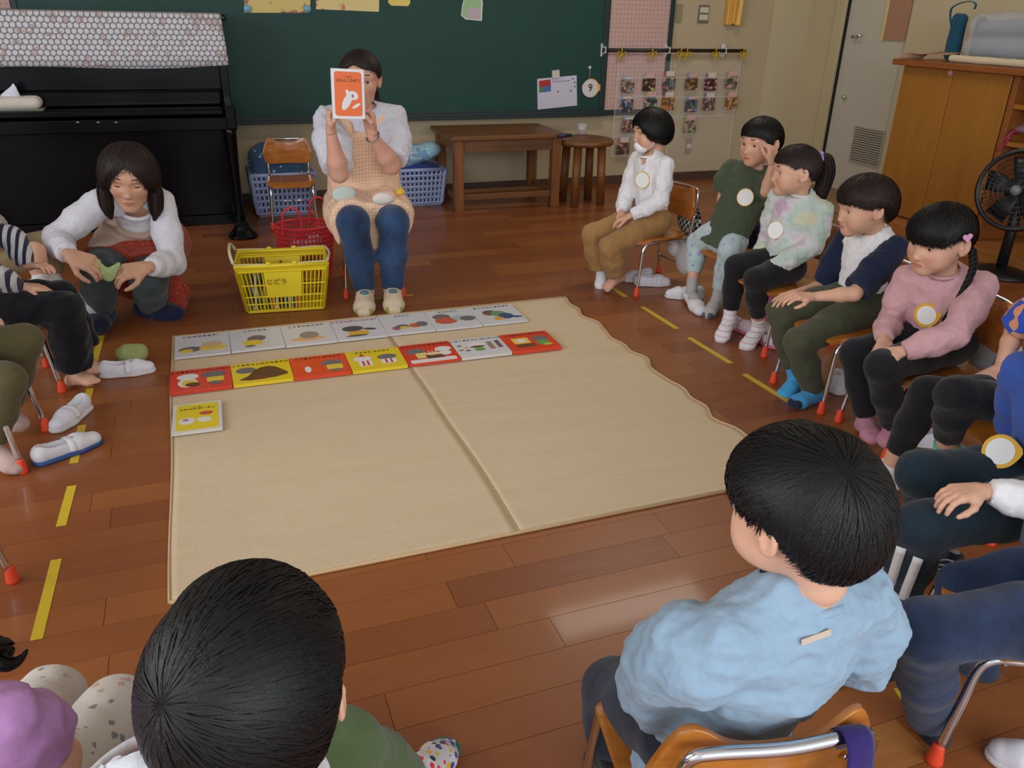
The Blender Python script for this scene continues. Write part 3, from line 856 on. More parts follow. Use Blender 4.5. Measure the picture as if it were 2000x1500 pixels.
# --- pale steel door in the right wall
struct(MB().box((XR-.03, 5.50, 0), (XR+.05, 5.60, 2.1)).box((XR-.03, 4.86, 2.05), (XR+.05, 5.60, 2.1)), 'trim_3', plaster('door_frame_paint', (186, 172, 136), .03), bevel=.004)
d = struct(MB().box((XR+.012, 4.90, .01), (XR+.045, 5.49, 2.05)), 'door_1', md, bevel=.002)
b = MB().box((XR-.006, 5.485, .01), (XR+.04, 5.502, 2.05)); b.build('gap_seal', mat('rubber_black', srgb(16, 20, 20), .7), d)
b = MB(); q = at(1668, 72, X=XR-.02)
b.tube([q+(.03, 0, 0), q+(-.02, 0, 0)], .012, 12); b.tube([q+(-.02, 0, 0), q+(-.022, -.05, .008), q+(-.018, -.09, .012)], .008, 10)
b.build('door_handle', mat('chrome', (.72, .72, .74), .16, 1), d, smooth=True)
b = MB(); q = at(1650, 190, X=XR-.005); b.lathe([(.014, 0), (.016, -.012), (.010, -.02)], 14, q, axis=0); b.build('thumb_lock', MATS['chrome'], d, smooth=True)
p0, p1 = at(1672, 248, X=XR+.01), at(1728, 256, X=XR+.01); p2 = at(1661, 314, X=XR+.01)
ml = plaster('vent_paint', (170, 164, 148), .02)
vf = MB(); ya, yb = p1[1], p0[1]; za, zb = p2[2], p0[2]
vf.box((XR+.004, ya-.01, za-.01), (XR+.013, ya, zb+.01)).box((XR+.004, yb, za-.01), (XR+.013, yb+.01, zb+.01)).box((XR+.004, ya, zb), (XR+.013, yb, zb+.01)).box((XR+.004, ya, za-.01), (XR+.013, yb, za))
vf.build('vent_frame', ml, d)
vb = MB().box((XR+.0112, ya, za), (XR+.0122, yb, zb)); vb.build('vent_backing', mat('vent_dark', srgb(96, 92, 80), .8), d)
nl = 15; first = None
for i in range(nl):
    z = za+(zb-za)*(i+.5)/nl
    if first is None:
        first = MB().box((-.006, ya, -.0052), (.001, yb, .0036)).build('louvre_slat', ml, d); o = first
    else: o = first.copy(); C.objects.link(o)
    o.location = (XR+.009, 0, z); o.rotation_euler = (0, rad(0), 0)
q0, q1 = at(1722, 78, X=XR+.01), at(1768, 78, X=XR+.01)
b = MB().box((XR+.000, q1[1], q0[2]), (XR+.011, q0[1]-.02, 1.95)); b.build('window_cover', mat('cork_brown_paper', srgb(164, 124, 96), .9), d)['label'] = 'brown paper over the door window'
b = MB().box((XR-.002, q0[1]-.02, q0[2]-.005), (XR+.011, q0[1]+.005, 1.95)); b.build('window_bead', mat('yellow_bead', srgb(206, 190, 130), .5), d)
o = tag(MB().box((4.22, 4.36, .0005), (XR-.035, 5.48, .010)).build('threshold_strip', plaster('tan_vinyl', (150, 122, 86), .08)), 'tan vinyl threshold strip on the floor before the pale door', 'threshold')

# --- chalkboard, pin board, rail
def on_wall(u, v, Y=YW-.03): return at(u, v, Y=Y)
cb = thing('chalkboard', 'long dark green chalkboard on the back wall above the tray', 'chalkboard', (1.06, YW, .54))
mg = mat('chalkboard_green', srgb(14, 58, 50), .55, spec=.4); n = N(mg); o_ = n.coord()
n.col(n.mix(n.noise(n.mapping(o_, (1, 1, 2)), 2.2, 4, .65), srgb(10, 50, 44), srgb(20, 70, 58)))
MB().box((-.87, YW-.025, .58), (2.96, YW-.005, 1.9)).build('writing_surface', mg, cb, world=True)
mfr = mat('board_frame', srgb(26, 44, 44), .5)
for xa, xb in ((2.955, 3.003), (-.90, -.87)): MB().box((xa, YW-.035, .586), (xb, YW, 1.899)).build('frame_stile', mfr, cb, world=True, bevel=.003)
MB().box((-.90, YW-.035, 1.9), (3.003, YW, 1.94)).build('frame_rail', mfr, cb, world=True, bevel=.003)
MB().box((-.90, YW-.085, .535), (3.0, YW, .555)).box((-.90, YW-.085, .555), (3.0, YW-.078, .575)).box((-.90, YW-.03, .545), (3.0, YW-.0, .585)).build('chalk_tray', mfr, cb, world=True, bevel=.003)
pb = thing('pegboard', 'pink perforated pin board between the chalkboard and the wall phone', 'pin board', (3.26, YW, .55))
mpk = mat('pegboard_pink', srgb(188, 156, 148), .85); n = N(mpk); s = n.n('ShaderNodeSeparateXYZ'); n.l(n.coord(), s.inputs[0])
fx = n.math('SUBTRACT', n.math('FRACT', n.math('MULTIPLY', s.outputs[0], 32)), .5); fz = n.math('SUBTRACT', n.math('FRACT', n.math('MULTIPLY', s.outputs[2], 32)), .5)
rr_ = n.math('SQRT', n.math('ADD', n.math('MULTIPLY', fx, fx), n.math('MULTIPLY', fz, fz)))
n.col(n.mix(n.math('LESS_THAN', rr_, .15), srgb(190, 158, 150), srgb(146, 112, 106)))
MB().box((3.005, YW-.025, .575), (3.505, YW-.005, 1.9)).build('perforated_panel', mpk, pb, world=True)
MB().box((3.505, YW-.035, .54), (3.545, YW, 1.93)).box((3.005, YW-.04, .535), (3.505, YW, .575)).build('frame', mfr, pb, world=True, bevel=.003)
pb2 = MB().box((-1.7, YW-.025, .58), (-.905, YW-.005, 1.9)).build('side_pin_board', mpk); tag(pb2, 'pink pin board left of the chalkboard above the piano', 'pin board')
# papers on the chalkboard
def paper(name, label, pts, m, cat='paper', t=.0015, off=.028, group=None):
    P = [at(u, v, Y=YW-off) for u, v in pts]; b = MB()
    b.prism([(p[0], p[2]) for p in P], ((0, YW-off, 0), (1, 0, 0), (0, 0, 1), (0, -1, 0)), t)
    o = b.build(name, m); return tag(o, label, cat, group)
def crayon(name, base, cols, sc=9, th=.58):
    m = mat(name, srgb(*base), .8); n = N(m); o = n.coord()
    n.col(n.ramp(n.noise(o, sc, 3, .7), [(th-.02, srgb(*base))]+[(th+.05*i+.01, srgb(*c)) for i, c in enumerate(cols)], 'CONSTANT' if 0 else 'LINEAR')); return m
o = paper('drawing_sheet', 'yellow drawing sheet with round blue magnets at top left of the chalkboard', [(476, 25), (605, 25), (610, -75), (480, -75)], crayon('crayon_one', (214, 190, 120), ((190, 120, 90), (120, 90, 120)), 9))
for i, (u, v) in enumerate(((483, 17), (600, 17))):
    b = MB(); b.lathe([(.024, 0), (.024, .006), (.018, .011)], 18, at(u, v, Y=YW-.030)-np.array([0, .012, 0]), axis=1); b.build('magnet', mat('sky_magnet', srgb(120, 176, 196), .4), o, smooth=True)
paper('drawing_sheet', 'plain cream yellow drawing sheet right of the one with blue magnets', [(617, 18), (740, 23), (742, -70), (620, -76)], crayon('crayon_two', (220, 200, 138), ((200, 130, 100), (120, 96, 130)), 7, .62))
paper('note_card', 'small yellow rounded note card at the top of the chalkboard', [(758, 5), (764, 11), (797, 12), (801, 6), (802, -40), (757, -40)], mat('note_yellow', srgb(224, 200, 110), .8))
o = paper('clothes_card', 'green clothes-shaped card with white edge at the top of the chalkboard', [(900, 30), (909, 38), (941, 41), (943, 5), (938, -20), (912, -22), (903, 8)], mat('card_white', srgb(206, 206, 200), .8))
P = [at(u, v, Y=YW-.0300) for u, v in ((902, 28), (909, 35), (938, 38), (940, 5), (936, -18), (914, -20), (905, 8))]
MB().prism([(p[0], p[2]) for p in P], ((0, YW-.0297, 0), (1, 0, 0), (0, 0, 1), (0, -1, 0)), .0006).build('print', mat('leaf_green', srgb(150, 186, 140), .8), o)
P = [at(u, v, Y=YW-.0300) for u, v in ((913, 36), (936, 38), (938, 16), (914, 15))]
MB().prism([(p[0], p[2]) for p in P], ((0, YW-.0304, 0), (1, 0, 0), (0, 0, 1), (0, -1, 0)), .0006).build('pocket', mat('lilac_grey', srgb(184, 168, 178), .8), o)
cal = paper('calendar_sheet', 'white schedule sheet with a small red and blue picture, clipped low on the chalkboard', [(1049, 154), (1126, 147), (1127, 206), (1050, 214)], mat('sheet_white', srgb(196, 192, 208), .8))
def onb(pts, name, m, parent, off=.0302, t=.0005):
    P = [at(u, v, Y=YW-off) for u, v in pts]; MB().prism([(p[0], p[2]) for p in P], ((0, YW-off, 0), (1, 0, 0), (0, 0, 1), (0, -1, 0)), t).build(name, m, parent)
onb([(1053, 158), (1075, 155), (1076, 167), (1063, 169), (1053, 170)], 'red_picture', mat('pic_red', srgb(170, 50, 44), .8), cal)
onb([(1053, 170), (1063, 169), (1064, 180), (1053, 181)], 'green_picture', mat('pic_green', srgb(84, 120, 90), .8), cal)
onb([(1063, 169), (1076, 167), (1076, 178), (1064, 180)], 'blue_picture', mat('pic_blue', srgb(66, 104, 176), .8), cal)
for k in range(6): onb([(1080+k*5.6, 159-k*.4), (1083+k*5.6, 158.7-k*.4), (1083+k*5.6, 160.2-k*.4), (1080+k*5.6, 160.5-k*.4)], 'printed_mark', mat('ink', srgb(60, 60, 70), .8), cal)
for (u, v) in ((1088, 178), (1113, 176), (1117, 153), (1121, 160), (1121, 168)): onb([(u, v), (u+3.5, v), (u+3.5, v+2), (u, v+2)], 'printed_mark', mat('ink'), cal)
o = paper('magnet_clip', 'small white magnet clip holding the schedule sheet', [(1077, 138), (1091, 136), (1092, 151), (1078, 153)], mat('clip_white', srgb(196, 192, 182), .5), 'clip', t=.014, off=.0305)
# duck-shaped number card
q = at(1154, 172, Y=YW-.032); b = MB(); R_ = .068
P = []
for i in range(40):
    a = 2*math.pi*i/40; r = R_*(1+.42*max(0, math.cos(a-.05))**24+.16*max(0, math.cos(a-2.95))**30); P.append((q[0]+r*math.cos(a)*.98, q[2]+r*math.sin(a)))
b.prism(P, ((0, YW-.031, 0), (1, 0, 0), (0, 0, 1), (0, -1, 0)), .002); o = b.build('number_card', mat('card_orange', srgb(222, 160, 70), .8)); tag(o, 'bird-shaped white and orange card with the number 9', 'card')
P = [(q[0]-.007+.066*math.cos(2*math.pi*i/30), q[2]-.001+.064*math.sin(2*math.pi*i/30)) for i in range(30)]
MB().prism(P, ((0, YW-.0332, 0), (1, 0, 0), (0, 0, 1), (0, -1, 0)), .0008).build('card_face', mat('sheet_white2', srgb(206, 202, 204), .8), o)
text('number', '9', .075, ((q[0]-.005, YW-.0345, q[2]), (1, 0, 0), (0, 0, 1), (0, -1, 0)), mat('ink'), o)
q = at(1152, 132, Y=YW-.03); b = MB(); b.ball(q, (.013, .010, .013), 14, 8); b.tube([q+(0, -.006, -.01), q+(0, -.008, -.05), q+(0, -.004, -.075)], .0015, 6)
tag(b.build('hook_magnet', mat('clip_white'), smooth=True), 'round white hook magnet above the number card', 'magnet')
# rail with holders, bows, pocket sheets, photographs
ra, rb = at(1178, 97, Y=YW-.05), at(1455, 100, Y=YW-.05); zr = (ra[2]+rb[2])/2
b = MB(); b.tube([(ra[0], YW-.05, zr), (rb[0], YW-.05, zr)], .013, 14)
tag(b.build('hanging_rail', mat('rail_black', srgb(22, 18, 20), .45), smooth=True), 'thin black hanging rail across the pin board and wall', 'rail')
for i, (u, lab) in enumerate(((1180, 'clear plastic rail holder at the left end of the black rail'), (1305, 'clear plastic rail holder in the middle of the black rail'), (1415, 'clear plastic rail holder near the right end of the black rail'))):
    x = at(u, 97, Y=YW-.05)[0]; b = MB(); b.box((x-.018, YW-.032, zr-.045), (x+.018, YW-.028, zr+.045)); b.tube([(x, YW-.03, zr+.022), (x, YW-.075, zr+.018), (x, YW-.078, zr-.014), (x, YW-.04, zr-.024)], .008, 8)
    tag(b.build('rail_holder', mat('clear_plastic', (.8, .82, .8), .1, alpha=.55), smooth=False), lab, 'holder', 'clear holders of the black rail')
mpv = mat('clear_vinyl', (.86, .86, .84), .08, spec=.8, alpha=.10)
mseam = mat('vinyl_seam', (.85, .85, .84), .2, alpha=.12)
for nm, u0, u1, vb, cut in (('left', 1207, 1312, 305, 0), ('right', 1318, 1446, 335, 1)):
    x0 = at(u0, 118, Y=YW-.045)[0]; x1 = at(u1, 118, Y=YW-.045)[0]; z1 = at(u0, 120, Y=YW-.045)[2]; z0 = at(u0, vb, Y=YW-.045)[2]
    t = thing('pocket_sheet', 'clear vinyl pocket sheet of photographs hanging at the %s of the black rail' % nm, 'wall pocket', ((x0+x1)/2, YW-.045, z0))
    nx, nz = 24, 30; V = [(x0+(x1-x0)*i/nx, YW-.045-.004*math.sin(i*.9+j*.5)*(j/nz), z1+(z0-z1)*j/nz) for j in range(nz+1) for i in range(nx+1)]
    F = [(j*(nx+1)+i, (j+1)*(nx+1)+i, (j+1)*(nx+1)+i+1, j*(nx+1)+i+1) for j in range(nz) for i in range(nx)]
    b = MB(); b.add(V, F); b.build('vinyl_sheet', mpv, t, smooth=True, world=True)
    for k in range(5 if not cut else 3):
        z = at(u0, 152+k*38, Y=YW-.045)[2]
        MB().box((x0, YW-.053, z-.006), (x1, YW-.050, z+.006)).build('pocket_seam', mseam, t, world=True)
    for x in (x0, x1): MB().box((x-.005, YW-.052, z0), (x+.005, YW-.048, z1)).build('sheet_edge', mseam, t, world=True)
for i, (u, lab) in enumerate(((1214, 'first'), (1274, 'second'), (1330, 'third'), (1342, 'fourth'), (1398, 'fifth'), (1452, 'sixth'))):
    q = at(u, 103, Y=YW-.062); b = MB(); r_ = random.Random(i)
    b.tube([(q[0]+.017*math.cos(a), YW-.05, zr+.017*math.sin(a)) for a in np.linspace(0, 6.28, 12)[:-1]] if 0 else [(q[0], YW-.05+.017*math.cos(a), zr+.017*math.sin(a)) for a in np.linspace(0, 6.28, 12)[:-1]], .007, 6, closed=True, flat=.5)
    for sg in (-1, 1):
        b.tube(spline([q+(0, 0, -.012), q+(sg*.028, -.006, .002+.01*r_.random()), q+(sg*.034, -.004, -.022), q+(0, 0, -.016)], 5), .007, 6, flat=.35)
        b.tube(spline([q+(0, 0, -.014), q+(sg*.012, -.004, -.035), q+(sg*(.010+.018*r_.random()), -.002, -.062)], 5), .006, 6, flat=.35)
    b.ball(q+(0, -.004, -.013), .010, 8, 6)
    tag(b.build('ribbon_bow', mat('yellow_ribbon', srgb(196, 160, 20), .6), smooth=True), 'yellow ribbon bow on the black rail, %s from the left' % lab, 'ribbon', 'yellow bows on the rail')
CW = 1957/300
cards = [(300, 250, 'first in the top row of the left sheet', (150, 130, 120)), (570, 232, 'second in the top row of the left sheet', (90, 60, 50)), (825, 212, 'third in the top row of the left sheet', (96, 110, 112)),
 (1112, 218, 'first in the top row of the right sheet', (130, 100, 60)), (1355, 228, 'second in the top row of the right sheet', (100, 60, 56)), (1622, 205, 'third in the top row of the right sheet', (128, 120, 104)),
 (285, 500, 'first in the second row of the left sheet', (96, 92, 104)), (590, 470, 'second in the second row of the left sheet', (90, 98, 108)), (815, 475, 'third in the second row of the left sheet', (170, 120, 50)),
 (1110, 500, 'first in the second row of the right sheet', (92, 104, 112)), (1335, 480, 'second in the second row of the right sheet', (130, 110, 104)), (1620, 465, 'third in the second row of the right sheet', (180, 130, 70)),
 (310, 760, 'in the third row of the left sheet, left of the masked child', (130, 100, 90)), (1095, 762, 'alone in the third row of the right sheet', (150, 140, 122)), (240, 1050, 'in the bottom row of the left sheet', (110, 90, 76))]
tabs = [(120, 150, 190), (150, 180, 90), (200, 70, 60), (110, 130, 180), (130, 80, 160), (190, 150, 130)]
for i, (cx, cz, lab, col) in enumerate(cards):
    u, v = 1180+cx/CW, 130+cz/CW; q = at(u, v, Y=YW-.0475); w2, h2 = .056, .047
    t = thing('photo_card', 'photograph '+lab, 'photo', q-(0, 0, h2), group='photographs in the vinyl pockets')
    m = mat('photo_%d' % i, srgb(*col), .4); n = N(m); o_ = n.coord(); c = srgb(*col)
    pic = n.mix(n.math('GREATER_THAN', n.noise(n.mapping(o_, loc=(i*.3, 0, 0)), 26, 1), .52), tuple(x*.35 for x in c), c)
    pic = n.mix(n.math('GREATER_THAN', n.noise(n.mapping(o_, loc=(i*.7, 2, 0)), 30, 1), .60), pic, srgb(196, 150, 124)); n.col(n.mix(n.math('GREATER_THAN', n.noise(n.mapping(o_, loc=(i*.9, 4, 0)), 24, 1), .64), pic, srgb(*tabs[i % 6])))
    MB().box((q[0]-w2, q[1]-.001, q[2]-h2), (q[0]+w2, q[1]+.001, q[2]+h2)).build('photograph', m, t, world=True)
    MB().box((q[0]-w2*.55, q[1]-.002, q[2]+h2+.004), (q[0]+w2*.75, q[1], q[2]+h2+(.042 if i % 3 else .020))).build('name_strip', mat('strip_pink', srgb(206, 160, 156), .8) if i % 2 else mat('strip_white', srgb(200, 190, 180), .8), t, world=True)
    MB().box((q[0]-w2*.85, q[1]-.002, q[2]+h2-.004), (q[0]-w2*.58, q[1], q[2]+h2+.034)).build('colour_tab', mat('tab_%d' % (i % 6), srgb(*tabs[i % 6]), .8), t, world=True)
# switches, phone
def plate(name, label, u0, v0, u1, v1, col=(150, 140, 118), keys=()):
    a, c = at(u0, v1, Y=YW), at(u1, v0, Y=YW); t = thing(name, label, 'switch', ((a[0]+c[0])/2, YW, a[2]))
    MB().box((a[0], YW-.012, a[2]), (c[0], YW, c[2])).build('cover_plate', mat('plate_%d' % col[0], srgb(*col), .5), t, world=True, bevel=.003)
    for (fx, fz) in keys:
        x = a[0]+(c[0]-a[0])*fx; z = a[2]+(c[2]-a[2])*fz
        MB().box((x-.018, YW-.020, z-.020), (x+.018, YW-.011, z+.020)).build('rocker', mat('rocker_cream', srgb(196, 190, 166), .4), t, world=True, bevel=.002)
plate('switch_plate', 'tall grey blank plate right of the pin board', 1318, 8, 1333, 43, (140, 132, 104))
plate('switch_plate', 'grey four-rocker switch plate left of the yellow phone', 1361, 10, 1385, 45, (112, 104, 90), ((.3, .32), (.7, .32), (.3, .72), (.7, .72)))
plate('wall_outlet', 'grey wall outlet behind the right pocket sheet', 1337, 270, 1350, 300, (138, 122, 110), ((.5, .5),))
b = MB(); p0 = at(1411, 52, Y=YW); p1 = at(1436, 50, Y=YW)
t = thing('wall_phone', 'yellow wall telephone at the top of the back wall', 'telephone', (p0[0], YW, p0[2]))
MB().box((p0[0], YW-.05, p0[2]+.01), (p0[0]+.055, YW, 1.62)).build('cradle', mat('phone_yellow', srgb(206, 156, 66), .45), t, world=True, bevel=.01)
b.tube(spline([(p0[0]+.085, YW-.075, p0[2]+.01), (p0[0]+.09, YW-.075, p0[2]+.06), (p0[0]+.09, YW-.085, 1.42), (p0[0]+.085, YW-.075, 1.60)], 5), [.026]*3+[.022]*10+[.026]*3, 12, up=(1, 0, 0)); b.build('handset', mat('phone_yellow2', srgb(212, 170, 84), .4), t, smooth=True, world=True)
MB().box((p0[0]+.05, YW-.06, p0[2]+.02), (p0[0]+.12, YW, 1.6)).build('base', mat('phone_yellow'), t, world=True, bevel=.008)
b = MB(); b.tube([at(u, v, Y=YW-.012) for u, v in ((1418, 57), (1417, 72), (1421, 84), (1416, 97), (1419, 112))], .003, 6); b.build('cord', mat('clip_white'), t, smooth=True, world=True)

# --- piano
pn = thing('upright_piano', 'glossy black upright piano with lace cover and tissue box on it', 'piano', (-.5, 5.7, 0))
mk_ = mat('piano_black', srgb(5, 4, 8), .22, spec=.2)
PB = lambda a, c, nm, bv=.004, m=mk_: MB().box(a, c).build(nm, m, pn, world=True, bevel=bv)
PB((-1.28, 5.86, .02), (.25, 5.94, 1.18), 'back'); PB((.195, 5.40, .0), (.24, 5.88, 1.17), 'side_panel'); PB((-1.28, 5.40, .0), (-1.235, 5.88, 1.17), 'side_panel')
PB((-1.30, 5.385, 1.175), (.262, 5.95, 1.205), 'lid', .008); PB((-1.235, 5.43, .80), (.195, 5.47, 1.175), 'upper_panel'); PB((-1.235, 5.42, .06), (.195, 5.45, .60), 'lower_panel')
PB((-1.235, 5.40, .0), (.195, 5.47, .06), 'plinth'); PB((-1.25, 5.16, .60), (.235, 5.47, .67), 'keybed', .006); PB((-1.20, 5.20, .675), (.185, 5.44, .715), 'fallboard', .012)
PB((-1.20, 5.36, .715), (.185, 5.45, .80), 'music_shelf', .012); PB((.185, 5.14, .60), (.245, 5.44, .735), 'cheek', .01); PB((-1.26, 5.14, .60), (-1.20, 5.44, .735), 'cheek', .01)
for x in (.205, -1.225):
    b = MB(); b.lathe([(.034, .0), (.030, .05), (.022, .10), (.026, .30), (.034, .52), (.040, .60)], 16, (x, 5.20, .05)); b.build('leg', mk_, pn, smooth=True, world=True)
    b = MB(); b.box((x-.035, 5.02, .035), (x+.035, 5.44, .095)); b.lathe([(.085, 0), (.088, .012), (.055, .05), (.042, .075)], 22, (x, 5.045, .0)); b.build('toe_block', mk_, pn, world=True, bevel=.006)
for x in (-.62, -.52, -.42):
    b = MB(); b.tube([(x, 5.44, .07), (x, 5.34, .06), (x, 5.29, .055)], [.008, .013, .018], 10, flat=.5); b.build('pedal', mat('brass', (.55, .42, .2), .25, 1), pn, smooth=True, world=True)
b = MB()
for x in (-.55, -.47, -.40): b.ball(at(152+(x+.55)*500, 239, Y=5.155), (.009, .006, .004), 8, 6)
b.build('lock_mark', mat('steel_dull', (.5, .5, .5), .4, .8), pn, world=True)
# cloth cover: hangs over the lid front
ml_ = mat('lace_cloth', srgb(190, 190, 196), .9); n = N(ml_); o_ = n.mapping(n.coord(), (1, 1, 1))
s = n.n('ShaderNodeSeparateXYZ'); n.l(o_, s.inputs[0]); a_ = .0305
def hexdist(ox, oz):
    x = n.math('SUBTRACT', n.math('FRACT', n.math('ADD', n.math('DIVIDE', s.outputs[0], a_), ox)), .5)
    z = n.math('SUBTRACT', n.math('FRACT', n.math('ADD', n.math('DIVIDE', n.math('SUBTRACT', s.outputs[2], s.outputs[1]), a_*1.732), oz)), .5)
    z = n.math('MULTIPLY', z, 1.732)
    return n.math('SQRT', n.math('ADD', n.math('MULTIPLY', x, x), n.math('MULTIPLY', z, z)))
hd = n.math('MINIMUM', hexdist(0, 0), hexdist(.5, .5))
dots = n.math('LESS_THAN', hd, .41)
n.col(n.mix(dots, srgb(128, 122, 130), n.mix(n.math('GREATER_THAN', n.noise(o_, 23, 0), .66), srgb(204, 204, 206), srgb(186, 168, 160))))
nx = 60; prof = [(5.93, 1.2095), (5.80, 1.2095), (5.60, 1.2095), (5.42, 1.2095), (5.388, 1.2085), (5.376, 1.20), (5.370, 1.18), (5.366, 1.12), (5.364, 1.05), (5.362, .99), (5.360, .935)]
V = []; xr = [.235]*7+[.238, .243, .246, .248]
for j, (y, z) in enumerate(prof):
    for i in range(nx+1):
        x = -1.2+(xr[j]+1.2)*i/nx; wv = .004*math.sin(i*.8+j*.3)*max(0, (j-5)/5); V.append((x, y-abs(wv)-.001, z+(.010*math.sin(i*.11)-.018*(1-i/nx) if j == 10 else 0)))
F = [(j*(nx+1)+i, j*(nx+1)+i+1, (j+1)*(nx+1)+i+1, (j+1)*(nx+1)+i) for j in range(len(prof)-1) for i in range(nx)]
b = MB(); b.add(V, F); o = b.build('piano_cover', ml_, smooth=True); m_ = o.modifiers.new('t', 'SOLIDIFY'); m_.thickness = .002; m_.offset = 1
tag(o, 'white dotted cloth cover draped over the top of the black piano', 'cloth')
# tissue box on the fallboard
tb = thing('tissue_box', 'white covered tissue box on the piano lid above the keys', 'tissue box', (-.98, 5.32, .716))
q0 = at(78, 190, Y=5.27); x1 = q0[0]
g = SDF(); g.chain(k=.01).cone((x1-.20, 5.28, .752), (x1-.032, 5.28, .752), .036, .032).cone((x1-.20, 5.34, .752), (x1-.032, 5.34, .752), .036, .032)
V, F = g.mesh(.006); fastmesh('box_cover', wrinkle(V, F, .001, 30), F, cloth('tissue_cover', (206, 196, 184)), tb)
g = SDF(); g.chain(k=.01).cone((x1-.14, 5.31, .78), (x1-.12, 5.31, .845), .052, .006, .5, (0, 1, 0)); V, F = g.mesh(.005); fastmesh('tissue', wrinkle(V, F, .004, 50), F, cloth('tissue_paper', (214, 216, 228)), tb)
MB().box((x1-.23, 5.25, .7165), (x1+.006, 5.37, .722)).build('box_base', mat('green_tray', srgb(120, 130, 110), .5), tb, world=True)

# --- small chairs
mchr = mat('chair_chrome', (.70, .70, .72), .14, 1); mply = wood('chair_plywood', (150, 84, 26), (196, 124, 48), .3, 0, .8, coat=.4); mcap = mat('orange_cap', srgb(226, 74, 40), .45)
def make_chair(mw=None):
    t = thing('child_chair', '', 'chair'); mw = mw or mply
    for sx in (-1, 1):
        x = .125*sx
        P = spline([(x*1.08, -.165, .028), (x*1.03, -.150, .15), (x, -.140, .225), (x, -.118, .252), (x, -.08, .256), (x*.98, .06, .258), (x*.98, .135, .258)], 5)
        b = MB(); b.tube(P, .0085, 10); b.build('leg', mchr, t, smooth=True)
        P = spline([(x*1.10, .185, .028), (x*1.04, .165, .14), (x, .148, .26), (x*.99, .158, .38)], 5)
        b = MB(); b.tube(P, .0085, 10); b.build('leg', mchr, t, smooth=True)
        for (px, py) in ((x*1.085, -.167), (x*1.105, .187)):
            b = MB(); b.lathe([(.0155, 0), (.0155, .006), (.0105, .042), (.0102, .044)], 12, (px, py, 0)); b.build('foot_cap', mcap, t, smooth=True)
    b = MB(); b.tube(spline([(-.124, .158, .38), (-.122, .166, .455), (-.112, .171, .484), (-.085, .176, .492), (0, .182, .492), (.085, .176, .492), (.112, .171, .484), (.122, .166, .455), (.124, .158, .38)], 5), .0085, 10)
    b.build('back_hoop', mchr, t, smooth=True)
    for (y, z, xx) in ((-.10, .247, .125), (.09, .250, .122), (.178, .10, .134)):
        b = MB(); b.tube([(-xx, y, z), (xx, y, z)], .0065, 8); b.build('cross_bar', mchr, t, smooth=True)
    # seat: curved plywood
    nx, ny = 16, 14; V = []; T = .011
    for s_ in (0, 1):
        for j in range(ny+1):
            for i in range(nx+1):
                u, v = i/nx*2-1, j/ny*2-1
                x = .143*u*(1-.10*max(0, v)**2); y = .150*v*(1-.07*abs(u)**4)-.012
                k = max(abs(u), abs(v)); 
                if abs(u) > .75 and abs(v) > .75: x *= 1-.10*((abs(u)-.75)/.25)*((abs(v)-.75)/.25)*1.4; y *= 1-.10*((abs(u)-.75)/.25)*((abs(v)-.75)/.25)*1.4
                z = .268-.010*(1-u*u)*(1-.3*v*v)*.8-.022*max(0, -v-.55)**1.5*2.2
                V.append((x, y, z+(T if s_ else 0)))
    K = (nx+1)*(ny+1); F = []
    for j in range(ny):
        for i in range(nx):
            a = j*(nx+1)+i; F.append((a, a+nx+1, a+nx+2, a+1)); F.append((K+a, K+a+1, K+a+nx+2, K+a+nx+1))
    ring = [i for i in range(nx+1)]+[j*(nx+1)+nx for j in range(1, ny+1)]+[ny*(nx+1)+i for i in range(nx-1, -1, -1)]+[j*(nx+1) for j in range(ny-1, 0, -1)]
    for a, c in zip(ring, ring[1:]+ring[:1]): F.append((a, c, K+c, K+a))
    b = MB(); b.add(V, F); b.build('seat', mw, t, smooth=False, bevel=.003)
    # backrest with two raised ears
    N_ = 40; top = []; 
    for i in range(N_+1):
        x = -.150+.300*i/N_; ax_ = abs(x)
        zt = .480+.026*math.exp(-((ax_-.104)/.034)**2)
        e = max(0, (ax_-.108)/.042); zt -= .060*e**2.2
        zb = .345+.05*e**3
        top.append((x, zt, zb))
    V = []; yb = lambda x: .155-.028*(x/.15)**2*0-.030*(abs(x)/.15)**2+.012
    for dy in (0, -.012):
        for x, zt, zb in top:
            for k in range(7): V.append((x, yb(x)+dy-.012*math.sin(k/6*math.pi)*.4, zb+(zt-zb)*k/6))
    K = (N_+1)*7; F = []
    for i in range(N_):
        for k in range(6):
            a = i*7+k; F.append((a, a+7, a+8, a+1)); F.append((K+a, K+a+1, K+a+8, K+a+7))
        F.append((i*7+6, i*7+13, K+i*7+13, K+i*7+6)); F.append((i*7, K+i*7, K+i*7+7, i*7+7))
    for i in (0, N_):
        for k in range(6):
            a = i*7+k; F.append((a, a+1, K+a+1, K+a) if i == 0 else (a, K+a, K+a+1, a+1))
    b = MB(); b.add(V, F); b.build('backrest', mw, t, smooth=True, bevel=.002)
    b = MB()
    for x in (-.104, .104):
        for y_, sg in ((.137, -1), (.166, 1)): b.ball((x, yb(x)+(-.014 if sg < 0 else .003), .43), (.006, .0035, .006), 10, 6)
    b.build('rivet', mchr, t, smooth=True)
    return t
chair0 = make_chair()
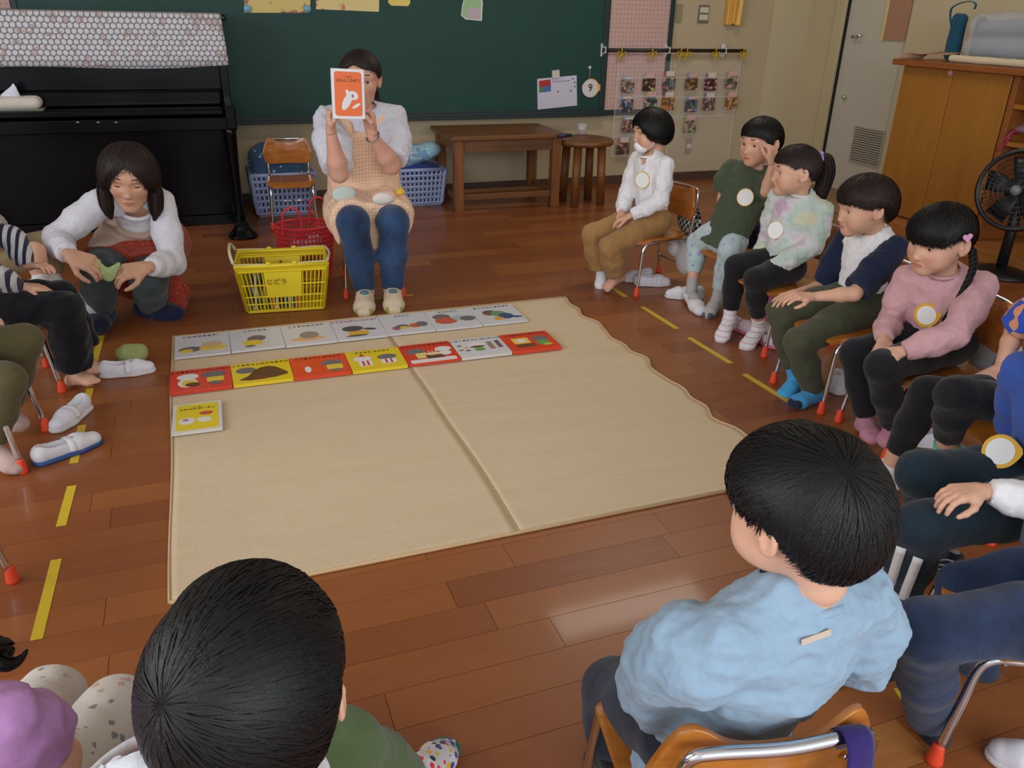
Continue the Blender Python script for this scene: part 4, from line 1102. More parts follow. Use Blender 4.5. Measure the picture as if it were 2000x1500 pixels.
CH = [(2.09, 3.53, -81.6, 'small wooden chair under the child with the white face mask'), (2.34, 3.12, -76, 'small wooden chair under the boy in the green shirt'),
 (2.235, 2.67, -86, 'small wooden chair under the girl in the pastel sweatshirt'), (2.12, 2.16, -90, 'small wooden chair under the boy in the raglan shirt'),
 (2.11, 1.79, -100, 'small wooden chair under the girl in the pink sweatshirt'), (2.04, 1.36, -95, 'small wooden chair under the child in blue and orange'),
 (1.775, 1.06, -96, 'small wooden chair under the child with striped trouser legs'), (1.375, .772, -122, 'small wooden chair under the child in blue jeans'),
 (.60, .71, 169, 'small wooden chair with purple strap under the boy in light blue'), (.0, .59, 168, 'small wooden chair under the boy in the white shirt'),
 (-.40, .79, 152, 'small wooden chair under the girl in lilac'), (-.753, 3.10, 107, 'small wooden chair under the barefoot child in striped sleeves'),
 (-.75, 2.60, 84, 'small wooden chair under the child in olive leggings'), (-.71, 1.76, 90, 'small wooden chair at the left edge, only one orange-capped leg in view'),
 (.745, 3.89, -9, 'small wooden chair under the reading woman'), (.535, 5.33, -4, 'empty small wooden chair between the piano and the reading woman'),
 (-.92, 3.60, 78, 'small wooden chair under the child in khaki trousers')]
for i, (x, y, r_, lab) in enumerate(CH):
    t = chair0 if i == 0 else copy_tree(chair0)
    t.location = (x, y, 0); t.rotation_euler = (0, 0, rad(r_)); t['label'] = lab; t['category'] = 'chair'; t['group'] = 'small wooden chairs in the circle'

# --- table and stool
mt = wood('table_wood', (88, 54, 24), (130, 84, 38), .45, 0, .8); mtl = wood('table_leg_wood', (98, 56, 24), (142, 86, 38), .45, 2, .8)
tt = thing('wooden_table', 'low brown wooden table under the chalkboard', 'table', (1.99, 5.56, 0), rz=rad(-1))
MB().box((-.41, -.275, .475), (.41, .285, .505)).build('tabletop', mt, tt, bevel=.006)
MB().box((-.36, -.235, .395), (.36, -.205, .475)).build('apron_rail', mt, tt, bevel=.003); MB().box((-.36, .215, .395), (.36, .245, .475)).build('apron_rail', mt, tt, bevel=.003)
for sx in (-1, 1): MB().box((sx*.36-.012, -.22, .395), (sx*.36+.012, .23, .475)).build('apron_rail', mt, tt, bevel=.003)
for sx in (-1, 1):
    for y in (-.22, .23): MB().box((sx*.35-.032, y-.032, 0), (sx*.35+.032, y+.032, .475)).build('leg', mtl, tt, bevel=.005)
    MB().box((sx*.35-.014, -.19, .07), (sx*.35+.014, .20, .11)).build('stretcher', mt, tt, bevel=.003)
MB().box((-.35, -.014, .075), (.35, .014, .105)).build('stretcher', mt, tt, bevel=.003); MB().box((-.33, -.232, .075), (.33, -.208, .115)).build('stretcher', mt, tt, bevel=.003)
c = at(1142, 270, Z=.455); st_ = thing('round_stool', 'round brown wooden stool beside the low table', 'stool', (c[0], c[1], 0), rz=.3)
b = MB(); b.lathe([(.185, .415), (.20, .42), (.206, .435), (.204, .45), (.195, .455)], 40); b.build('seat', mt, st_, smooth=False, bevel=.0)
for k in range(4):
    a = k*math.pi/2+.5; x, y = .13*math.cos(a), .13*math.sin(a); b = MB(); b.tube([(x*1.12, y*1.12, 0), (x, y, .415)], [.030, .030], 14); b.build('leg', mtl, st_, smooth=True)
q = at(1136, 262, Z=.456); gl = thing('glass_jar', 'small clear glass on the round stool', 'glass', (q[0], q[1], .456))
b = MB(); b.lathe([(.028, 0), (.033, .004), (.036, .07), (.034, .071), (.030, .008)], 18, (0, 0, 0)); b.build('glass', mat('thin_glass', (.72, .66, .68), .08, alpha=.45), gl, smooth=True)
b = MB(); b.ball((0, 0, .02), (.024, .024, .012), 12, 8); b.build('contents', mat('jar_pink', srgb(150, 110, 110), .6), gl, smooth=True)
q = at(1103, 265, Z=.512); b = MB(); b.tube([q+(-.05, 0, 0), q+(.05, .01, 0)], .011, 10); tag(b.build('marker_pen', mat('pen_blue', srgb(20, 40, 76), .4), smooth=True), 'dark blue marker on the right edge of the low table', 'pen')

# --- baskets with bedding
def punched_basket(name, label, x0, x1, y0, y1, h, m, cols=13, rows=6):
    t = thing(name, label, 'basket', ((x0+x1)/2, (y0+y1)/2, 0)); cx, cy = (x0+x1)/2, (y0+y1)/2
    hx, hy = (x1-x0)/2, (y1-y0)/2; b = MB()
    def wall(p0, p1, n, k):       # a wall with square holes: built as a grid of bars
        p0, p1 = np.array(p0), np.array(p1); d = (p1-p0)
        for i in range(k+1):
            t_ = i/k
            for z0_, z1_ in ((0, 1),):
                a = p0+d*t_; o1 = .88; A_ = np.array([cx+(a[0]-cx)*o1, cy+(a[1]-cy)*o1, .02]); B_ = np.array([a[0], a[1], h])
                b.tube([A_, B_], .0085 if 0 < i < k else .014, 4, up=(d[0], d[1], 0))
        for j in range(rows+1):
            f = j/rows; s_ = .88+.12*f; z = .02+(h-.02)*f
            A_ = np.array([cx+(p0[0]-cx)*s_, cy+(p0[1]-cy)*s_, z]); B_ = np.array([cx+(p1[0]-cx)*s_, cy+(p1[1]-cy)*s_, z])
            b.tube([A_, B_], .010, 4, up=(0, 0, 1))
    wall((cx-hx, cy-hy), (cx+hx, cy-hy), 0, cols); wall((cx+hx, cy-hy), (cx+hx, cy+hy), 0, cols-3); wall((cx-hx, cy+hy), (cx+hx, cy+hy), 0, cols); wall((cx-hx, cy-hy), (cx-hx, cy+hy), 0, cols-3)
    b.build('basket_wall', m, t, world=True)
    MB().box((cx-hx*.88, cy-hy*.88, .0), (cx+hx*.88, cy+hy*.88, .02)).build('basket_floor', m, t, world=True, bevel=.008)
    b = MB(); b.tube([(cx-hx, cy-hy, h), (cx+hx, cy-hy, h), (cx+hx, cy+hy, h), (cx-hx, cy+hy, h)], .013, 8, closed=True); b.build('rim', m, t, world=True, smooth=True)
    return t
mbk = mat('pale_blue_plastic', srgb(150, 162, 196), .4)
punched_basket('laundry_basket', 'pale blue perforated laundry basket by the piano with starry cloth', .31, .71, 5.50, 5.84, .27, mbk)
punched_basket('laundry_basket', 'pale blue perforated laundry basket right of the reading woman', 1.20, 1.61, 5.56, 5.86, .25, mbk)
def bundle(name, label, blobs, m, seed, amp=.014, cell=.009, cat='cloth', freq=14, group=None):
    g = SDF(); c = g.chain(k=.05)
    for q, r in blobs: c.ell(q, r)
    V, F = g.mesh(cell); V = relax(V, F, 1, .5); V = wrinkle(V, F, amp, freq, seed); return tag(fastmesh(name, V, F, m), label, cat, group)
ms = cloth('starry_cloth', (70, 96, 128), wr=.6); n = N(ms); o_ = n.coord()
n.col(n.mix(n.math('LESS_THAN', n.voro(o_, 26, 0), .22), srgb(66, 92, 126), srgb(176, 196, 206)))
bundle('folded_bedding', 'dark blue starry bedding piled in the basket by the piano', [((.42, 5.66, .36), (.11, .12, .10)), ((.56, 5.67, .32), (.12, .12, .08)), ((.50, 5.66, .24), (.17, .12, .08)), ((.37, 5.62, .22), (.05, .09, .10)), ((.62, 5.66, .34), (.06, .10, .08))], ms, 3)
bundle('light_bedding', 'light blue patterned bedding on top of the right laundry basket', [((1.46, 5.70, .34), (.12, .12, .07)), ((1.53, 5.69, .37), (.08, .10, .05)), ((1.36, 5.70, .33), (.10, .11, .07))], crayon('pale_blue_print', (140, 184, 204), ((190, 206, 210), (110, 150, 180)), 12, .5), 5)
bundle('navy_bedding', 'royal blue bedding under the light blue one in the right laundry basket', [((1.42, 5.70, .23), (.175, .12, .06)), ((1.5, 5.69, .22), (.09, .11, .06))], cloth('royal_cloth', (36, 52, 124)), 6)

# --- red net bag and yellow basket
rb_ = thing('red_mesh_bag', 'red plastic mesh bag with two handles behind the yellow basket', 'basket', (.47, 4.22, 0))
mr = mat('red_plastic', srgb(206, 52, 62), .4); b = MB(); K = 44
def ringp(z, k): s_ = .86+.14*z/.26; return (.47+.145*s_*math.cos(2*math.pi*k/K), 4.22+.115*s_*math.sin(2*math.pi*k/K), z)
for j in range(11): b.tube([ringp(.012+.024*j, k) for k in range(K)], .0042 if j < 10 else .0075, 5, closed=True)
for k in range(0, K): b.tube([ringp(.01, k), ringp(.255, k)], .0038, 4)
b.build('mesh_wall', mr, rb_, world=True)
b = MB(); b.lathe([(.122, .0), (.122, .01)], 30, (.47, 4.22, 0), sy=.8); b.build('bag_floor', mr, rb_, world=True)
for y, sg in ((4.115, -1), (4.325, 1)):
    b = MB(); x = .40 if sg < 0 else .56
    P = spline([(x-.045, y, .225), (x-.045, y, .30), (x-.035, y, .345), (x, y, .365), (x+.035, y, .345), (x+.045, y, .30), (x+.045, y, .225)], 6); b.tube(P, .012, 8, flat=.5); b.build('handle', mr, rb_, smooth=True, world=True)
bundle('wrapped_snacks', 'pale wrapped things inside the red mesh bag', [((.47, 4.22, .08), (.09, .07, .06)), ((.43, 4.20, .13), (.05, .05, .05)), ((.52, 4.22, .16), (.04, .04, .05))], crayon('wrap_print', (190, 170, 170), ((170, 90, 110), (120, 130, 150)), 20, .52), 7, .006, cat='snacks')
yb_ = thing('shopping_basket', 'yellow slatted shopping basket with books before the reading woman', 'basket', (.305, 3.74, 0), rz=rad(-6))
my = mat('yellow_plastic', srgb(222, 196, 34), .38); H_ = .225
def yb_pt(u, v, z): s_ = 1+.20*(z/H_); return (u*.165*s_, v*.105*s_, z)
def ywall(a0, a1, k, panel):
    b = MB()
    for j in range(k+1):
        t_ = j/k; p = [a0[0]+(a1[0]-a0[0])*t_, a0[1]+(a1[1]-a0[1])*t_]
        if panel and .30 < t_ < .70: b.tube([yb_pt(*p, .012), yb_pt(*p, .075)], .0028, 4); continue
        b.tube([yb_pt(*p, .012), yb_pt(*p, H_-.02)], .0028 if 0 < j < k else .008, 4)
    for z in (.012, .045, .080, .135, .200, .212): b.tube([yb_pt(*a0, z), yb_pt(*a1, z)], .0035 if z < .19 else .006, 4)
    if panel:
        q = lambda t_, z: np.array(yb_pt(a0[0]+(a1[0]-a0[0])*t_, a0[1]+(a1[1]-a0[1])*t_, z))
        nrm = unit(np.array([a0[0]+a1[0], a0[1]+a1[1], 0])); P4 = [q(.29, .075), q(.71, .075), q(.71, .196), q(.29, .196)]
        b.add([p-nrm*.002 for p in P4]+[p+nrm*.002 for p in P4], [(0, 1, 2, 3), (7, 6, 5, 4), (0, 4, 5, 1), (1, 5, 6, 2), (2, 6, 7, 3), (3, 7, 4, 0)])
    return b
ywall((-1, -1), (1, -1), 22, True).build('slatted_side', my, yb_); ywall((1, 1), (-1, 1), 22, True).build('slatted_side', my, yb_)
ywall((1, -1), (1, 1), 13, False).build('slatted_end', my, yb_); ywall((-1, 1), (-1, -1), 13, False).build('slatted_end', my, yb_)
b = MB(); b.box((-.165, -.105, .004), (.165, .105, .012)); b.build('basket_floor', my, yb_)
b = MB(); b.tube([yb_pt(u, v, H_) for u, v in ((-1, -1), (1, -1), (1, 1), (-1, 1))], .011, 8, closed=True); b.build('rim', my, yb_, smooth=True)
mwh = mat('handle_wire', srgb(196, 186, 150), .3, .3)
for v in (-1, 1):
    b = MB(); b.tube(spline([yb_pt(-.28, v, H_+.008), yb_pt(-.7, v, H_+.012), yb_pt(-.98, v, H_+.012), yb_pt(-1.02, v*.9, H_+.013)], 4), .0036, 6); b.build('handle_wire', mwh, yb_, smooth=True)
    b = MB(); b.tube(spline([yb_pt(.28, v, H_+.008), yb_pt(.7, v, H_+.012), yb_pt(.98, v, H_+.012), yb_pt(1.0, v*.9, H_+.013)], 4), .0036, 6); b.build('handle_wire', mwh, yb_, smooth=True)
    for u in (-.28, .28): b = MB(); b.ball(yb_pt(u, v, H_+.010), (.013, .010, .010), 10, 7); b.build('hinge_boss', my, yb_, smooth=True)
b = MB(); b.tube(spline([yb_pt(-1.02, -.9, H_+.013), yb_pt(-1.05, -.6, H_+.05), yb_pt(-1.05, 0, H_+.068), yb_pt(-1.05, .6, H_+.05), yb_pt(-1.02, .9, H_+.013)], 5), .007, 8); b.build('grip', mat('grip_cream', srgb(204, 196, 160), .5), yb_, smooth=True)
b = MB(); b.tube(spline([yb_pt(1.0, -.9, H_+.013), yb_pt(1.06, 0, H_+.016), yb_pt(1.0, .9, H_+.013)], 5), .006, 8); b.build('grip', mat('grip_cream'), yb_, smooth=True)
p4 = np.array(yb_pt(-.1, -1, .150)); text('basket_lettering', 'じどう', .030, ((-.028, p4[1]-.014, .152), (1, 0, 0), (0, -.15, .98), (0, -1, 0)), mat('ink_faint', srgb(120, 96, 20), .8), yb_)
cols = [(60, 90, 120), (200, 196, 190), (60, 100, 70), (190, 150, 60), (40, 44, 50), (206, 120, 60), (222, 222, 220), (120, 60, 50), (90, 130, 160), (214, 206, 190), (60, 70, 60), (190, 80, 60)]
for i, cc in enumerate(cols):
    x = -.150+.0185*i; hgt = .135+.05*((i*7) % 5)/5
    o = MB().box((-.006, -.085, .014), (.006, .085, .014+hgt)).build('picture_book', mat('spine_%d' % i, srgb(*cc), .6), bevel=.001); o.location = Vector((.305, 3.74, 0))+Matrix.Rotation(rad(-6), 3, 'Z')@Vector((x, 0, 0)); o.rotation_euler = (0, rad(4), rad(-6))
    nm = ['blue', 'off-white', 'green', 'ochre', 'black', 'orange', 'white', 'maroon', 'light blue', 'cream', 'dark olive', 'red'][i]
    tag(o, '%s picture book standing in the yellow basket, number %s from the left' % (nm, ['one', 'two', 'three', 'four', 'five', 'six', 'seven', 'eight', 'nine', 'ten', 'eleven', 'twelve'][i]), 'book', 'books in the yellow basket')

# --- cupboard at the right wall
XC = 4.30; mc = wood('cupboard_wood', (140, 90, 32), (164, 110, 42), .42, 2, .5, grain=1.4); mcd = wood('cupboard_edge', (120, 66, 26), (150, 88, 38), .45, 1, .6)
pf = tag(MB().box((4.17, 2.2, 0), (XR-.002, 4.36, .075)).build('wooden_platform', wood('platform_wood', (146, 92, 42), (170, 112, 56), .45, 1, .6), bevel=.004), 'low light wooden platform under the cupboard and shelf', 'platform')
cp = thing('cupboard', 'tall light wooden cupboard with two plain doors by the pale door', 'cupboard', (4.54, 3.95, .076))
MB().box((XC+.022, 3.545, .077), (XR-.004, 4.345, 1.0)).build('carcass', mcd, cp, world=True)
MB().box((XC-.05, 2.2, 1.001), (XR-.004, 4.40, 1.035)).build('top_board', mcd, cp, world=True, bevel=.004)
for a, c_ in ((3.952, 4.343), (3.547, 3.948)):
    dd = MB().box((XC, a, .085), (XC+.020, c_, .998)).build('door', mc, cp, world=True, bevel=.003)
q = at(1855, 142, X=XC-.004); b = MB(); b.ball(q, (.006, .020, .018), 12, 8); b.build('round_knob', mat('pink_knob', srgb(206, 130, 130), .4), cp, smooth=True, world=True)['label'] = 'small pink round sticker knob'
sh = thing('open_shelf_unit', 'open wooden shelf unit right of the cupboard with dark things', 'shelf', (4.55, 2.9, .076))
for y in (3.50, 2.35): MB().box((XC, y, .077), (XR-.004, y+.035, .9995)).build('side_board', mcd, sh, world=True, bevel=.002)
MB().box((XR-.02, 2.385, .077), (XR-.004, 3.50, .9995)).build('back_board', mcd, sh, world=True)
for (u, v) in ((1985, 207), (1975, 280)):
    z = at(u, v, X=XC+.05)[2]; MB().box((XC+.01, 2.385, z-.012), (XR-.02, 3.50, z+.012)).build('shelf_board', mc, sh, world=True)
zs = at(1975, 275, X=XC+.1)[2]; q = at(1985, 262, X=XC+.06)
b = MB(); b.tube(spline([q+(.02, .04, 0), q+(-.02, .02, .02), q+(-.05, 0, -.02), q+(-.055, .03, -.09), q+(-.05, .06, -.14)], 6), .006, 7); b.tube(spline([q+(.02, .0, 0), q+(-.03, .0, .01), q+(-.055, .02, -.03), q+(-.056, .05, -.10)], 6), .006, 7)
tag(b.build('skipping_rope', mat('magenta_cord', srgb(150, 36, 70), .5), smooth=True), 'magenta cord hanging over the edge of the lower shelf', 'cord')
bundle('lilac_pouch', 'lilac pouch lying on the lower shelf', [(q+(.08, .02, .025), (.07, .08, .028))], cloth('lilac_cloth', (140, 110, 130)), 8, .004, .008)
# things on the cupboard
zt = 1.0355
def tx(u, v, X): return at(u, v, X=X)
q = tx(1868, 60, 4.50); b = MB()
bb = thing('blue_tote', 'teal blue fabric tote with a looped handle on the cupboard', 'bag', (4.52, 4.02, zt))
p = tx(1848, 100, 4.42); p2 = tx(1872, 30, 4.42)
y1_, y0_ = tx(1850, 60, 4.45)[1], tx(1874, 60, 4.45)[1]; ztop = tx(1860, 30, 4.45)[2]
g = SDF(); g.chain(k=.01).cone((4.50, y1_-.01, zt+.034), (4.50, y1_-.01, ztop-.02), .034, .034, 1).cone((4.50, y0_-.10, zt+.032), (4.50, y0_-.10, ztop-.03), .030, .030).cone((4.50, (y0_+y1_)/2, zt+.03), (4.50, (y0_+y1_)/2, ztop-.02), .034, .034)
V, F = g.mesh(.008); fastmesh('tote_body', wrinkle(V, F, .004, 14), F, cloth('teal_canvas', (24, 72, 96)), bb)
b = MB(); b.tube(spline([tx(1858, 50, 4.47), tx(1856, 32, 4.47), tx(1860, 15, 4.47), tx(1880, 5, 4.47), tx(1897, 3, 4.47), tx(1906, 8, 4.47), tx(1903, 18, 4.47)], 6), .009, 8, flat=.35); b.build('tote_handle', MATS['teal_canvas'], bb, smooth=True, world=True)
pc = thing('clear_storage_bag', 'clear plastic storage bag holding a grey blanket on the cupboard', 'bag', (4.5, 3.72, zt))
yL, yR = tx(1866, 90, 4.42)[1], 3.30; zt2 = tx(1930, 14, 4.42)[2]
g = SDF(); c_ = g.chain(k=.02); c_.cone((4.50, yL-.09, zt+.085), (4.50, yR, zt+.085), .085, .085); c_.cone((4.50, yL-.10, zt2-.11), (4.50, yR, zt2-.08), .085, .085)
V, F = g.mesh(.010); fastmesh('plastic_skin', wrinkle(V, F, .006, 12, 3), F, mat('bag_clear', (.62, .65, .70), .18, spec=.8, alpha=.42), pc)
g = SDF(); c_ = g.chain(k=.02); c_.cone((4.50, yL-.12, zt+.09), (4.50, yR+.02, zt+.09), .065, .065); c_.cone((4.50, yL-.13, zt2-.13), (4.50, yR+.02, zt2-.10), .065, .065)
V, F = g.mesh(.012); fastmesh('blanket', wrinkle(V, F, .006, 10, 4), F, cloth('grey_blanket', (116, 122, 134)), pc)
g = SDF(); g.chain(k=.02).cone((4.36, yL-.05, zt+.022), (4.36, yR, zt+.022), .022, .022); V, F = g.mesh(.007); tag(fastmesh('rolled_mat', wrinkle(V, F, .002, 14), F, cloth('cream_roll', (206, 190, 160))), 'rolled cream mat in front of the clear storage bag on the cupboard', 'mat')
b = MB(); P0 = [tx(1745, 122, 4.26), tx(1768, 104, 4.28), tx(1800, 106, 4.30), tx(1835, 101, 4.42)]
V = []; 
for i, pp in enumerate(spline(P0, 5)): V += [pp, pp+np.array([.10, -.10-.0*i, .002])]
k = len(V)//2; b.add(V, [(2*i, 2*i+1, 2*i+3, 2*i+2) for i in range(k-1)]); o = b.build('loose_paper', mat('brown_paper', srgb(170, 130, 106), .8), smooth=True); mm = o.modifiers.new('t', 'SOLIDIFY'); mm.thickness = .001
for v_ in o.data.vertices: v_.co.z = max(v_.co.z, 1.037) if v_.co.x > 4.249 else v_.co.z
tag(o, 'curled brown paper sheet on the left end of the cupboard top', 'paper')
# --- black fan
fc = at(1990, 372, X=4.02); fn = thing('electric_fan', 'round black electric fan standing before the open shelf', 'fan', (4.05, fc[1], 0)); r_ = .205
mf_ = mat('fan_black', srgb(20, 22, 26), .4); fd = unit((-.9, -.35, .12)); u_ = unit(np.cross(fd, Z3)); v_ = np.cross(u_, fd)
b = MB()
for rr2 in (.04, .065, .09, .115, .14, .165, .19): b.tube([fc+fd*.045*(1-(rr2/.2)**2)+rr2*(math.cos(a)*u_+math.sin(a)*v_) for a in np.linspace(0, 6.283, 33)[:-1]], .002, 4, closed=True)
for k in range(48):
    a = k*math.pi/24; b.tube([fc+fd*.045+.03*(math.cos(a)*u_+math.sin(a)*v_), fc+fd*.028+.12*(math.cos(a)*u_+math.sin(a)*v_), fc+.2*(math.cos(a)*u_+math.sin(a)*v_)], .0015, 4)
b.build('guard', mf_, fn, world=True)
b = MB(); b.tube([fc+.202*(math.cos(a)*u_+math.sin(a)*v_) for a in np.linspace(0, 6.283, 41)[:-1]], .013, 8, closed=True); b.build('guard_rim', mf_, fn, smooth=True, world=True)
b = MB(); b.ball(fc+fd*.05, .028, 16, 10); b.build('hub_badge', mat('hub_grey', srgb(104, 112, 112), .4), fn, smooth=True, world=True)
b = MB()
for k in range(5):
    a = k*2*math.pi/5; e1 = math.cos(a)*u_+math.sin(a)*v_; e2 = -math.sin(a)*u_+math.cos(a)*v_
    b.tube([fc-fd*.01+e1*.03, fc-fd*.015+e1*.10+e2*.02, fc-fd*.01+e1*.17+e2*.03], [.02, .05, .055], 10, flat=.12, up=fd)
b.build('blade', mat('blade_dark', srgb(28, 28, 34), .4), fn, smooth=True, world=True)
b = MB(); b.tube([fc-fd*.02, fc-fd*.14], [.075, .06], 18); b.build('motor', mf_, fn, smooth=True, world=True)
b = MB(); q = fc-fd*.06; b.tube([q, (q[0], q[1], .03)], .028, 14); b.lathe([(.16, 0), (.165, .012), (.11, .03), (.03, .04)], 28, (q[0], q[1], 0)); b.build('stand', mf_, fn, smooth=True, world=True)
q = at(1905, 470, Z=.06); b = MB(); b.lathe([(.055, 0), (.055, .01), (.022, .11), (.018, .115)], 16, (q[0]-.03, q[1], .0))
tag(b.build('yellow_cone', mat('cone_yellow', srgb(206, 150, 20), .5), smooth=True), 'small yellow cone on the floor beside the black fan', 'cone')

# --- woven mat
X0, X1, Y0, Y1 = -.190, 1.578, 1.686, 3.450
mm_ = mat('woven_rush', srgb(206, 184, 142), .75, spec=.3); n = N(mm_); o_ = n.coord(); s = n.n('ShaderNodeSeparateXYZ'); n.l(o_, s.inputs[0])
wv = n.math('ADD', n.math('SINE', n.math('MULTIPLY', s.outputs[1], 1900)), n.math('SINE', n.math('MULTIPLY', n.math('ADD', s.outputs[0], n.math('MULTIPLY', s.outputs[1], .35)), 1300)))
wn = n.noise(n.mapping(o_, (1, 6, 1)), 3, 4, .6)
n.col(n.mix(n.math('MULTIPLY_ADD', wv, .10, .5), n.mix(wn, srgb(206, 182, 148), srgb(214, 192, 160)), n.mix(wn, srgb(212, 190, 156), srgb(222, 202, 170)))); n.bump(n.math('ADD', n.math('MULTIPLY', wv, .04), n.math('MULTIPLY', n.noise(n.mapping(o_, (1.2, 5, 1)), 2.2, 3, .5), 1.0)), .5, .012)
def matz(x, y):
    return .0035+.0035*max(0, math.sin(y*9+x*2))*max(0, (x-1.2)/.38)+.002*math.exp(-((x-.69)/.02)**2)+.0012*math.sin(y*5+1)*math.sin(x*4)+.0015
def edge_x(y): return X1+.010*math.sin(y*17)+.008*math.sin(y*29+1)+.006*math.sin(y*41)
mt_ = thing('woven_mat', 'large beige woven rush mat on the floor inside the circle', 'mat', ((X0+X1)/2, (Y0+Y1)/2, 0))
for nm, xa, xb in (('left', X0, None), ('right', None, X1)):
    nx, ny = 40, 70; V = []
    for s_ in (1, 0):
        for j in range(ny+1):
            y = Y0+(Y1-Y0)*j/ny
            sx_ = .682+.004*math.sin(y*7)-(.0 if y < 2.6 else .012*min(1, (y-2.6)/.2))
            a = X0+.003*math.sin(y*6) if nm == 'left' else sx_+.001; c_ = sx_-.001 if nm == 'left' else edge_x(y)
            for i in range(nx+1):
                x = a+(c_-a)*i/nx; z = matz(x, y); V.append((x, y, z if s_ else .0008))
    K = (nx+1)*(ny+1); F = []
    for j in range(ny):
        for i in range(nx):
            a = j*(nx+1)+i; F.append((a, a+1, a+nx+2, a+nx+1)); F.append((K+a, K+a+nx+1, K+a+nx+2, K+a+1))
    ring = [i for i in range(nx+1)]+[j*(nx+1)+nx for j in range(1, ny+1)]+[ny*(nx+1)+i for i in range(nx-1, -1, -1)]+[j*(nx+1) for j in range(ny-1, 0, -1)]
    for a, c_ in zip(ring, ring[1:]+ring[:1]): F.append((a, K+a, K+c_, c_))
    b = MB(); b.add(V, F); b.build('mat_panel', mm_, mt_, smooth=True, world=True)
mbind = cloth('mat_binding', (200, 168, 124), wr=.1)
b = MB(); b.tube([(X0, Y0, .005), (X1-.005, Y0, .005)], .0048, 8); b.tube([(X0, Y1, .005), (X1, Y1, .005)], .004, 8); b.tube([(edge_x(y), y, matz(X1, y)+.001) for y in np.linspace(Y0, Y1, 60)], .0035, 7); b.tube([(X0+.003*math.sin(y*6), y, .005) for y in np.linspace(Y0, Y1, 30)], .0035, 7)
b.build('edge_binding', mbind, mt_, smooth=True, world=True)
b = MB(); b.tube([(.682+.004*math.sin(y*7)-(.0 if y < 2.6 else .012*min(1, (y-2.6)/.2)), y, .0068) for y in np.linspace(Y0, Y1, 60)], .0024, 6); b.build('centre_seam', cloth('seam_thread', (178, 156, 112), wr=.1), mt_, smooth=True, world=True)

# --- picture books on the mat
def cover_patch(parent, pts, m, z, name='cover_patch'):
    b = MB(); b.prism(pts, ((0, 0, z), (1, 0, 0), (0, 1, 0), (0, 0, 1)), .0004); return b.build(name, m, parent)
def blob(cx, cy, rx, ry, rot=0, n=20):
    c_, s_ = math.cos(rot), math.sin(rot); return [(cx+rx*math.cos(t)*c_-ry*math.sin(t)*s_, cy+rx*math.cos(t)*s_+ry*math.sin(t)*c_) for t in np.linspace(0, 2*math.pi, n+1)[:-1]]
def pm(c): return mat('print_%d_%d_%d' % c, srgb(*c), .45)
GY, YL, WH, BRN, OR, RD, BL, GN, PK, TN = (112, 108, 110), (226, 196, 60), (224, 222, 222), (100, 66, 36), (212, 120, 60), (200, 60, 40), (60, 80, 130), (96, 160, 80), (170, 90, 110), (206, 176, 140)
def book(label, x, y, w_, h_, cover, title, art, rot=0, tcol=(40, 26, 20), th=.009, tsize=.020, titles2=None, z0=.0095, frame=None, group='picture books laid out on the mat', tz=None):
    t = thing('picture_book', label, 'book', (x, y, z0), rz=rot, group=group)
    mcv = mat('cover_%d_%d_%d' % cover, srgb(*cover), .33, coat=.2)
    MB().box((-w_/2, -h_/2, th-.0018), (w_/2, h_/2, th)).build('front_cover', mcv, t, bevel=.0006)
    MB().box((-w_/2, -h_/2, 0), (w_/2, h_/2, .0018)).build('back_cover', mcv, t, bevel=.0006)
    MB().box((-w_/2, -h_/2, .0018), (-w_/2+.002, h_/2, th-.0018)).build('spine', mcv, t)
    MB().box((-w_/2+.002, -h_/2+.003, .0018), (w_/2-.003, h_/2-.003, th-.0018)).build('pages', mcv if cover[0]-cover[2] > 60 else mat('page_block', srgb(214, 208, 196), .8), t)
    zz = th+.0001
    if frame: cover_patch(t, blob_rect(0, frame[1], w_/2-frame[0], h_/2-frame[0]-abs(frame[1]), .012), pm(frame[2]), zz, 'cover_panel'); zz += .0004
    for k, (pts, c_) in enumerate(art): cover_patch(t, pts, pm(c_), zz+.00012*k)
    if title: text('cover_title', title, tsize, ((0, h_/2-(tz or .026), zz+.0006), (1, 0, 0), (0, 1, 0), (0, 0, 1)), pm(tcol), t, depth=.0001)
    if titles2: text('cover_title', titles2, tsize*.62, ((0, h_/2-(tz or .026)+tsize*.95, zz+.0006), (1, 0, 0), (0, 1, 0), (0, 0, 1)), pm(tcol), t, depth=.0001)
    return t
def blob_rect(cx, cy, hx, hy, r, n=5):
    out = []
    for (sx, sy, a0) in ((1, 1, 0), (-1, 1, 90), (-1, -1, 180), (1, -1, 270)):
        for k in range(n+1): a = rad(a0+90*k/n); out.append((cx+sx*(hx-r)+r*math.cos(a), cy+sy*(hy-r)+r*math.sin(a)))
    return out
W1, H1 = .2085, .235; W2, H2 = .2135, .195
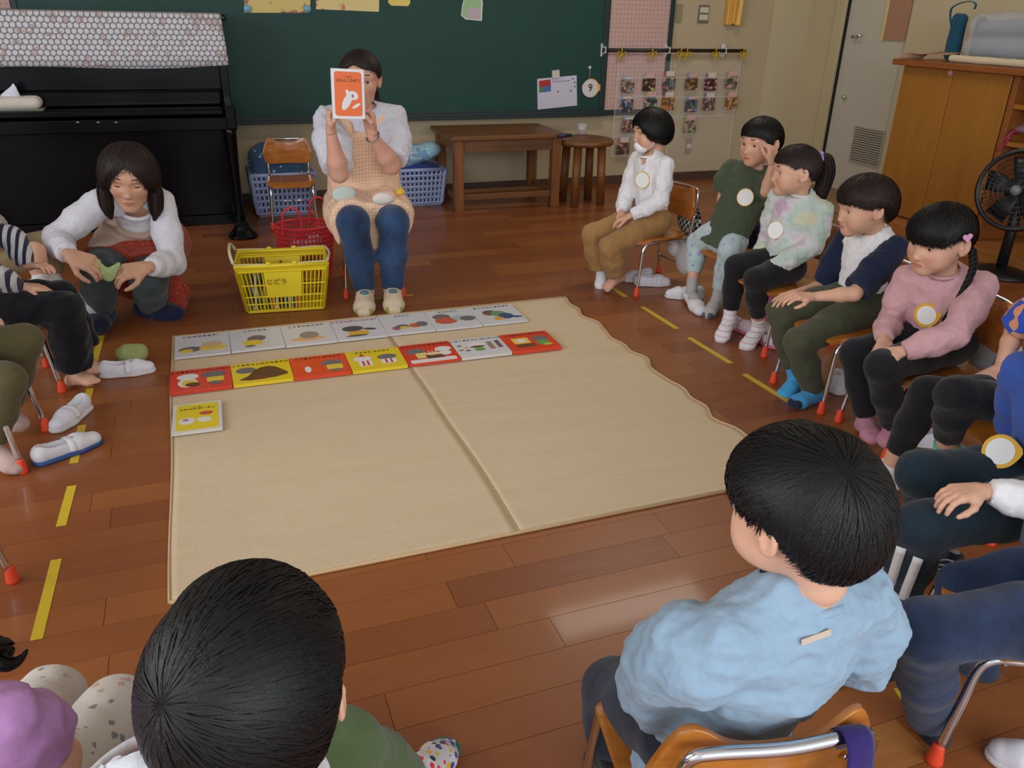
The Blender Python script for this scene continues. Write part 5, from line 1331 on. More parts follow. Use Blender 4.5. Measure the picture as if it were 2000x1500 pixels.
row1 = [('white picture book first from the left in the back row', 'いただきまあす！', [(blob(-.045, -.045, .045, .028), GY), (blob(-.06, -.06, .025, .018), YL), (blob(.04, -.05, .055, .022), YL), (blob(.035, -.01, .04, .032), TN)]),
 ('white picture book second from the left in the back row', 'こんにちは', [(blob(.0, .0, .038, .034, .4), GY), (blob(-.018, -.045, .042, .030), YL), (blob(-.03, -.08, .02, .01), GY)]),
 ('white picture book third from the left in the back row', 'こぐまのおふろだ', [(blob(-.01, -.06, .072, .022), (226, 176, 130)), (blob(.0, -.018, .040, .040), (150, 138, 124))]),
 ('white picture book fourth from the left in the back row', 'どうすればいいのかな？', [(blob(-.025, .0, .045, .032), (84, 82, 86)), (blob(.045, -.02, .028, .012, -.3), (84, 82, 86)), (blob_rect(-.008, -.055, .042, .022, .010), (224, 170, 50)), (blob(-.02, -.085, .045, .010), (96, 94, 98))]),
 ('white picture book fifth from the left in the back row', 'ぶらんこ', [(blob(-.055, -.055, .018, .022), PK), (blob(-.025, -.04, .028, .026), GY), (blob(-.022, -.055, .018, .016), YL), (blob(.03, -.04, .026, .026), (200, 100, 60)), (blob(.062, -.03, .026, .030), GY)]),
 ('white picture book sixth from the left in the back row', 'よういどん', [(blob(-.045, .03, .040, .036), GY), (blob(-.035, -.02, .050, .040), (200, 90, 70)), (blob(.03, .0, .032, .032), (160, 186, 190)), (blob(.065, -.015, .036, .030), GY)]),
 ('white picture book last on the right in the back row', 'おとうさん あそぼう', [(blob(-.03, .02, .034, .034), (110, 90, 84)), (blob(.005, .0, .036, .036), (110, 150, 100)), (blob(.03, -.035, .034, .036), BL), (blob(.07, -.055, .030, .012, -.3), BL), (blob(-.012, -.06, .022, .020), (220, 160, 60))])]
for i, (lab, ti, art) in enumerate(row1):
    x = -.073+(W1+.0015)*i; book(lab, x, 3.297-.0015*i+.003*math.sin(i*2), W1, H1, (212, 212, 216), ti, art, rot=rad(-.5+.5*math.sin(i)), tcol=(60, 40, 50) if i != 3 else (150, 40, 80), tsize=.019, th=.008)
row2 = [('orange-red picture book first from the left in the middle row', (218, 62, 30), 'こぐまちゃん いたいいたい', [(blob(-.045, .03, .038, .026), WH), (blob(-.045, -.025, .034, .038), WH), (blob(-.04, -.03, .026, .028), YL), (blob(-.028, -.045, .026, .018), BRN), (blob(.045, .03, .044, .028), GY), (blob_rect(.05, -.015, .030, .020, .006), YL), (blob(.05, -.05, .022, .016), GY)]),
 ('yellow picture book with a brown mound in the middle row', (232, 204, 24), 'こぐまちゃんのどろあそび', [(blob(-.055, .025, .036, .028), GY), ([(-.085, -.06), (-.05, -.03), (-.025, .02), (.0, .040), (.03, .045), (.055, .03), (.09, -.025), (.092, -.045), (.05, -.062), (.0, -.07), (-.05, -.07)], BRN), (blob(-.01, -.05, .024, .014), (130, 60, 40))]),
 ('orange-red picture book with one grey and yellow patch in the middle row', (224, 70, 24), 'こぐまちゃん おはよう', [(blob(.045, .012, .040, .028), GY), (blob_rect(.052, -.028, .030, .022, .006), YL), (blob(.05, -.06, .026, .010), GY), (blob(-.048, -.03, .012, .028), WH)]),
 ('yellow picture book with two striped patches in the middle row', (232, 204, 24), 'さよなら さんかく', [(blob(-.05, .015, .036, .024), WH), (blob_rect(-.045, -.032, .026, .026, .008), WH), (blob_rect(-.054, -.032, .004, .024, .002), RD), (blob_rect(-.036, -.032, .004, .024, .002), RD), (blob(.045, .012, .038, .024), GY), (blob_rect(.045, -.032, .030, .022, .008), WH), (blob_rect(.035, -.032, .004, .020, .002), RD), (blob_rect(.055, -.032, .004, .020, .002), RD), ([(-.060, .035), (-.035, .035), (-.050, .062)], RD)]),
 ('orange-red picture book with a cake in the middle row', (218, 62, 30), 'たんじょうび おめでとう', [(blob_rect(.0, -.078, .092, .016, .008), WH), (blob(-.05, .022, .040, .026), GY), (blob_rect(-.036, -.025, .022, .026, .006), (226, 206, 120)), (blob_rect(.014, -.040, .036, .024, .008), BRN), (blob(.014, -.018, .036, .014), (226, 206, 140)), (blob_rect(0, .0, .0016, .016, .001), WH), (blob_rect(.014, .003, .0016, .016, .001), WH), (blob_rect(.028, .0, .0016, .016, .001), WH), (blob(.062, .02, .034, .024), WH), (blob(.062, -.022, .024, .024), WH)]),
 ('white picture book with rows of small dark ovals in the middle row', (214, 214, 216), 'しろくまちゃん ぱんかいに', [(blob(-.082, .025, .010, .006), BRN), (blob(-.06, .0, .011, .007), TN), (blob(-.086, -.022, .010, .006), (120, 110, 60)), (blob(-.06, -.03, .010, .006), BRN), (blob(-.01, .02, .036, .024), WH), (blob(-.012, .0, .030, .010), BRN), (blob(-.01, -.03, .022, .016), GN)]+[(blob(.045, .03-.02*k, .013, .007), (120+12*k, 100, 60)) for k in range(4)]+[(blob(.08, .035-.02*k, .011, .007), (70+14*k, 50, 50)) for k in range(4)]),
 ('orange-red picture book last on the right in the middle row', (224, 66, 28), 'こぐまちゃん おやすみ', [(blob_rect(-.035, .012, .036, .030, .003), (226, 200, 90)), (blob(-.035, .012, .020, .018), WH), (blob_rect(-.030, -.042, .040, .016, .003), BRN), (blob(.05, .02, .034, .028), GY), (blob(.05, -.025, .028, .026), GN), (blob(.062, -.05, .022, .010), (200, 190, 60))])]
for i, (lab, cov, ti, art) in enumerate(row2):
    x = -.088+(W2+.0015)*i; book(lab, x, 2.940-.002*i+.003*math.sin(i*1.7), W2, H2, cov, ti, art, rot=rad(-.6+.5*math.sin(i*2)), th=.011, tsize=.0175, tz=.022)
book('yellow picture book with white border alone in the front row', -.107, 2.632, .156, .215, (218, 214, 210), 'ふわふわタータン', [(blob(.028, .018, .022, .014), (206, 80, 70)), (blob(-.032, -.030, .026, .024, .3), WH), (blob(-.036, -.022, .010, .008), (190, 110, 140)), (blob(.022, -.030, .024, .018, -.3), WH)], rot=rad(-1.5), th=.010, tsize=.0145, titles2='ノンタン', frame=(.012, .0, (228, 204, 40)), tz=.05)
# the book held before the face
ctr = (at(645, 138, Y=3.60)+at(712, 228, Y=3.60))/2; t = book('orange picture book with white border held up before the reading woman', ctr[0], ctr[1]+.0, .138, .196, (216, 214, 218), 'ぶらんこのせて', [(blob(-.006, -.028, .016, .040, -.5), WH), (blob(.020, -.005, .022, .017, -.35), WH), (blob(.0, .0, .008, .020, .5), WH), (blob(.032, -.046, .020, .006, .5), WH), (blob(.018, -.007, .005, .007), PK)], th=.010, tsize=.0145, titles2='ノンタン', frame=(.011, .0, (232, 106, 34)), tz=.046, group='')
t.location = tuple(ctr); t.rotation_euler = (rad(90-8), rad(0), 0); t.rotation_euler = (Matrix.Rotation(rad(6), 3, 'Z')@Matrix.Rotation(rad(84), 3, 'X')@Matrix.Rotation(rad(-3), 3, 'Z')).to_euler()

# --- yellow tape
mty = mat('yellow_tape', srgb(206, 176, 42), .5)
TP = [(-.465, 3.566, -.47, 3.28), (-.465, 3.02, -.468, 2.87), (-.465, 2.72, -.465, 2.46), (-.457, 2.321, -.463, 2.111), (-.457, 1.956, -.463, 1.656), (-.455, 1.54, -.455, 1.40), (1.890, 3.594, 1.889, 3.375), (1.894, 3.217, 1.902, 2.912), (1.894, 2.802, 1.906, 2.506), (1.894, 2.398, 1.904, 2.12), (1.905, 1.62, 1.912, 1.56)]
nm = ['behind the crouching woman’s left side', 'beside the barefoot toes on the left', 'under the loose shoes on the left', 'on the open floor left of the mat', 'longest on the left floor', 'by the lilac girl’s foot', 'under the masked child’s foot', 'right of the mat’s far corner', 'right of the mat, before the pastel girl’s feet', 'right of the mat, by the blue socks', 'behind the head of the light blue boy']
for i, (xa, ya, xb, yb) in enumerate(TP):
    d_ = unit((xb-xa, yb-ya, 0)); s_ = np.array([-d_[1], d_[0], 0])*.0125; z = .0005
    b = MB(); a_, c_ = np.array([xa, ya, z]), np.array([xb, yb, z]); V = [a_-s_, a_+s_, c_+s_, c_-s_]; b.add(V+[p+(0, 0, .0007) for p in V], [(0, 1, 2, 3), (7, 6, 5, 4), (0, 4, 5, 1), (1, 5, 6, 2), (2, 6, 7, 3), (3, 7, 4, 0)])
    tag(b.build('tape_strip', mty), 'yellow tape dash on the floor '+nm[i], 'tape', 'yellow tape dashes on the floor')
b = MB()
for i, (pa, pb_, lab) in enumerate((((692, 588), (806, 576), 'thin yellow tape line on the floor under the reading woman'), ((1916, 1098), (1932, 1112), 'yellow tape piece by the dark trousers at the right edge'), ((1756, 1345), (1770, 1366), 'yellow tape piece between the light blue boy and the jeans'))):
    a_, c_ = fl3 = at(*pa, Z=0), at(*pb_, Z=0); d_ = unit(c_-a_); s_ = np.array([-d_[1], d_[0], 0])*(.006 if i == 0 else .0125); V = [a_-s_+(0, 0, .0005), a_+s_+(0, 0, .0005), c_+s_+(0, 0, .0005), c_-s_+(0, 0, .0005)]
    b = MB(); b.add(V+[p+(0, 0, .0007) for p in V], [(0, 1, 2, 3), (7, 6, 5, 4), (0, 4, 5, 1), (1, 5, 6, 2), (2, 6, 7, 3), (3, 7, 4, 0)]); tag(b.build('tape_strip', mty), lab, 'tape', 'yellow tape dashes on the floor')
# ================================================================ the people
A = at
def arm(e, w, d=None, n=(0, 0, -1), c=.35, s=None, th=.4, sp=.1, fl=(1, 1, 1, 1), side=None):
    r = dict(e=e, w=w, n=n, c=c, th=th, sp=sp, fl=fl)
    if d is not None: r['d'] = unit(d)
    if s is not None: r['s'] = s
    if side is not None: r['side'] = side
    return r
def leg(k, a, t=None):
    r = dict(k=k, a=a)
    if t is not None: r['t'] = t
    return r
BK = hair_mat(); BR = hair_mat('brown_black_hair', (34, 24, 21))
def disc_badge(p, c, n, size=.028, label='round white name badge with yellow rim', rim=.0035, yellow=(222, 170, 40), chick=False):
    if len(c) == 2:
        c, n = p.seat_on(*c); n = unit(n+.9*unit(CAMP-c)); c = c+n*size*.12
    n = unit(n); u = unit(np.cross([0, 0, 1], n)); v = np.cross(n, u); c = np.array(c)
    k = 28
    def ring(r, ch): 
        out = []
        for i in range(k):
            a = 2*math.pi*i/k; rr = r*(1+(.18*max(0, math.cos(a-.3))**14 if ch else 0)); out.append((rr*math.cos(a), rr*1.06*math.sin(a)))
        return out
    b = MB(); b.prism(ring(size, chick), (c, u, v, n), .003); o = b.build('name_badge', mat('badge_yellow', srgb(*yellow), .4), p.root, world=True); o['label'] = label
    b = MB(); b.prism(ring(size-rim, False), (c+n*.0031, u, v, n), .0012); b.build('badge_face', mat('badge_white', srgb(232, 232, 230), .35), o).location = tuple(-np.array(p.root.location))
def child(lbl, base, **k): return Person(lbl, base, k.pop('sc', 1.0), **k)

M_white = cloth('white_cotton', (232, 230, 232), wr=.6)
M_black = cloth('black_cotton', (26, 26, 30), wr=.5)
M_sockw = cloth('white_sock', (222, 220, 220), wr=.3)

# --- right row, first from the blackboard: white top, mask, tan trousers
def kid_mask():
    p = child('child in white long-sleeved top and tan trousers wearing a white face mask', (2.05, 3.53, 0))
    pel = (2.09, 3.54, .335); nek = A(1272, 305, Y=3.55); Hc = A(1273, 252, Y=3.55)
    p.pose(pel, nek, (-1, -.15, 0),
           [arm(A(1222, 385, Y=3.66), A(1214, 415, Y=3.59), (-.3, -.6, -.6), (0, -.2, -1), .5), arm(A(1290, 392, Y=3.43), A(1233, 421, Y=3.47), (-.7, .5, -.35), (0, .1, -1), .4)],
           [leg(A(1157, 458, Y=3.62), A(1176, 533, Y=3.60), A(1173, 565, Y=3.53)), leg(A(1192, 482, Y=3.45), A(1205, 540, Y=3.50), A(1180, 566, Y=3.47))], (Hc, (-.97, .10, -.10), -4, .95))
    p.body(toes=(False, True))
    p.top(M_white, e=.014, hem=-.03, seed=1, vneck=.03, wr=.005)
    p.pants(cloth('tan_corduroy', (158, 118, 72), wr=.6), (.93, .93), e=.014, flare=.016, wr=.006, seed=2)
    p.sock(0, M_sockw)
    R = headmat((-.97, .10, -.10), -4)
    hair(p.root, Hc, R, .95, 'bob', BK, 1500, 3, extra=dict(edge=[20, 16, -4, -30, -40, -50, -54]))
    eyes(p.root, Hc, R, .95)
    # mask: a curved panel with ear loops
    g = SDF(); c = g.chain(k=.012)
    T = lambda q: Hc+.97*(R@np.array(q))
    c.ell(T((0, .056, -.078)), (.041, .034, .030), R); c.ell(T((0, .080, -.066)), (.018, .014, .014), R)
    V, F = g.mesh(.0028); V = wrinkle(V, F, .0008, 60, 3); mk = fastmesh('face_mask', V, F, mat('mask_white', srgb(236, 236, 240), .8), p.root)
    for sx in (-1, 1):
        for z in (-.040, -.082):
            b = MB(); b.tube(spline([T((sx*.042, .072, z)), T((sx*.062, .040, z+.004)), T((sx*.078, .004, -.028+(z+.06)*.3))], 6), .0016, 6)
            b.build('ear_loop', mat('mask_white'), mk, smooth=True).data.transform(Matrix.Translation(-p.root.location))
    disc_badge(p, (1256, 351), (-.55, -.82, .12), .038)
kid_mask()

# --- second: green shirt, floral leggings, arm raised to the head
def kid_green():
    p = child('boy in dark green shirt and pale blue floral leggings, one hand raised to his head', (2.22, 3.1, 0))
    pel = (2.24, 3.12, .34); nek = A(1476, 334, Y=3.1); Hc = A(1487, 272, Y=3.08); hf = (-.96, -.22, -.10)
    p.pose(pel, nek, (-.85, -.5, 0),
           [arm(A(1412, 385, Y=3.20), A(1408, 432, Y=3.22), (-.1, -.1, -1), (-.5, .8, 0), .3), arm(A(1497, 374, Y=2.93), A(1508, 322, Y=2.93), (.05, .25, 1), (-.2, .9, 0), .75, s=A(1520, 352, Y=3.04))],
           [leg(A(1362, 474, Y=3.26), A(1350, 572, Y=3.19), A(1368, 609, Y=3.03)), leg(A(1424, 492, Y=3.02), A(1400, 588, Y=3.05), A(1379, 618, Y=2.99))], (Hc, hf, 0, 1.0))
    p.body()
    p.top(cloth('green_shirt', (72, 82, 62), wr=.6), (.42, .42), e=.018, hem=-.06, loose=1.05, bell=.012, puff=.010, seed=4, wr=.006)
    m = cloth('floral_leggings', (178, 196, 200), wr=.4); n = N(m)
    o = n.coord(); v = n.voro(o, 32, out=0); vc = n.voro(o, 32, out=1)
    spots = n.math('LESS_THAN', n.math('ADD', v, n.math('MULTIPLY', n.noise(o, 90, 2), .3)), .52)
    n.col(n.mix(n.math('MULTIPLY', spots, .55), srgb(182, 200, 202), n.mix(.55, vc, srgb(110, 150, 190))))
    p.pants(m, (.80, .88), e=.007, seed=6, wr=.003)
    ms = cloth('grey_fleck_sock', (176, 174, 172))
    p.sock(0, ms, .07); o = p.sock(1, ms, .07)
    # grey toe and band of the near sock
    l = p.J['legs'][1]; g = SDF(); t = np.array(l['t']); a = np.array(l['a']); f = unit(t-a)
    c = g.chain(k=.01, cuts=[(t-f*.038, -f)]); foot_chain(c, a, t, 1.0, .0046); V, F = g.mesh(.004)
    fastmesh('sock_toe', V, F, cloth('slate_knit', (84, 92, 100)), p.root)
    shoe(p.root, p.J['legs'][0], 'white')
    R = headmat(hf, 0)
    hair(p.root, Hc, R, 1.0, 'boy', BK, 1400, 5); eyes(p.root, Hc, R, 1.0)
    disc_badge(p, (1456, 385), (-.62, -.76, .12), .037)
def shoe(root, l, style='white', world=True, sole=(215, 212, 212), upper=(222, 220, 224), name='shoe', sc=1.0, strap=True):
    """indoor ballet-style shoe around a foot"""
    a = np.array(l['a'], float); t = np.array(l['t'], float); f = unit(t-a); s = unit(np.cross(f, [0, 0, 1])); u = np.cross(s, f)
    heel = a-f*.030*sc-u*.026*sc; toe = t+f*.008*sc
    g = SDF(); c = g.chain(k=.016*sc)
    ball = heel+(toe-heel)*.66
    c.cone(heel+u*.004, ball, .031*sc, .036*sc, .85, u); c.cone(ball, toe-f*.018*sc, .036*sc, .030*sc, .78, u); c.cone(heel+u*.02*sc, heel+f*.03*sc+u*.014*sc, .029*sc, .029*sc)
    subs = [prim(c=a+f*.012*sc+u*.012*sc, r=(.021*sc, .048*sc, .030*sc), R=np.stack([s, f, u], 1), k=.004)]
    V, F = g.mesh(.0036, subs); b0 = fastmesh(name, V, F, cloth('shoe_%d_%d_%d' % upper, upper, wr=.2), root)
    c0 = SDF(); c = c0.chain(k=.008, cuts=[(heel-u*.014*sc, u)])
    c.cone(heel-u*.006, ball-u*.008*sc, .033*sc, .038*sc, .9, u); c.cone(ball-u*.008*sc, toe-f*.016*sc-u*.004*sc, .038*sc, .032*sc, .9, u)
    V, F = c0.mesh(.0036); fastmesh('sole', V, F, mat('sole_%d_%d_%d' % sole, srgb(*sole), .6), b0)
    if strap:
        b = MB(); q = a+f*.042*sc
        b.tube(spline([q-s*.030*sc-u*.012*sc, q-s*.022*sc+u*.012*sc, q+u*.020*sc, q+s*.022*sc+u*.012*sc, q+s*.030*sc-u*.012*sc], 5), .008*sc, 8, flat=.3, up=u)
        b.build('strap', cloth('shoe_strap', (226, 224, 226), wr=.1), b0, smooth=True).data.transform(Matrix.Translation(-Vector(root.location)))
    return b0
kid_green()

# --- third: girl in pastel sweatshirt with a ponytail
def kid_pastel():
    p = child('girl with a ponytail in pastel tie-dye sweatshirt and black leggings', (2.2, 2.66, 0))
    pel = (2.22, 2.68, .335); nek = A(1566, 384, Y=2.68); Hc = A(1556, 328, Y=2.68); hf = (-.93, .32, -.06)
    p.pose(pel, nek, (-1, -.25, 0),
           [arm(A(1500, 470, Y=2.82), A(1478, 520, Y=2.76), (-.6, -.2, -.8), (0, 0, -1), .4), arm(A(1588, 480, Y=2.56), A(1494, 533, Y=2.62), (-.8, .3, -.5), (0, .3, -1), .45)],
           [leg(A(1438, 520, Y=2.80), A(1424, 626, Y=2.77), A(1405, 668, Y=2.72)), leg(A(1476, 545, Y=2.60), A(1482, 640, Y=2.66), A(1449, 688, Y=2.62))], (Hc, hf, 0, .98))
    p.body()
    m = cloth('tie_dye', (204, 206, 200), wr=.6); n = N(m); o = n.coord()
    q = n.noise(o, 9, 2, .5); n.col(n.ramp(q, [(.36, srgb(196, 172, 196)), (.47, srgb(214, 212, 210)), (.56, srgb(182, 204, 196)), (.66, srgb(208, 206, 178))]))
    p.top(m, e=.014, hem=-.05, loose=.98, puff=.004, seed=8, wr=.006)
    p.pants(M_black, (.9, .86), e=.006, seed=9, wr=.002)
    ms = cloth('striped_pink_sock', (222, 216, 218), wr=.3); n = N(ms); o = n.coord()
    z = n.n('ShaderNodeSeparateXYZ'); n.l(o, z.inputs[0])
    w_ = n.math('SINE', n.math('MULTIPLY', z.outputs[2], 320)); n.col(n.mix(n.math('GREATER_THAN', w_, .80), srgb(224, 220, 222), srgb(212, 170, 184)))
    p.sock(0, ms, .06); p.sock(1, ms, .055)
    R = headmat(hf, 0); T = lambda q: Hc+.98*(R@np.array(q))
    hair(p.root, Hc, R, .98, 'tied', BR, 1300, 7, extra=dict(whorl=(178, 18)))
    tail(p.root, [T((0, -.085, .03)), T((0, -.116, .022)), T((.004, -.126, -.03)), T((.004, -.112, -.10)), T((0, -.095, -.17)), T((0, -.09, -.235))], [.016, .026, .030, .028, .020, .006], BR, n=70)
    b = MB(); q = T((0, -.094, .031)); d = unit(R@np.array([0, 1, -.1])); 
    b.tube([q+.017*(math.cos(a)*R[:, 0]+math.sin(a)*R[:, 2]) for a in np.linspace(0, 6.28, 14)[:-1]], .006, 8, closed=True); b.ball(q+R[:, 2]*.022, .009); b.ball(q+R[:, 2]*.012+R[:, 0]*.02, .008)
    b.build('hair_tie', mat('lilac_elastic', srgb(160, 140, 200), .5), p.root, smooth=True, world=True)
    eyes(p.root, Hc, R, .98)
    disc_badge(p, (1518, 450), (-.62, -.76, .12), .034, rim=.0016)
kid_pastel()

# --- fourth: boy in raglan shirt, olive trousers, blue socks
def kid_raglan():
    p = child('boy in navy and white raglan shirt, dark olive trousers and bright blue socks', (2.15, 2.18, 0))
    pel = (2.18, 2.19, .335); nek = A(1706, 452, Y=2.2); Hc = A(1693, 396, Y=2.19); hf = (-.93, .30, -.18)
    p.pose(pel, nek, (-1, -.05, 0),
           [arm(A(1610, 560, Y=2.34), A(1556, 572, Y=2.30), (-1, -.1, -.2), (0, 0, -1), .3), arm(A(1668, 574, Y=2.05), A(1585, 580, Y=2.12), (-1, .15, .1), (0, .1, -1), .35)],
           [leg(A(1524, 606, Y=2.31), A(1555, 744, Y=2.22), A(1524, 784, Y=2.18)), leg(A(1560, 668, Y=2.12), A(1590, 768, Y=2.12), A(1548, 789, Y=2.08))], (Hc, hf, 0, 1.0), shup=-.005)
    p.body()
    p.top(M_white, (0, 0), e=.013, hem=-.05, loose=.96, seed=10, wr=.005)
    nv = cloth('navy_jersey', (24, 34, 60), wr=.4)
    def yoke(g, J):
        c = g.chain(k=.02)
        for sg, i in ((1, 0), (-1, 1)):
            c.cone(J['sh'][i]-J['r']*sg*.012, J['nek']-J['up']*.035+J['f']*.020+J['r']*sg*.044, .040, .026)
    p.top(nv, (.46, .46), e=.014, seed=11, torso=False, extra=yoke, puff=.004, name='sleeves', wr=.004)
    p.pants(cloth('olive_fleece', (72, 74, 54), wr=.7), (.90, .97), e=.011, seed=12, wr=.005)
    cy = cloth('bright_blue_sock', (70, 160, 216), wr=.3)
    p.sock(0, cy, .09); p.sock(1, cy, .03)
    for i in (0, 1):
        l = p.J['legs'][i]; t = np.array(l['t']); a = np.array(l['a']); f = unit(t-a); g = SDF()
        c = g.chain(k=.01, cuts=[(t-f*.024, -f)]); foot_chain(c, a, t, 1.0, .0046); V, F = g.mesh(.004)
        o = fastmesh('sock_toe', V, F, cloth('navy_knit', (30, 38, 62)), p.root)
    R = headmat(hf, 0); hair(p.root, Hc, R, 1.0, 'bowl', BR, 1500, 9, extra=dict(edge=[10, 9, 4, -4, 0, -18, -42, -52])); eyes(p.root, Hc, R, 1.0)
kid_raglan()

# --- fifth: girl in pink sweatshirt with low braids
def kid_pink():
    p = child('girl with fringe and thin braids in pale pink sweatshirt and black trousers', (2.1, 1.77, 0))
    pel = (2.15, 1.79, .34); nek = A(1846, 533, Y=1.79); Hc = A(1840, 458, Y=1.78); hf = (-.99, -.02, -.24)
    p.pose(pel, nek, (-.9, -.5, 0),
           [arm(A(1742, 625, Y=1.92), A(1725, 660, Y=1.82), (-.2, -.6, -.5), (0, -.3, -1), .6), arm(A(1862, 655, Y=1.62), A(1765, 686, Y=1.68), (-.85, .35, -.2), (0, .2, -1), .6)],
           [leg(A(1672, 690, Y=1.88), A(1692, 822, Y=1.84), A(1706, 860, Y=1.74)), leg(A(1722, 715, Y=1.70), A(1745, 838, Y=1.74), A(1730, 868, Y=1.70))], (Hc, hf, 3, 1.02))
    p.body()
    m = cloth('pale_pink_sweat', (204, 158, 162), wr=.7)
    n = N(m); o = n.coord(); vd = n.n('ShaderNodeVectorMath', operation='DISTANCE'); n.l(o, vd.inputs[0]); vd.inputs[1].default_value = tuple(A(1796, 588, Y=1.66)-np.array([2.1, 1.77, 0])); dm = n.math('LESS_THAN', n.math('ADD', vd.outputs['Value'], n.math('MULTIPLY', n.noise(o, 60, 3, .7), .05)), .072)
    n.col(n.mix(n.math('MULTIPLY', dm, n.math('GREATER_THAN', n.noise(o, 110, 2), .45)), srgb(204, 158, 162), srgb(186, 176, 206)))
    p.top(m, e=.014, hem=-.04, loose=1.0, puff=.005, seed=13, wr=.006)
    p.pants(M_black, (.95, .95), e=.008, seed=14, wr=.002)
    ps = cloth('rose_sock', (190, 130, 150)); p.sock(0, ps, .07); p.sock(1, ps, .07)
    R = headmat(hf, 3); T = lambda q: Hc+1.02*(R@np.array(q))
    hair(p.root, Hc, R, 1.02, 'bangs', BK, 1500, 11, extra=dict(whorl=(180, 70))); eyes(p.root, Hc, R, 1.02)
    for sx in (-1, 1):
        tail(p.root, [T((sx*.070, -.045, -.04)), T((sx*.088, -.035, -.09)), T((sx*.092, .0, -.15)), T((sx*.088, .03, -.20))], [.011, .011, .009, .010], BK, 'braid', braid=True)
        tail(p.root, [T((sx*.088, .03, -.20)), T((sx*.085, .04, -.235)), T((sx*.083, .045, -.265))], [.006, .012, .003], BK, 'braid_tip', n=14)
    b = MB(); q = T((-.088, .004, .020)); n_ = unit(-R[:, 0]+R[:, 1]*.2); v = R[:, 2]; u = np.cross(v, n_)
    H = [(16*math.sin(t)**3*.0009, (13*math.cos(t)-5*math.cos(2*t)-2*math.cos(3*t)-math.cos(4*t))*.0009) for t in np.linspace(0, 6.28, 25)[:-1]]
    b.prism(H, (q, u, v, n_), .005); b.build('heart_hair_clip', mat('pink_clip', srgb(226, 160, 200), .25), p.root, world=True)
    # pale print on the chest and badge
    disc_badge(p, (1812, 614), (-.66, -.73, .16), .036, rim=.008, chick=True)
    '''
    g = SDF(); c = g.chain(k=.01); q = A(1790, 590, Y=1.665)
    c.ell(q, (.010, .034, .040), np.stack([unit((-.62, -.78, .1)), unit((.78, -.62, 0)), (0, 0, 1)], 1)); V, F = g.mesh(.004); V = wrinkle(V, F, .002, 50, 4)
    m = cloth('silver_blue_print', (188, 176, 206), rough=.5, wr=.4); fastmesh('shirt_print', V, F, m, p.root)
    '''
kid_pink()

# --- sixth: only legs and a blue and orange top at the frame's edge
def kid_six():
    p = child('child at the right edge in blue and orange top, black leggings and white socks', (2.0, 1.36, 0))
    pel = (2.06, 1.34, .335); nek = (2.10, 1.33, .62); Hc = np.array((2.10, 1.33, .735)); hf = (-1, -.1, -.1)
    p.pose(pel, nek, (-1, -.12, 0),
           [arm((2.08, 1.50, .49), (1.98, 1.44, .41), (-.9, -.3, -.2), (0, 0, -1), .4), arm((2.06, 1.19, .49), (1.96, 1.26, .41), (-.9, .3, -.2), (0, 0, -1), .4)],
           [leg((1.76, 1.46, .36), (1.75, 1.52, .07), (1.64, 1.55, .022)), leg(A(1866, 770, Y=1.30), A(1846, 888, Y=1.36), A(1812, 925, Y=1.36))], (Hc, hf, 0, 1.0))
    p.body()
    m = cloth('blue_orange_knit', (52, 84, 190), wr=.5); n = N(m); n.col(n.ramp(n.noise(n.coord(), 16, 1), [(.60, srgb(52, 84, 190)), (.63, srgb(216, 150, 110))], 'CONSTANT'))
    p.top(m, (.45, .45), e=.016, hem=-.03, seed=20)
    p.pants(M_black, (.84, .84), e=.006, seed=21)
    p.sock(0, M_sockw, .05); p.sock(1, M_sockw, .05)
    l = p.J['legs'][1]; u = unit(l['k']-l['a']); b = MB()
    b.tube([l['a']+u*.046+.0285*(math.cos(a)*unit(np.cross(u, [0, 1, 0]))+math.sin(a)*unit(np.cross(u, np.cross(u, [0, 1, 0])))) for a in np.linspace(0, 6.28, 18)[:-1]], .005, 6, closed=True)
    b.build('sock_cuff', cloth('mint_knit', (92, 170, 130)), p.root, smooth=True, world=True)
    R = headmat(hf, 0); hair(p.root, Hc, R, 1.0, 'bowl', BK, 500, 13); eyes(p.root, Hc, R, 1.0)
kid_six()

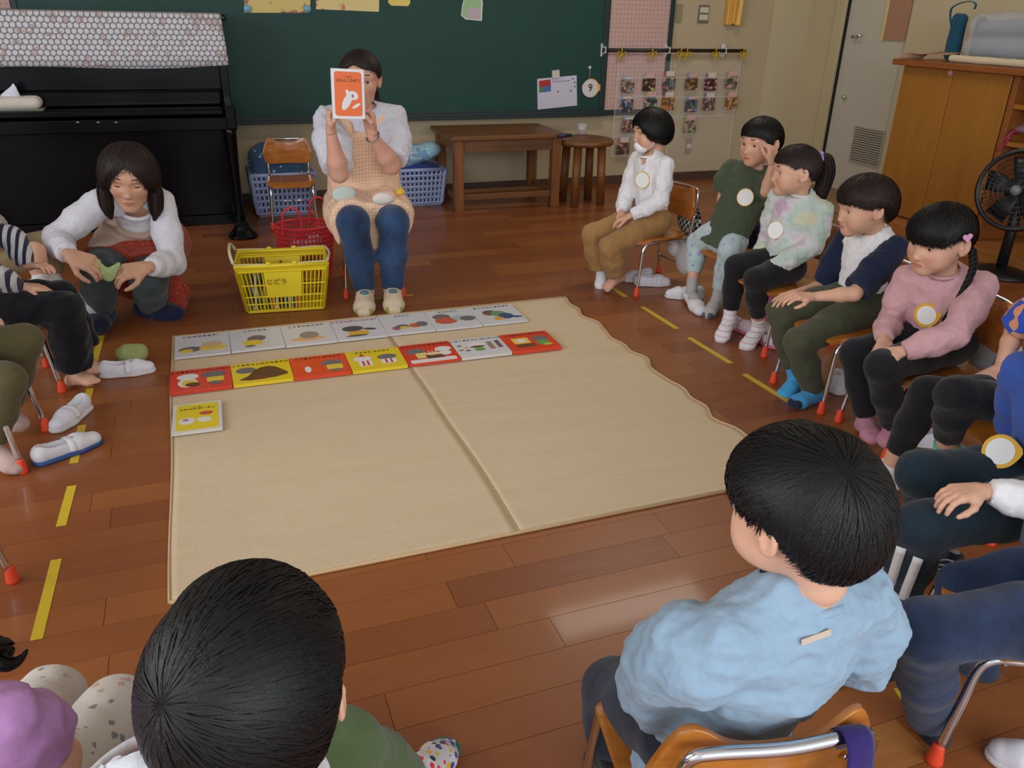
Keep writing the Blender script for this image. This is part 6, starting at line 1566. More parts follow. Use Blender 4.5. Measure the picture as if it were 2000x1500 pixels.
# --- seventh: blue top over white sleeves, dark trousers with two white stripes
def kid_seven():
    p = child('child at right edge, blue top over white sleeves, dark trousers with two white stripes', (1.75, 1.0, 0))
    pel = (1.70, 1.03, .335); nek = (1.635, 1.04, .600); Hc = np.array((1.66, 1.06, .725)); hf = (-1, .25, -.1)
    ka = A(1806, 1010, Y=1.0); 
    p.pose(pel, nek, (-1, .12, 0),
           [arm(A(1990, 900, Y=1.22), A(1900, 952, Y=1.16), (-.9, -.3, -.3), (0, 0, -1), .5), arm(A(2030, 985, Y=.88), A(1922, 958, Y=.945), (-.95, .2, -.05), (0, .0, -1), .5)],
           [leg(A(1800, 925, Y=1.14), A(1826, 1090, Y=1.18), A(1794, 1115, Y=1.20)), leg(A(1800, 1028, Y=1.0), A(1750, 1180, Y=1.06), A(1716, 1212, Y=1.08))], (Hc, hf, 0, 1.0))
    p.body()
    bl = cloth('royal_blue_sweat', (56, 88, 172), wr=.5)
    p.top(M_white, (.96, .96), e=.010, hem=.05, seed=22, name='undershirt', neck=.05)
    p.top(bl, (.3, .3), e=.018, hem=-.04, seed=23, neck=.062)
    p.pants(cloth('dark_teal_sweatpants', (26, 42, 52), wr=.6), (.93, .93), e=.012, seed=24)
    for i in (0, 1):
        o = p.sock(i, stripes('black_sock_fine_stripes', (26, 26, 32), (150, 150, 155), 420, .75), .08)
    l = p.J['legs'][1]; k_, a = np.array(l['k']), np.array(l['a']); d = unit(a-k_); L = np.linalg.norm(a-k_)
    vd = unit(CAMP-(k_+a)/2); s = unit(np.cross(d, vd)); b = MB()
    for (u0, v0), (u1, v1) in (((1762, 1068), (1735, 1156)), ((1794, 1088), (1762, 1170))):
        H = [p.seat_on(u0+(u1-u0)*t, v0+(v1-v0)*t, 5) for t in np.linspace(0, 1, 8)]
        sv = unit(np.cross(H[-1][0]-H[0][0], vd)); V = []
        for c_, n_ in H: V += [c_+vd*.004-sv*.0095, c_+vd*.004+sv*.0095, c_-vd*.004-sv*.0095, c_-vd*.004+sv*.0095]
        b.add(V, [q for i in range(7) for q in ((4*i, 4*i+1, 4*i+5, 4*i+4), (4*i+2, 4*i+6, 4*i+7, 4*i+3), (4*i, 4*i+4, 4*i+6, 4*i+2), (4*i+1, 4*i+3, 4*i+7, 4*i+5))]+[(0, 2, 3, 1), (28, 29, 31, 30)])
    b.build('white_stripes', cloth('white_tape', (226, 224, 222)), p.root, smooth=True, world=True)
    R = headmat(hf, 0); hair(p.root, Hc, R, 1.0, 'boy', BK, 500, 14); eyes(p.root, Hc, R, 1.0)
    disc_badge(p, A(1954, 882, X=1.565), unit((-.75, -.35, .55)), .036, rim=.008, chick=True)
def stripes(name, ca, cb, freq, th=0.0, dirn=(0, 0, 1), base=None):
    if name in MATS: return MATS[name]
    m = cloth(name, ca, wr=.3); n = N(m); o = n.coord()
    x = n.n('ShaderNodeVectorMath', operation='DOT_PRODUCT'); n.l(o, x.inputs[0]); x.inputs[1].default_value = tuple(unit(dirn))
    w_ = n.math('SINE', n.math('MULTIPLY', x.outputs['Value'], freq)); n.col(n.mix(n.math('GREATER_THAN', w_, th), srgb(*ca), srgb(*cb)))
    return m
kid_seven()

# --- eighth: jeans at the lower right
def kid_eight():
    p = child('child at the lower right edge in blue jeans, hand on the lap', (1.3, .62, 0))
    pel = (1.42, .74, .335); nek = (1.50, .72, .62); Hc = np.array((1.50, .73, .74)); hf = (-.9, .5, -.1)
    p.pose(pel, nek, (-.95, .25, 0),
           [arm((1.46, .88, .47), A(2012, 1165, Y=.84), (-.7, .1, -.3), (0, -.3, -1), .4), arm((1.42, .58, .49), (1.31, .64, .42), (-.8, .2, -.3), (0, 0, -1), .4)],
           [leg(A(1885, 1150, Y=.90), A(1915, 1330, Y=.90), (1.13, 1.0, .025)), leg(A(1808, 1232, Y=.74), A(1812, 1416, Y=.82), A(1778, 1440, Y=.86))], (Hc, hf, 0, 1.0))
    p.body()
    p.top(cloth('grey_blue_sweat', (90, 96, 110)), (.95, .95), e=.014, seed=25)
    p.pants(denim('child_denim', (34, 48, 76)), (.95, .95), e=.012, seed=26, wr=.0015)
    dk = cloth('dark_sock', (38, 40, 52)); p.sock(0, dk, .06); p.sock(1, dk, .06)
    R = headmat(hf, 0); hair(p.root, Hc, R, 1.0, 'boy', BK, 500, 15); eyes(p.root, Hc, R, 1.0)
def denim(name, rgb):
    if name in MATS: return MATS[name]
    m = cloth(name, rgb, wr=.5, fine=1500); n = N(m); o = n.coord(); c = srgb(*rgb)
    q = n.noise(o, 7, 3, .6); n.col(n.ramp(q, [(.35, tuple(x*.6 for x in c)), (.65, tuple(min(1, x*1.45) for x in c))]))
    return m
kid_eight()

# --- foreground boy in light blue on a chair, seen from behind
def boy_blue():
    p = child('boy in light blue long-sleeved shirt and dark jeans seen from behind', (.6, .7, 0), sc=1.03)
    pel = np.array((.600, .705, .34)); nek = np.array((.620, .612, .628)); Hc = np.array((.612, .630, .764)); hf = (-.26, .94, -.16)
    p.pose(pel, nek, (-.12, 1, 0),
           [arm((.79, .66, .46), (.74, .80, .41), (-.3, .8, -.2), (0, 0, -1), .5), arm(A(1290, 1290, Y=.665), A(1282, 1385, Y=.78), (.35, .9, -.1), (.2, 0, -1), .6)],
           [leg((.79, .85, .34), (.80, .86, .08), (.80, .97, .025)), leg(A(1200, 1350, Y=.93), A(1200, 1470, Y=.90), A(1165, 1480, Y=.98))], (Hc, hf, 0, .94), shw=.112)
    p.body(cell=.005)
    p.top(cloth('light_blue_cotton', (140, 164, 184), wr=.9, fine=700), (1.0, 1.0), e=.020, hem=-.07, loose=1.1, bell=.012, puff=.010, cell=.005, seed=31, wr=.009, neck=.046, freq=46)
    p.pants(denim('dark_denim', (38, 44, 58)), (.97, .97), e=.013, seed=32, wr=.003)
    p.sock(0, M_black, .05); p.sock(1, M_black, .05)
    R = headmat(hf, 0)
    hair(p.root, Hc, R, .94, 'bowl', BK, 6200, 17, extra=dict(rim=.6, whorl=(-160, 44), edge=[8, 8, 4, -2, 2, -18, -40, -50], w=4)); eyes(p.root, Hc, R, 1.02)
    # small woven label on the back
    q, n_ = p.seat_on(1592, 1243, 16); u = unit(A(1622, 1238, D=1.1)-A(1566, 1248, D=1.1)); v = np.cross(n_, u); u = np.cross(v, n_)
    b = MB(); b.prism([(-.021, -.004), (.021, -.004), (.021, .004), (-.021, .004)], (q-n_*.001, u, v, n_), .0012)
    b.build('neck_label', mat('label_cream', srgb(190, 170, 150), .8), p.root, world=True)['label'] = 'small cream label with dark lettering'
    return p
boy_blue()

# --- foreground boy at the bottom left: black hair, white shirt, green trousers
def boy_white():
    p = child('boy with black hair in white shirt seen from above and behind', (-.02, .6, 0), sc=1.03)
    pel = np.array((-.09, .60, .335)); nek = np.array((-.115, .600, .618)); Hc = A(486, 1322, D=.74); hf = (.35, .92, .10)
    p.pose(pel, nek, (.15, 1, 0),
           [arm((.02, .62, .45), (-.02, .72, .40), (-.4, .8, 0), (0, 0, -1), .4), arm((-.24, .60, .46), (-.14, .72, .40), (.4, .8, 0), (0, 0, -1), .4)],
           [leg(A(668, 1462, Y=.84), (.205, .965, .085), A(880, 1452, Y=1.075)), leg((-.14, .84, .34), (-.14, .88, .07), (-.14, .99, .025))], (Hc, hf, 0, 1.04), shw=.112)
    p.body(cell=.005)
    p.top(cloth('white_rib_cotton', (214, 216, 222), wr=.6, fine=500), (1, 1), e=.016, hem=-.05, loose=1.05, cell=.005, seed=33, wr=.005, neck=.055)
    p.pants(cloth('moss_green_rib', (86, 104, 66), wr=.5), (.95, .95), e=.012, seed=34)
    m = cloth('vehicle_print_sock', (206, 204, 208), wr=.3); n = N(m); o = n.coord(); v = n.voro(o, 62, 0); vc = n.voro(o, 62, 1)
    n.col(n.mix(n.math('LESS_THAN', v, .38), srgb(206, 204, 208), n.ramp(n.math('FRACT', n.math('MULTIPLY', n.n('ShaderNodeSeparateColor').outputs[0], 1)), [(0, srgb(60, 70, 150)), (1, srgb(60, 70, 150))])))
    sep = n.n('ShaderNodeSeparateColor'); n.l(vc, sep.inputs[0])
    n.col(n.mix(n.math('LESS_THAN', v, .40), srgb(206, 204, 208), n.ramp(sep.outputs[0], [(0, srgb(60, 70, 150)), (.35, srgb(220, 60, 60)), (.6, srgb(230, 180, 40)), (.8, srgb(40, 40, 60))], 'CONSTANT')))
    for i in (0, 1):
        p.sock(i, m, .06)
        l = p.J['legs'][i]; t = np.array(l['t']); a = np.array(l['a']); f = unit(t-a); g = SDF()
        c = g.chain(k=.01, cuts=[(t-f*.030, -f)]); foot_chain(c, a, t, 1.03, .0046); V, F = g.mesh(.004); fastmesh('sock_toe', V, F, cloth('green_knit', (26, 100, 62)), p.root)
    R = headmat(hf, 0)
    hair(p.root, Hc, R, 1.04, 'short', BK, 7000, 19, extra=dict(rim=.6, whorl=(-152, 34), edge=[26, 24, 12, -2, 6, -14, -40, -50], w=4)); eyes(p.root, Hc, R, 1.06)
boy_white()

# --- girl at the bottom left corner
def girl_floral():
    p = child('girl in the bottom left corner in lilac puff-sleeved top and white floral trousers', (-.36, .85, 0))
    pel = np.array((-.40, .80, .335)); nek = np.array((-.42, .80, .61)); Hc = np.array((-.44, .82, .73)); hf = (.35, .93, -.12)
    p.pose(pel, nek, (.45, .9, 0),
           [arm(A(112, 1482, Y=.83), (-.27, .78, .36), (.1, .5, -.3), (0, 0, -1), .4, s=A(14, 1400, Y=.80)), arm((-.55, .93, .46), (-.44, .99, .40), (.4, .8, -.1), (0, 0, -1), .4)],
           [leg(A(226, 1395, Y=1.06), (-.17, 1.14, .08), (-.13, 1.23, .03)), leg(A(100, 1365, Y=1.26), (-.42, 1.35, .09), A(98, 1336, Y=1.44))], (Hc, hf, 0, 1.0))
    p.body(toes=(True, True))
    p.top(cloth('lilac_cotton', (178, 130, 180), wr=.7), (.36, .36), e=.008, hem=-.03, puff=.004, cuff=-.002, seed=35, wr=.005)
    m = cloth('white_floral', (200, 192, 182), wr=.4); n = N(m); o = n.coord()
    s1 = n.math('LESS_THAN', n.math('ADD', n.voro(o, 46, 0), n.math('MULTIPLY', n.noise(o, 160, 2), .5)), .50)
    n.col(n.mix(n.math('MULTIPLY', s1, .7), srgb(200, 192, 182), n.ramp(n.noise(o, 12, 1), [(.48, srgb(70, 84, 92)), (.55, srgb(178, 140, 116))])))
    p.pants(m, (.93, .93), e=.014, seed=36)
    R = headmat(hf, 0); T = lambda q: Hc+(R@np.array(q))
    hair(p.root, Hc, R, 1.0, 'tied', BK, 600, 21); eyes(p.root, Hc, R, 1.0)
    tail(p.root, [T((.06, -.06, -.05)), A(-14, 1262, D=1.12), A(6, 1296, D=1.12), A(34, 1292, D=1.13), A(54, 1268, D=1.14)], [.012, .012, .010, .006, .002], BK, n=16)
girl_floral()

# --- left row
def kid_striped():
    p = child('child at the left edge in striped sleeves and wide black trousers, barefoot', (-.75, 3.1, 0))
    pel = (-.78, 3.08, .335); nek = (-.76, 3.10, .62); Hc = np.array((-.745, 3.10, .745)); hf = (.95, .2, -.2)
    p.pose(pel, nek, (.95, .1, 0),
           [arm((-.66, 2.93, .47), A(38, 560, Y=3.02), (.9, .15, -.2), (-.1, 0, -1), .25), arm((-.64, 3.26, .50), A(52, 520, Y=3.24), (.8, -.4, .1), (0, -.2, -1), .5)],
           [leg(A(128, 602, Y=3.0), A(148, 732, Y=3.04), A(186, 746, Y=2.98)), leg(A(120, 580, Y=3.2), A(170, 705, Y=3.16), A(193, 726, Y=3.10))], (Hc, hf, 0, 1.0))
    p.body(toes=(True, True))
    st = stripes('navy_white_stripes', (196, 196, 200), (40, 42, 60), 270, .15, (.93, -.1, -.2))
    p.top(st, (.97, .97), e=.014, hem=.0, seed=41, name='striped_shirt')
    p.top(cloth('grey_blue_vest', (146, 160, 166)), (0, 0), e=.022, hem=-.05, seed=42, neck=.06, name='vest')
    p.pants(cloth('black_wide', (14, 13, 20), wr=.5), (.93, .90), e=.018, flare=.020, seed=43, wr=.006)
    R = headmat(hf, 0); hair(p.root, Hc, R, 1.0, 'bowl', BK, 500, 22); eyes(p.root, Hc, R, 1.0)
kid_striped()
def kid_khaki():
    p = child('child behind the striped one in khaki trousers at the left edge', (-.9, 3.55, 0))
    pel = (-.93, 3.62, .33); nek = (-.94, 3.62, .61); Hc = np.array((-.93, 3.62, .735)); hf = (.95, -.2, -.15)
    p.pose(pel, nek, (.95, -.15, 0),
           [arm((-.80, 3.46, .48), (-.72, 3.48, .40), (.9, .2, -.2), (0, 0, -1), .4), arm((-.82, 3.77, .48), (-.74, 3.72, .40), (.9, -.2, -.2), (0, 0, -1), .4)],
           [leg(A(68, 492, Y=3.50), A(82, 560, Y=3.46), (-.50, 3.50, .03)), leg(A(90, 478, Y=3.66), A(104, 545, Y=3.62), (-.46, 3.68, .03))], (Hc, hf, 0, 1.0))
    p.body()
    p.top(cloth('cream_top', (176, 170, 150)), (.9, .9), e=.014, hem=-.04, seed=44)
    p.pants(cloth('khaki_twill', (142, 122, 88), wr=.5), (.46, .93), e=.014, seed=45)
    p.sock(0, M_sockw, .05); p.sock(1, M_sockw, .05)
    R = headmat(hf, 0); hair(p.root, Hc, R, 1.0, 'boy', BK, 400, 23); eyes(p.root, Hc, R, 1.0)
kid_khaki()
def kid_olive():
    p = child('child at the left edge in olive leggings and pale socks', (-.8, 2.6, 0))
    pel = (-.84, 2.6, .335); nek = (-.86, 2.6, .62); Hc = np.array((-.86, 2.6, .745)); hf = (.95, .2, -.15)
    p.pose(pel, nek, (.98, .1, 0),
           [arm((-.76, 2.44, .48), (-.70, 2.47, .42), (.9, .2, -.2), (0, 0, -1), .4), arm((-.76, 2.76, .48), (-.70, 2.70, .42), (.9, -.2, -.2), (0, 0, -1), .4)],
           [leg(A(14, 742, Y=2.48), A(-18, 880, Y=2.50), A(42, 916, Y=2.44)), leg(A(48, 665, Y=2.66), A(12, 812, Y=2.70), A(50, 832, Y=2.68))], (Hc, hf, 0, 1.0))
    p.body()
    p.top(cloth('mustard_sweat', (150, 120, 70)), (.9, .9), e=.014, hem=.0, seed=46)
    p.pants(cloth('olive_leggings', (84, 76, 48), wr=.5), (.92, .92), e=.010, seed=47)
    ps = cloth('pale_pink_sock', (188, 160, 150)); p.sock(0, ps, .07); p.sock(1, ps, .07)
    R = headmat(hf, 0); hair(p.root, Hc, R, 1.0, 'boy', BK, 400, 24); eyes(p.root, Hc, R, 1.0)
kid_olive()

# --- the teacher reading
def gingham(name, ca, cb, freq):
    if name in MATS: return MATS[name]
    m = cloth(name, ca, wr=.5); n = N(m); s = n.n('ShaderNodeSeparateXYZ'); n.l(n.coord(), s.inputs[0])
    a = n.math('GREATER_THAN', n.math('SINE', n.math('MULTIPLY', s.outputs[0], freq)), 0)
    b = n.math('GREATER_THAN', n.math('SINE', n.math('MULTIPLY', n.math('ADD', s.outputs[2], n.math('MULTIPLY', s.outputs[1], .7)), freq)), 0)
    f = n.math('MULTIPLY', n.math('ADD', a, b), .5); n.col(n.mix(f, srgb(*ca), srgb(*cb)))
    return m
def teacher():
    p = Person('woman seated in peach gingham apron and jeans holding a picture book before her face', (.73, 3.9, 0), 1.5, (206, 156, 132), adult=True)
    pel = np.array((.745, 3.99, .375)); nek = A(704, 216, Y=3.94); Hc = A(704, 146, Y=3.90); hf = (-.22, -1, -.10); s = 1.5
    p.pose(pel, nek, (-.06, -1, 0),
           [arm(A(662, 338, Y=3.72), A(647, 262, Y=3.66), (.05, .0, 1), (.75, -.3, 0), (.9, .9, .9, .9), th=.9), arm(A(765, 322, Y=3.74), A(726, 264, Y=3.66), (-.10, .0, 1), (-.75, -.3, 0), (.9, .9, .9, .9), th=.9)],
           [leg(A(690, 436, Y=3.60), A(713, 568, Y=3.65), A(711, 612, Y=3.47)), leg(A(768, 434, Y=3.60), A(767, 566, Y=3.65), A(770, 608, Y=3.47))], (Hc, hf, 4, 1.13), shw=.155, hipw=.085, shup=.01)
    p.body(fat=1.12, hl=.165)
    p.top(cloth('white_tee', (206, 206, 216), wr=.5), (.46, .46), e=.011, hem=-.02, loose=1.03, puff=.012, bell=.0, seed=51, wr=.006, cell=.006)
    p.pants(denim('blue_jeans', (38, 60, 92)), (.985, .985), e=.006, seed=52, wr=.0025, hipfat=1.1)
    J = p.J
    # apron: a bib down the front and a skirt over the lap
    g = SDF(); f, r, up = J['f'], J['r'], J['up']; c = g.chain(k=.04, cuts=[(J['nek']-up*.055+f*.05, up*.9+f*.3), (J['pel']-f*.02, -f)])
    c.cone(J['pel']+up*.02, J['nek']-up*.12, .176, .172, .80, f); c.cone(J['nek']-up*.14, J['nek']-up*.02, .170, .135, .84, f)
    c = g.chain(k=.05, join=.03, cuts=[(J['pel']+f*.34-up*.03, f)])
    for i in (0, 1):
        k_ = J['legs'][i]['k']; h = J['hip'][i]; c.cone(h, h+(k_-h)*.5, .120, .108); c.cone(h+(k_-h)*.5, k_+f*.06, .108, .098)
    c.cone(J['pel']+f*.02, J['pel']+f*.32, .13, .10)
    c2 = g.chain(k=.03, join=.03); c2.cone(A(655, 428, Y=3.70), A(662, 470, Y=3.68), .050, .018, .5, (1, 0, 0))
    V, F = g.mesh(.007); V = relax(V, F, 2, .5); V = wrinkle(V, F, .005, 38, 53, (0, .3, 1))
    fastmesh('apron', V, F, gingham('peach_gingham', (226, 176, 138), (232, 204, 180), 420), p.root)
    for (u, v, Y, rx, rz, col, nm) in ((672, 380, 3.70, .055, .040, (186, 196, 190), 'pocket'), (748, 388, 3.64, .050, .030, (214, 206, 200), 'pocket'), (782, 375, 3.70, .022, .016, (214, 172, 60), 'yellow_patch')):
        g = SDF(); q = A(u, v, Y=Y); g.chain().ell(q, (rx, .02, rz)); V, F = g.mesh(.005); V = wrinkle(V, F, .003, 40, 4); fastmesh(nm, V, F, cloth(nm+str(col[0]), col), p.root)
    for sg in (1, -1):
        b = MB(); P = [J['nek']-up*.10+f*.115+r*sg*.075, J['nek']-up*.03+f*.075+r*sg*.085, J['nek']+up*.010+f*.01+r*sg*.085, J['nek']-up*.02-f*.08+r*sg*.075, J['nek']-up*.14-f*.10+r*sg*.05]
        b.tube(spline(P, 6), .034, 10, flat=.14, up=f*.6+up*.8); b.build('apron_strap', MATS['peach_gingham'], p.root, smooth=True, world=True)
    m = cloth('cream_bird_sock', (206, 186, 156)); p.sock(0, m, .055, .0025); p.sock(1, m, .055, .0025)
    for i in (0, 1):
        l = J['legs'][i]; t = np.array(l['t']); a = np.array(l['a']); ff = unit(t-a); g = SDF()
        c = g.chain(k=.01, cuts=[(t-ff*.038, -ff)]); foot_chain(c, a, t, 1.5, .005); V, F = g.mesh(.005); fastmesh('sock_toe', V, F, cloth('lime_knit', (156, 158, 62)), p.root)
        g = SDF(); q = a+ff*.075+np.array([0, 0, .030]); g.chain().ell(q, (.022, .024, .014)); V, F = g.mesh(.004)
        o = fastmesh('sock_patch', V, F, cloth('teal_patch', (86, 116, 124)), p.root)
    R = headmat(hf, 4); T = lambda q: Hc+1.13*(R@np.array(q))
    hair(p.root, Hc, R, 1.13, 'tiedw', BR, 1500, 25, extra=dict(part=(20, 10), whorl=(180, 30))); eyes(p.root, Hc, R, 1.13)
    tail(p.root, [T((-.03, -.085, -.04)), T((-.05, -.105, -.09)), T((-.065, -.09, -.14)), T((-.075, -.05, -.18))], [.022, .026, .022, .008], BR, n=40)
    # wrist watch
    a = J['arms'][1]; w_ = np.array(a['w']); d = unit(w_-np.array(a['e'])); u = unit(np.cross(d, [0, 1, 0])); v = np.cross(d, u); q = w_-d*.012; b = MB()
    b.tube([q+.028*(math.cos(t)*u+math.sin(t)*v) for t in np.linspace(0, 6.28, 20)[:-1]], .007, 8, closed=True, flat=.4); b.ball(q-v*.030, .011)
    b.build('wrist_watch', mat('watch_steel', (.35, .35, .36), .3, .9), p.root, smooth=True, world=True)
teacher()

# --- the crouching woman
def crouching():
    p = Person('crouching woman with shoulder-length dark hair in white top and red and beige apron dress', (-.3, 3.8, 0), 1.48, (196, 150, 122), adult=True)
    pel = np.array((-.27, 4.02, .27)); nek = A(268, 398, Y=3.78); Hc = A(252, 337, Y=3.68); hf = (-.10, -1, -.28)
    p.pose(pel, nek, (-.1, -1, 0),
           [arm(A(108, 468, Y=3.66), A(133, 498, Y=3.46), (.75, -.35, -.30), (.3, .3, -.9), (.5, .6, .7, .8), s=A(196, 395, Y=3.74), th=.6), arm(A(337, 512, Y=3.64), A(290, 522, Y=3.46), (-.85, -.25, -.05), (-.2, .4, -.9), (.5, .6, .7, .8), s=A(315, 396, Y=3.76), th=.6)],
           [leg(A(192, 530, Y=3.62), A(196, 612, Y=3.72), A(176, 640, Y=3.56)), leg(A(290, 548, Y=3.62), A(296, 600, Y=3.78), A(345, 613, Y=3.68))], (Hc, hf, 5, 1.14), shw=.15, hipw=.085)
    p.body(hl=.165, kind='down')
    p.top(cloth('white_longsleeve', (206, 204, 210), wr=.5), (.97, .97), e=.010, hem=.0, seed=61, wr=.004, cell=.006, neck=.05)
    p.pants(denim('grey_green_jeans', (58, 66, 66)), (.97, .97), e=.008, seed=62, wr=.003)
    J = p.J; g = SDF(); f, r, up = J['f'], J['r'], J['up']
    # apron dress
    c = g.chain(k=.04, cuts=[(J['nek']+up*.012, up*.9+f*.2), (J['pel']-f*.05, -f)])
    c.cone(J['pel'], J['nek']-up*.07, .158, .154, .80, f); c.cone(J['sh'][0]-r*.05-up*.01, J['sh'][1]+r*.05-up*.01, .082, .082)
    c = g.chain(k=.05, join=.04, cuts=[(J['pel']+f*.25, f)])
    for i in (0, 1):
        k_ = J['legs'][i]['k']; h = J['hip'][i]; c.cone(h, h+(k_-h)*.75, .115, .095)
    c.cone(J['pel']+f*.04, J['pel']+f*.24, .14, .13)
    c2 = g.chain(k=.03, join=.04); q = A(325, 555, Y=3.80); c2.cone(q, A(348, 592, Y=3.76), .06, .045, .4, (.3, 1, 0)); c2.cone(A(300, 520, Y=3.86), q, .08, .06, .5, (.3, 1, 0))
    c2.cone((-.30, 3.86, .20), (-.16, 3.84, .07), .09, .06, .4, (0, 1, 0))
    nc = J['nek']+f*.06-up*.03
    V, F = g.mesh(.007, [prim(c=nc, r=(.075, .09, .06), R=np.stack([r, f, up], 1), k=.01)]); V = relax(V, F, 2, .5); V = wrinkle(V, F, .004, 40, 63)
    m = cloth('rust_print', (150, 58, 40), wr=.5); n = N(m); o = n.coord(); s = n.n('ShaderNodeSeparateXYZ'); n.l(o, s.inputs[0])
    zl = .340
    red = n.mix(n.math('LESS_THAN', n.voro(o, 95, 0), .22), srgb(150, 56, 40), srgb(205, 120, 80))
    n.col(n.mix(n.math('GREATER_THAN', n.math('ADD', s.outputs[2], n.math('MULTIPLY', n.noise(o, 9, 1), .02)), zl+.012), red, srgb(176, 148, 130)))
    fastmesh('apron_dress', V, F, m, p.root)
    for i, k in ((0, 1), (1, 1)): shoe(p.root, J['legs'][i], sc=1.5, upper=(28, 34, 62), sole=(170, 168, 160), strap=False)
    R = headmat(hf, 5); T = lambda q: Hc+1.14*(R@np.array(q))
    hair(p.root, Hc, R, 1.14, 'woman', BR, 1700, 27, fat=1.05)
    for sx, o_ in ((-1, .0), (1, 0)):
        tail(p.root, [T((sx*.070, .02, .0)), T((sx*.082, .028, -.06)), T((sx*.080, .036, -.12)), T((sx*.072, .040, -.165))], [.022, .028, .026, .008], BR, 'hair_side', n=36, seed=int(5+sx))
    eyes(p.root, Hc, R, 1.14, lid=False)
crouching()
# ================================================================ loose shoes, bags, small things
def loose_shoe(label, heel, toe, upper=(222, 220, 228), sole=(212, 206, 206), sc=1.0, group='loose indoor shoes', tilt=0):
    h = np.array([heel[0], heel[1], .0]); t_ = np.array([toe[0], toe[1], 0]); f = unit(t_-h); L = np.linalg.norm(t_-h)
    root = thing('indoor_shoe', label, 'shoe', tuple((h+t_)/2), group=group)
    a = h+f*.030*sc+np.array([0, 0, .052*sc]); tt_ = h+f*(L-.008*sc)+np.array([0, 0, .030*sc])
    s_ = unit(np.cross(f, [0, 0, 1])); u = Z3; g = SDF(); c = g.chain(k=.014*sc)
    heel_ = h+f*.030*sc+u*.028*sc; ball = h+f*L*.64+u*.024*sc
    c.cone(heel_, ball, .030*sc, .033*sc, .8, s_); c.cone(ball, h+f*(L-.030*sc)+u*.020*sc, .034*sc, .027*sc, .85, u); c.cone(heel_+u*.012*sc, heel_+f*.05*sc+u*.004*sc, .024*sc, .024*sc, .9, s_)
    subs = [prim(c=h+f*L*.36+u*.056*sc, r=(.020*sc, L*.27, .036*sc), R=np.stack([s_, f, u], 1), k=.004)]
    V, F = g.mesh(.0036, subs); V[:, 2] = np.maximum(V[:, 2], .004); ub = fastmesh('upper', V, F, cloth('shoe_%d_%d_%d' % upper, upper, wr=.25), root)
    g = SDF(); c = g.chain(k=.01, cuts=[((0, 0, .014), (0, 0, 1)), ((0, 0, .0008), (0, 0, -1))])
    c.cone(heel_-u*.016*sc, ball-u*.014*sc, .031*sc, .037*sc); c.cone(ball-u*.014*sc, h+f*(L-.030*sc)+u*.008*sc, .037*sc, .030*sc)
    V, F = g.mesh(.0036); fastmesh('sole', V, F, mat('sole_%d_%d_%d' % sole, srgb(*sole), .6), root)
    b = MB(); q = h+f*L*.52+u*.030*sc
    b.tube(spline([q-s_*.034*sc-u*.01*sc, q-s_*.026*sc+u*.014*sc, q+u*.022*sc, q+s_*.026*sc+u*.014*sc, q+s_*.034*sc-u*.01*sc], 5), .010*sc, 8, flat=.25, up=u)
    b.build('strap', cloth('shoe_strap', (226, 224, 226), wr=.1), root, smooth=True, world=True)
    return root
loose_shoe('loose white indoor shoe with a green sock on it, left of the mat', (-.44, 3.115), (-.245, 3.115))
loose_shoe('loose white indoor shoe pointing back on the left tape line', (-.455, 2.86), (-.545, 2.68))
loose_shoe('loose white indoor shoe with blue sole and toe on the left tape line', (-.575, 2.475), (-.395, 2.585), sole=(44, 74, 130), upper=(214, 212, 216))
bundle('green_sock', 'crumpled pale green sock on the loose white shoe', [((-.345, 3.19, .055), (.045, .035, .030)), ((-.30, 3.185, .05), (.035, .030, .026))], cloth('pale_green_knit', (150, 160, 100), wr=.7), 12, .006, .005, cat='sock', freq=40)
g = SDF(); c = g.chain(k=.01); c.cone(at(188, 515, Y=3.44), at(212, 538, Y=3.43), .018, .024, .5, (0, 1, 0)); c.cone(at(212, 538, Y=3.43), at(232, 516, Y=3.43), .024, .012, .5, (0, 1, 0)); V, F = g.mesh(.004)
tag(fastmesh('held_sock', wrinkle(V, F, .004, 40), F, cloth('light_green_knit', (160, 178, 120), wr=.7)), 'light green sock held between the crouching woman’s hands', 'sock')
for args in ((('left white indoor shoe under the masked child’s chair'), (2.16, 3.60), (1.99, 3.60)), (('right white indoor shoe under the masked child’s chair, toe outwards'), (2.02, 3.535), (2.20, 3.475)),
             ('white indoor shoe lying beside the green-shirted boy’s foot', (2.25, 3.245), (2.07, 3.315)), ('white indoor shoe under the chair of the boy in blue socks', (2.20, 2.235), (2.11, 2.12)),
             ('white indoor shoe under the pink girl’s feet', (2.16, 1.70), (2.03, 1.80)), ('white indoor shoe with blue inside by the striped-leg child’s foot', (1.50, 1.21), (1.39, 1.20)), ('white indoor shoe behind the blue-lined one, mostly hidden', (1.60, 1.30), (1.50, 1.285))):
    loose_shoe(*args)
loose_shoe('pink and white indoor shoe under the pastel girl’s chair, farther', (2.14, 2.86), (2.19, 2.73), (216, 196, 206), (206, 110, 140)); loose_shoe('pink and white indoor shoe under the pastel girl’s chair, nearer', (2.16, 2.70), (2.20, 2.55), (216, 196, 206), (206, 110, 140))
loose_shoe('white indoor shoe in the lower right corner', (1.36, .60), (1.27, .73))
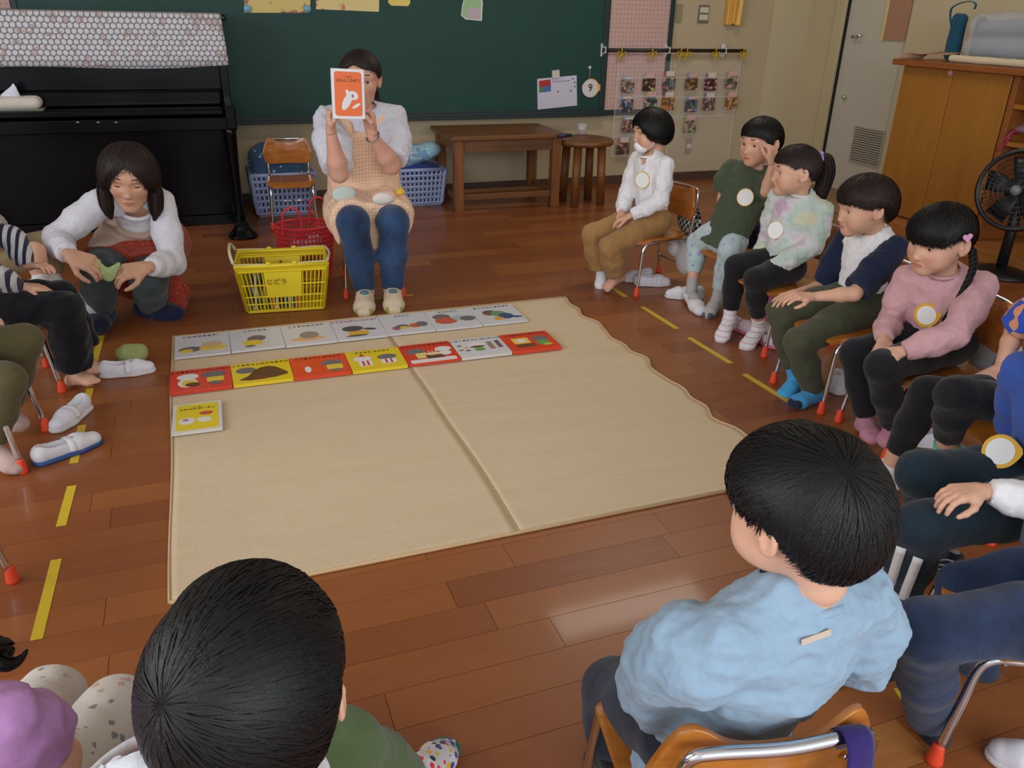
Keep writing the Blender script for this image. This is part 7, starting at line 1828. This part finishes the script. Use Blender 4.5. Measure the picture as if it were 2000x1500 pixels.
# bags on and under chairs
bundle('white_plastic_bag', 'white plastic bag hanging under the masked child’s chair', [((2.27, 3.50, .17), (.045, .09, .07)), ((2.265, 3.46, .10), (.035, .06, .05)), ((2.20, 3.50, .20), (.03, .05, .05))], cloth('white_plastic', (206, 202, 200), rough=.4, wr=.8), 21, .008, .007, cat='bag')
mck = gingham2 = cloth('checked_cloth', (30, 32, 32)); n = N(mck); ck = n.n('ShaderNodeTexChecker'); n.l(n.coord(), ck.inputs[0]); ck.inputs['Scale'].default_value = 55; ck.inputs[1].default_value = (*srgb(24, 26, 26), 1); ck.inputs[2].default_value = (*srgb(190, 186, 176), 1); n.col(ck.outputs[0])
bundle('checked_bag', 'black and white checked bag hung on the back of the masked child’s chair', [((2.30, 3.53, .34), (.03, .11, .07)), ((2.30, 3.50, .28), (.025, .08, .04))], mck, 22, .005, .007, cat='bag')
mnp = crayon('navy_print', (26, 30, 62), ((60, 70, 120), (196, 180, 90), (190, 170, 200)), 30, .56)
bundle('navy_print_bag', 'navy patterned drawstring bag hung on the green-shirted boy’s chair', [((2.42, 3.17, .33), (.04, .09, .08)), ((2.40, 3.20, .25), (.04, .08, .06))], mnp, 23, .006, .007, cat='bag')
bundle('navy_cloth_bag', 'navy bag with yellow and purple print under the green-shirted boy’s chair', [((2.28, 3.12, .12), (.06, .07, .08)), ((2.26, 3.10, .20), (.05, .06, .05))], mnp, 24, .006, .007, cat='bag')
bundle('pink_knit_bag', 'pink soft bag hanging under the pastel girl’s chair', [((2.24, 2.74, .16), (.035, .045, .07)), ((2.22, 2.75, .08), (.05, .045, .045))], cloth('hot_pink', (206, 90, 150)), 25, .007, .006, cat='bag')
bundle('pale_bag', 'pale grey bag hung behind the pink girl’s backrest', [((2.33, 1.73, .33), (.03, .09, .06)), ((2.30, 1.70, .26), (.03, .08, .05))], cloth('pale_grey_nylon', (150, 152, 154), rough=.5, wr=.7), 26, .006, .007, cat='bag')
bundle('grey_sheet_bag', 'grey plastic bag under the pink girl’s chair', [((2.24, 1.66, .14), (.06, .09, .07)), ((2.28, 1.74, .10), (.05, .08, .06))], cloth('grey_plastic', (120, 118, 122), rough=.4, wr=.8), 27, .007, .007, cat='bag')
bundle('red_shoe_bag', 'dark red bag on the floor behind the black leggings', [((2.02, 1.30, .05), (.07, .06, .045))], cloth('dark_red', (130, 20, 26)), 28, .005, .007, cat='bag')
bundle('navy_cushion_cover', 'dark purple cloth on the chair beside the black leggings', [((2.16, 1.50, .33), (.05, .07, .06))], cloth('dark_purple', (28, 22, 52)), 29, .005, .007, cat='cloth')
# strap hung over the near chair's backrest
s_ = thing('purple_strap_bag', 'dark purple strap of a pale blue bag hung over the near chair back', 'bag', (.70, .54, .10))
R_ = Matrix.Rotation(rad(169), 3, 'Z'); cw = lambda p: np.array(R_@Vector(p))+np.array([.60, .71, 0])
b = MB(); P = spline([cw((-.085, .150, .44)), cw((-.085, .158, .485)), cw((-.085, .178, .505)), cw((-.086, .196, .492)), cw((-.088, .204, .44)), cw((-.090, .212, .36)), cw((-.092, .215, .28))], 6)
b.tube(P, .019, 8, flat=.10, up=cw((0, 1, 0))-cw((0, 0, 0))); b.build('strap', cloth('violet_webbing', (44, 30, 92), wr=.2), s_, smooth=True, world=True)
g = SDF(); c = g.chain(k=.02); c.ell(cw((-.10, .235, .24)), (.065, .035, .07)); c.ell(cw((-.13, .23, .29)), (.035, .03, .04)); V, F = g.mesh(.006); fastmesh('bag_body', wrinkle(V, F, .005, 30), F, cloth('pale_blue_bag', (150, 178, 200)), s_)
bpy.context.view_layer.update()
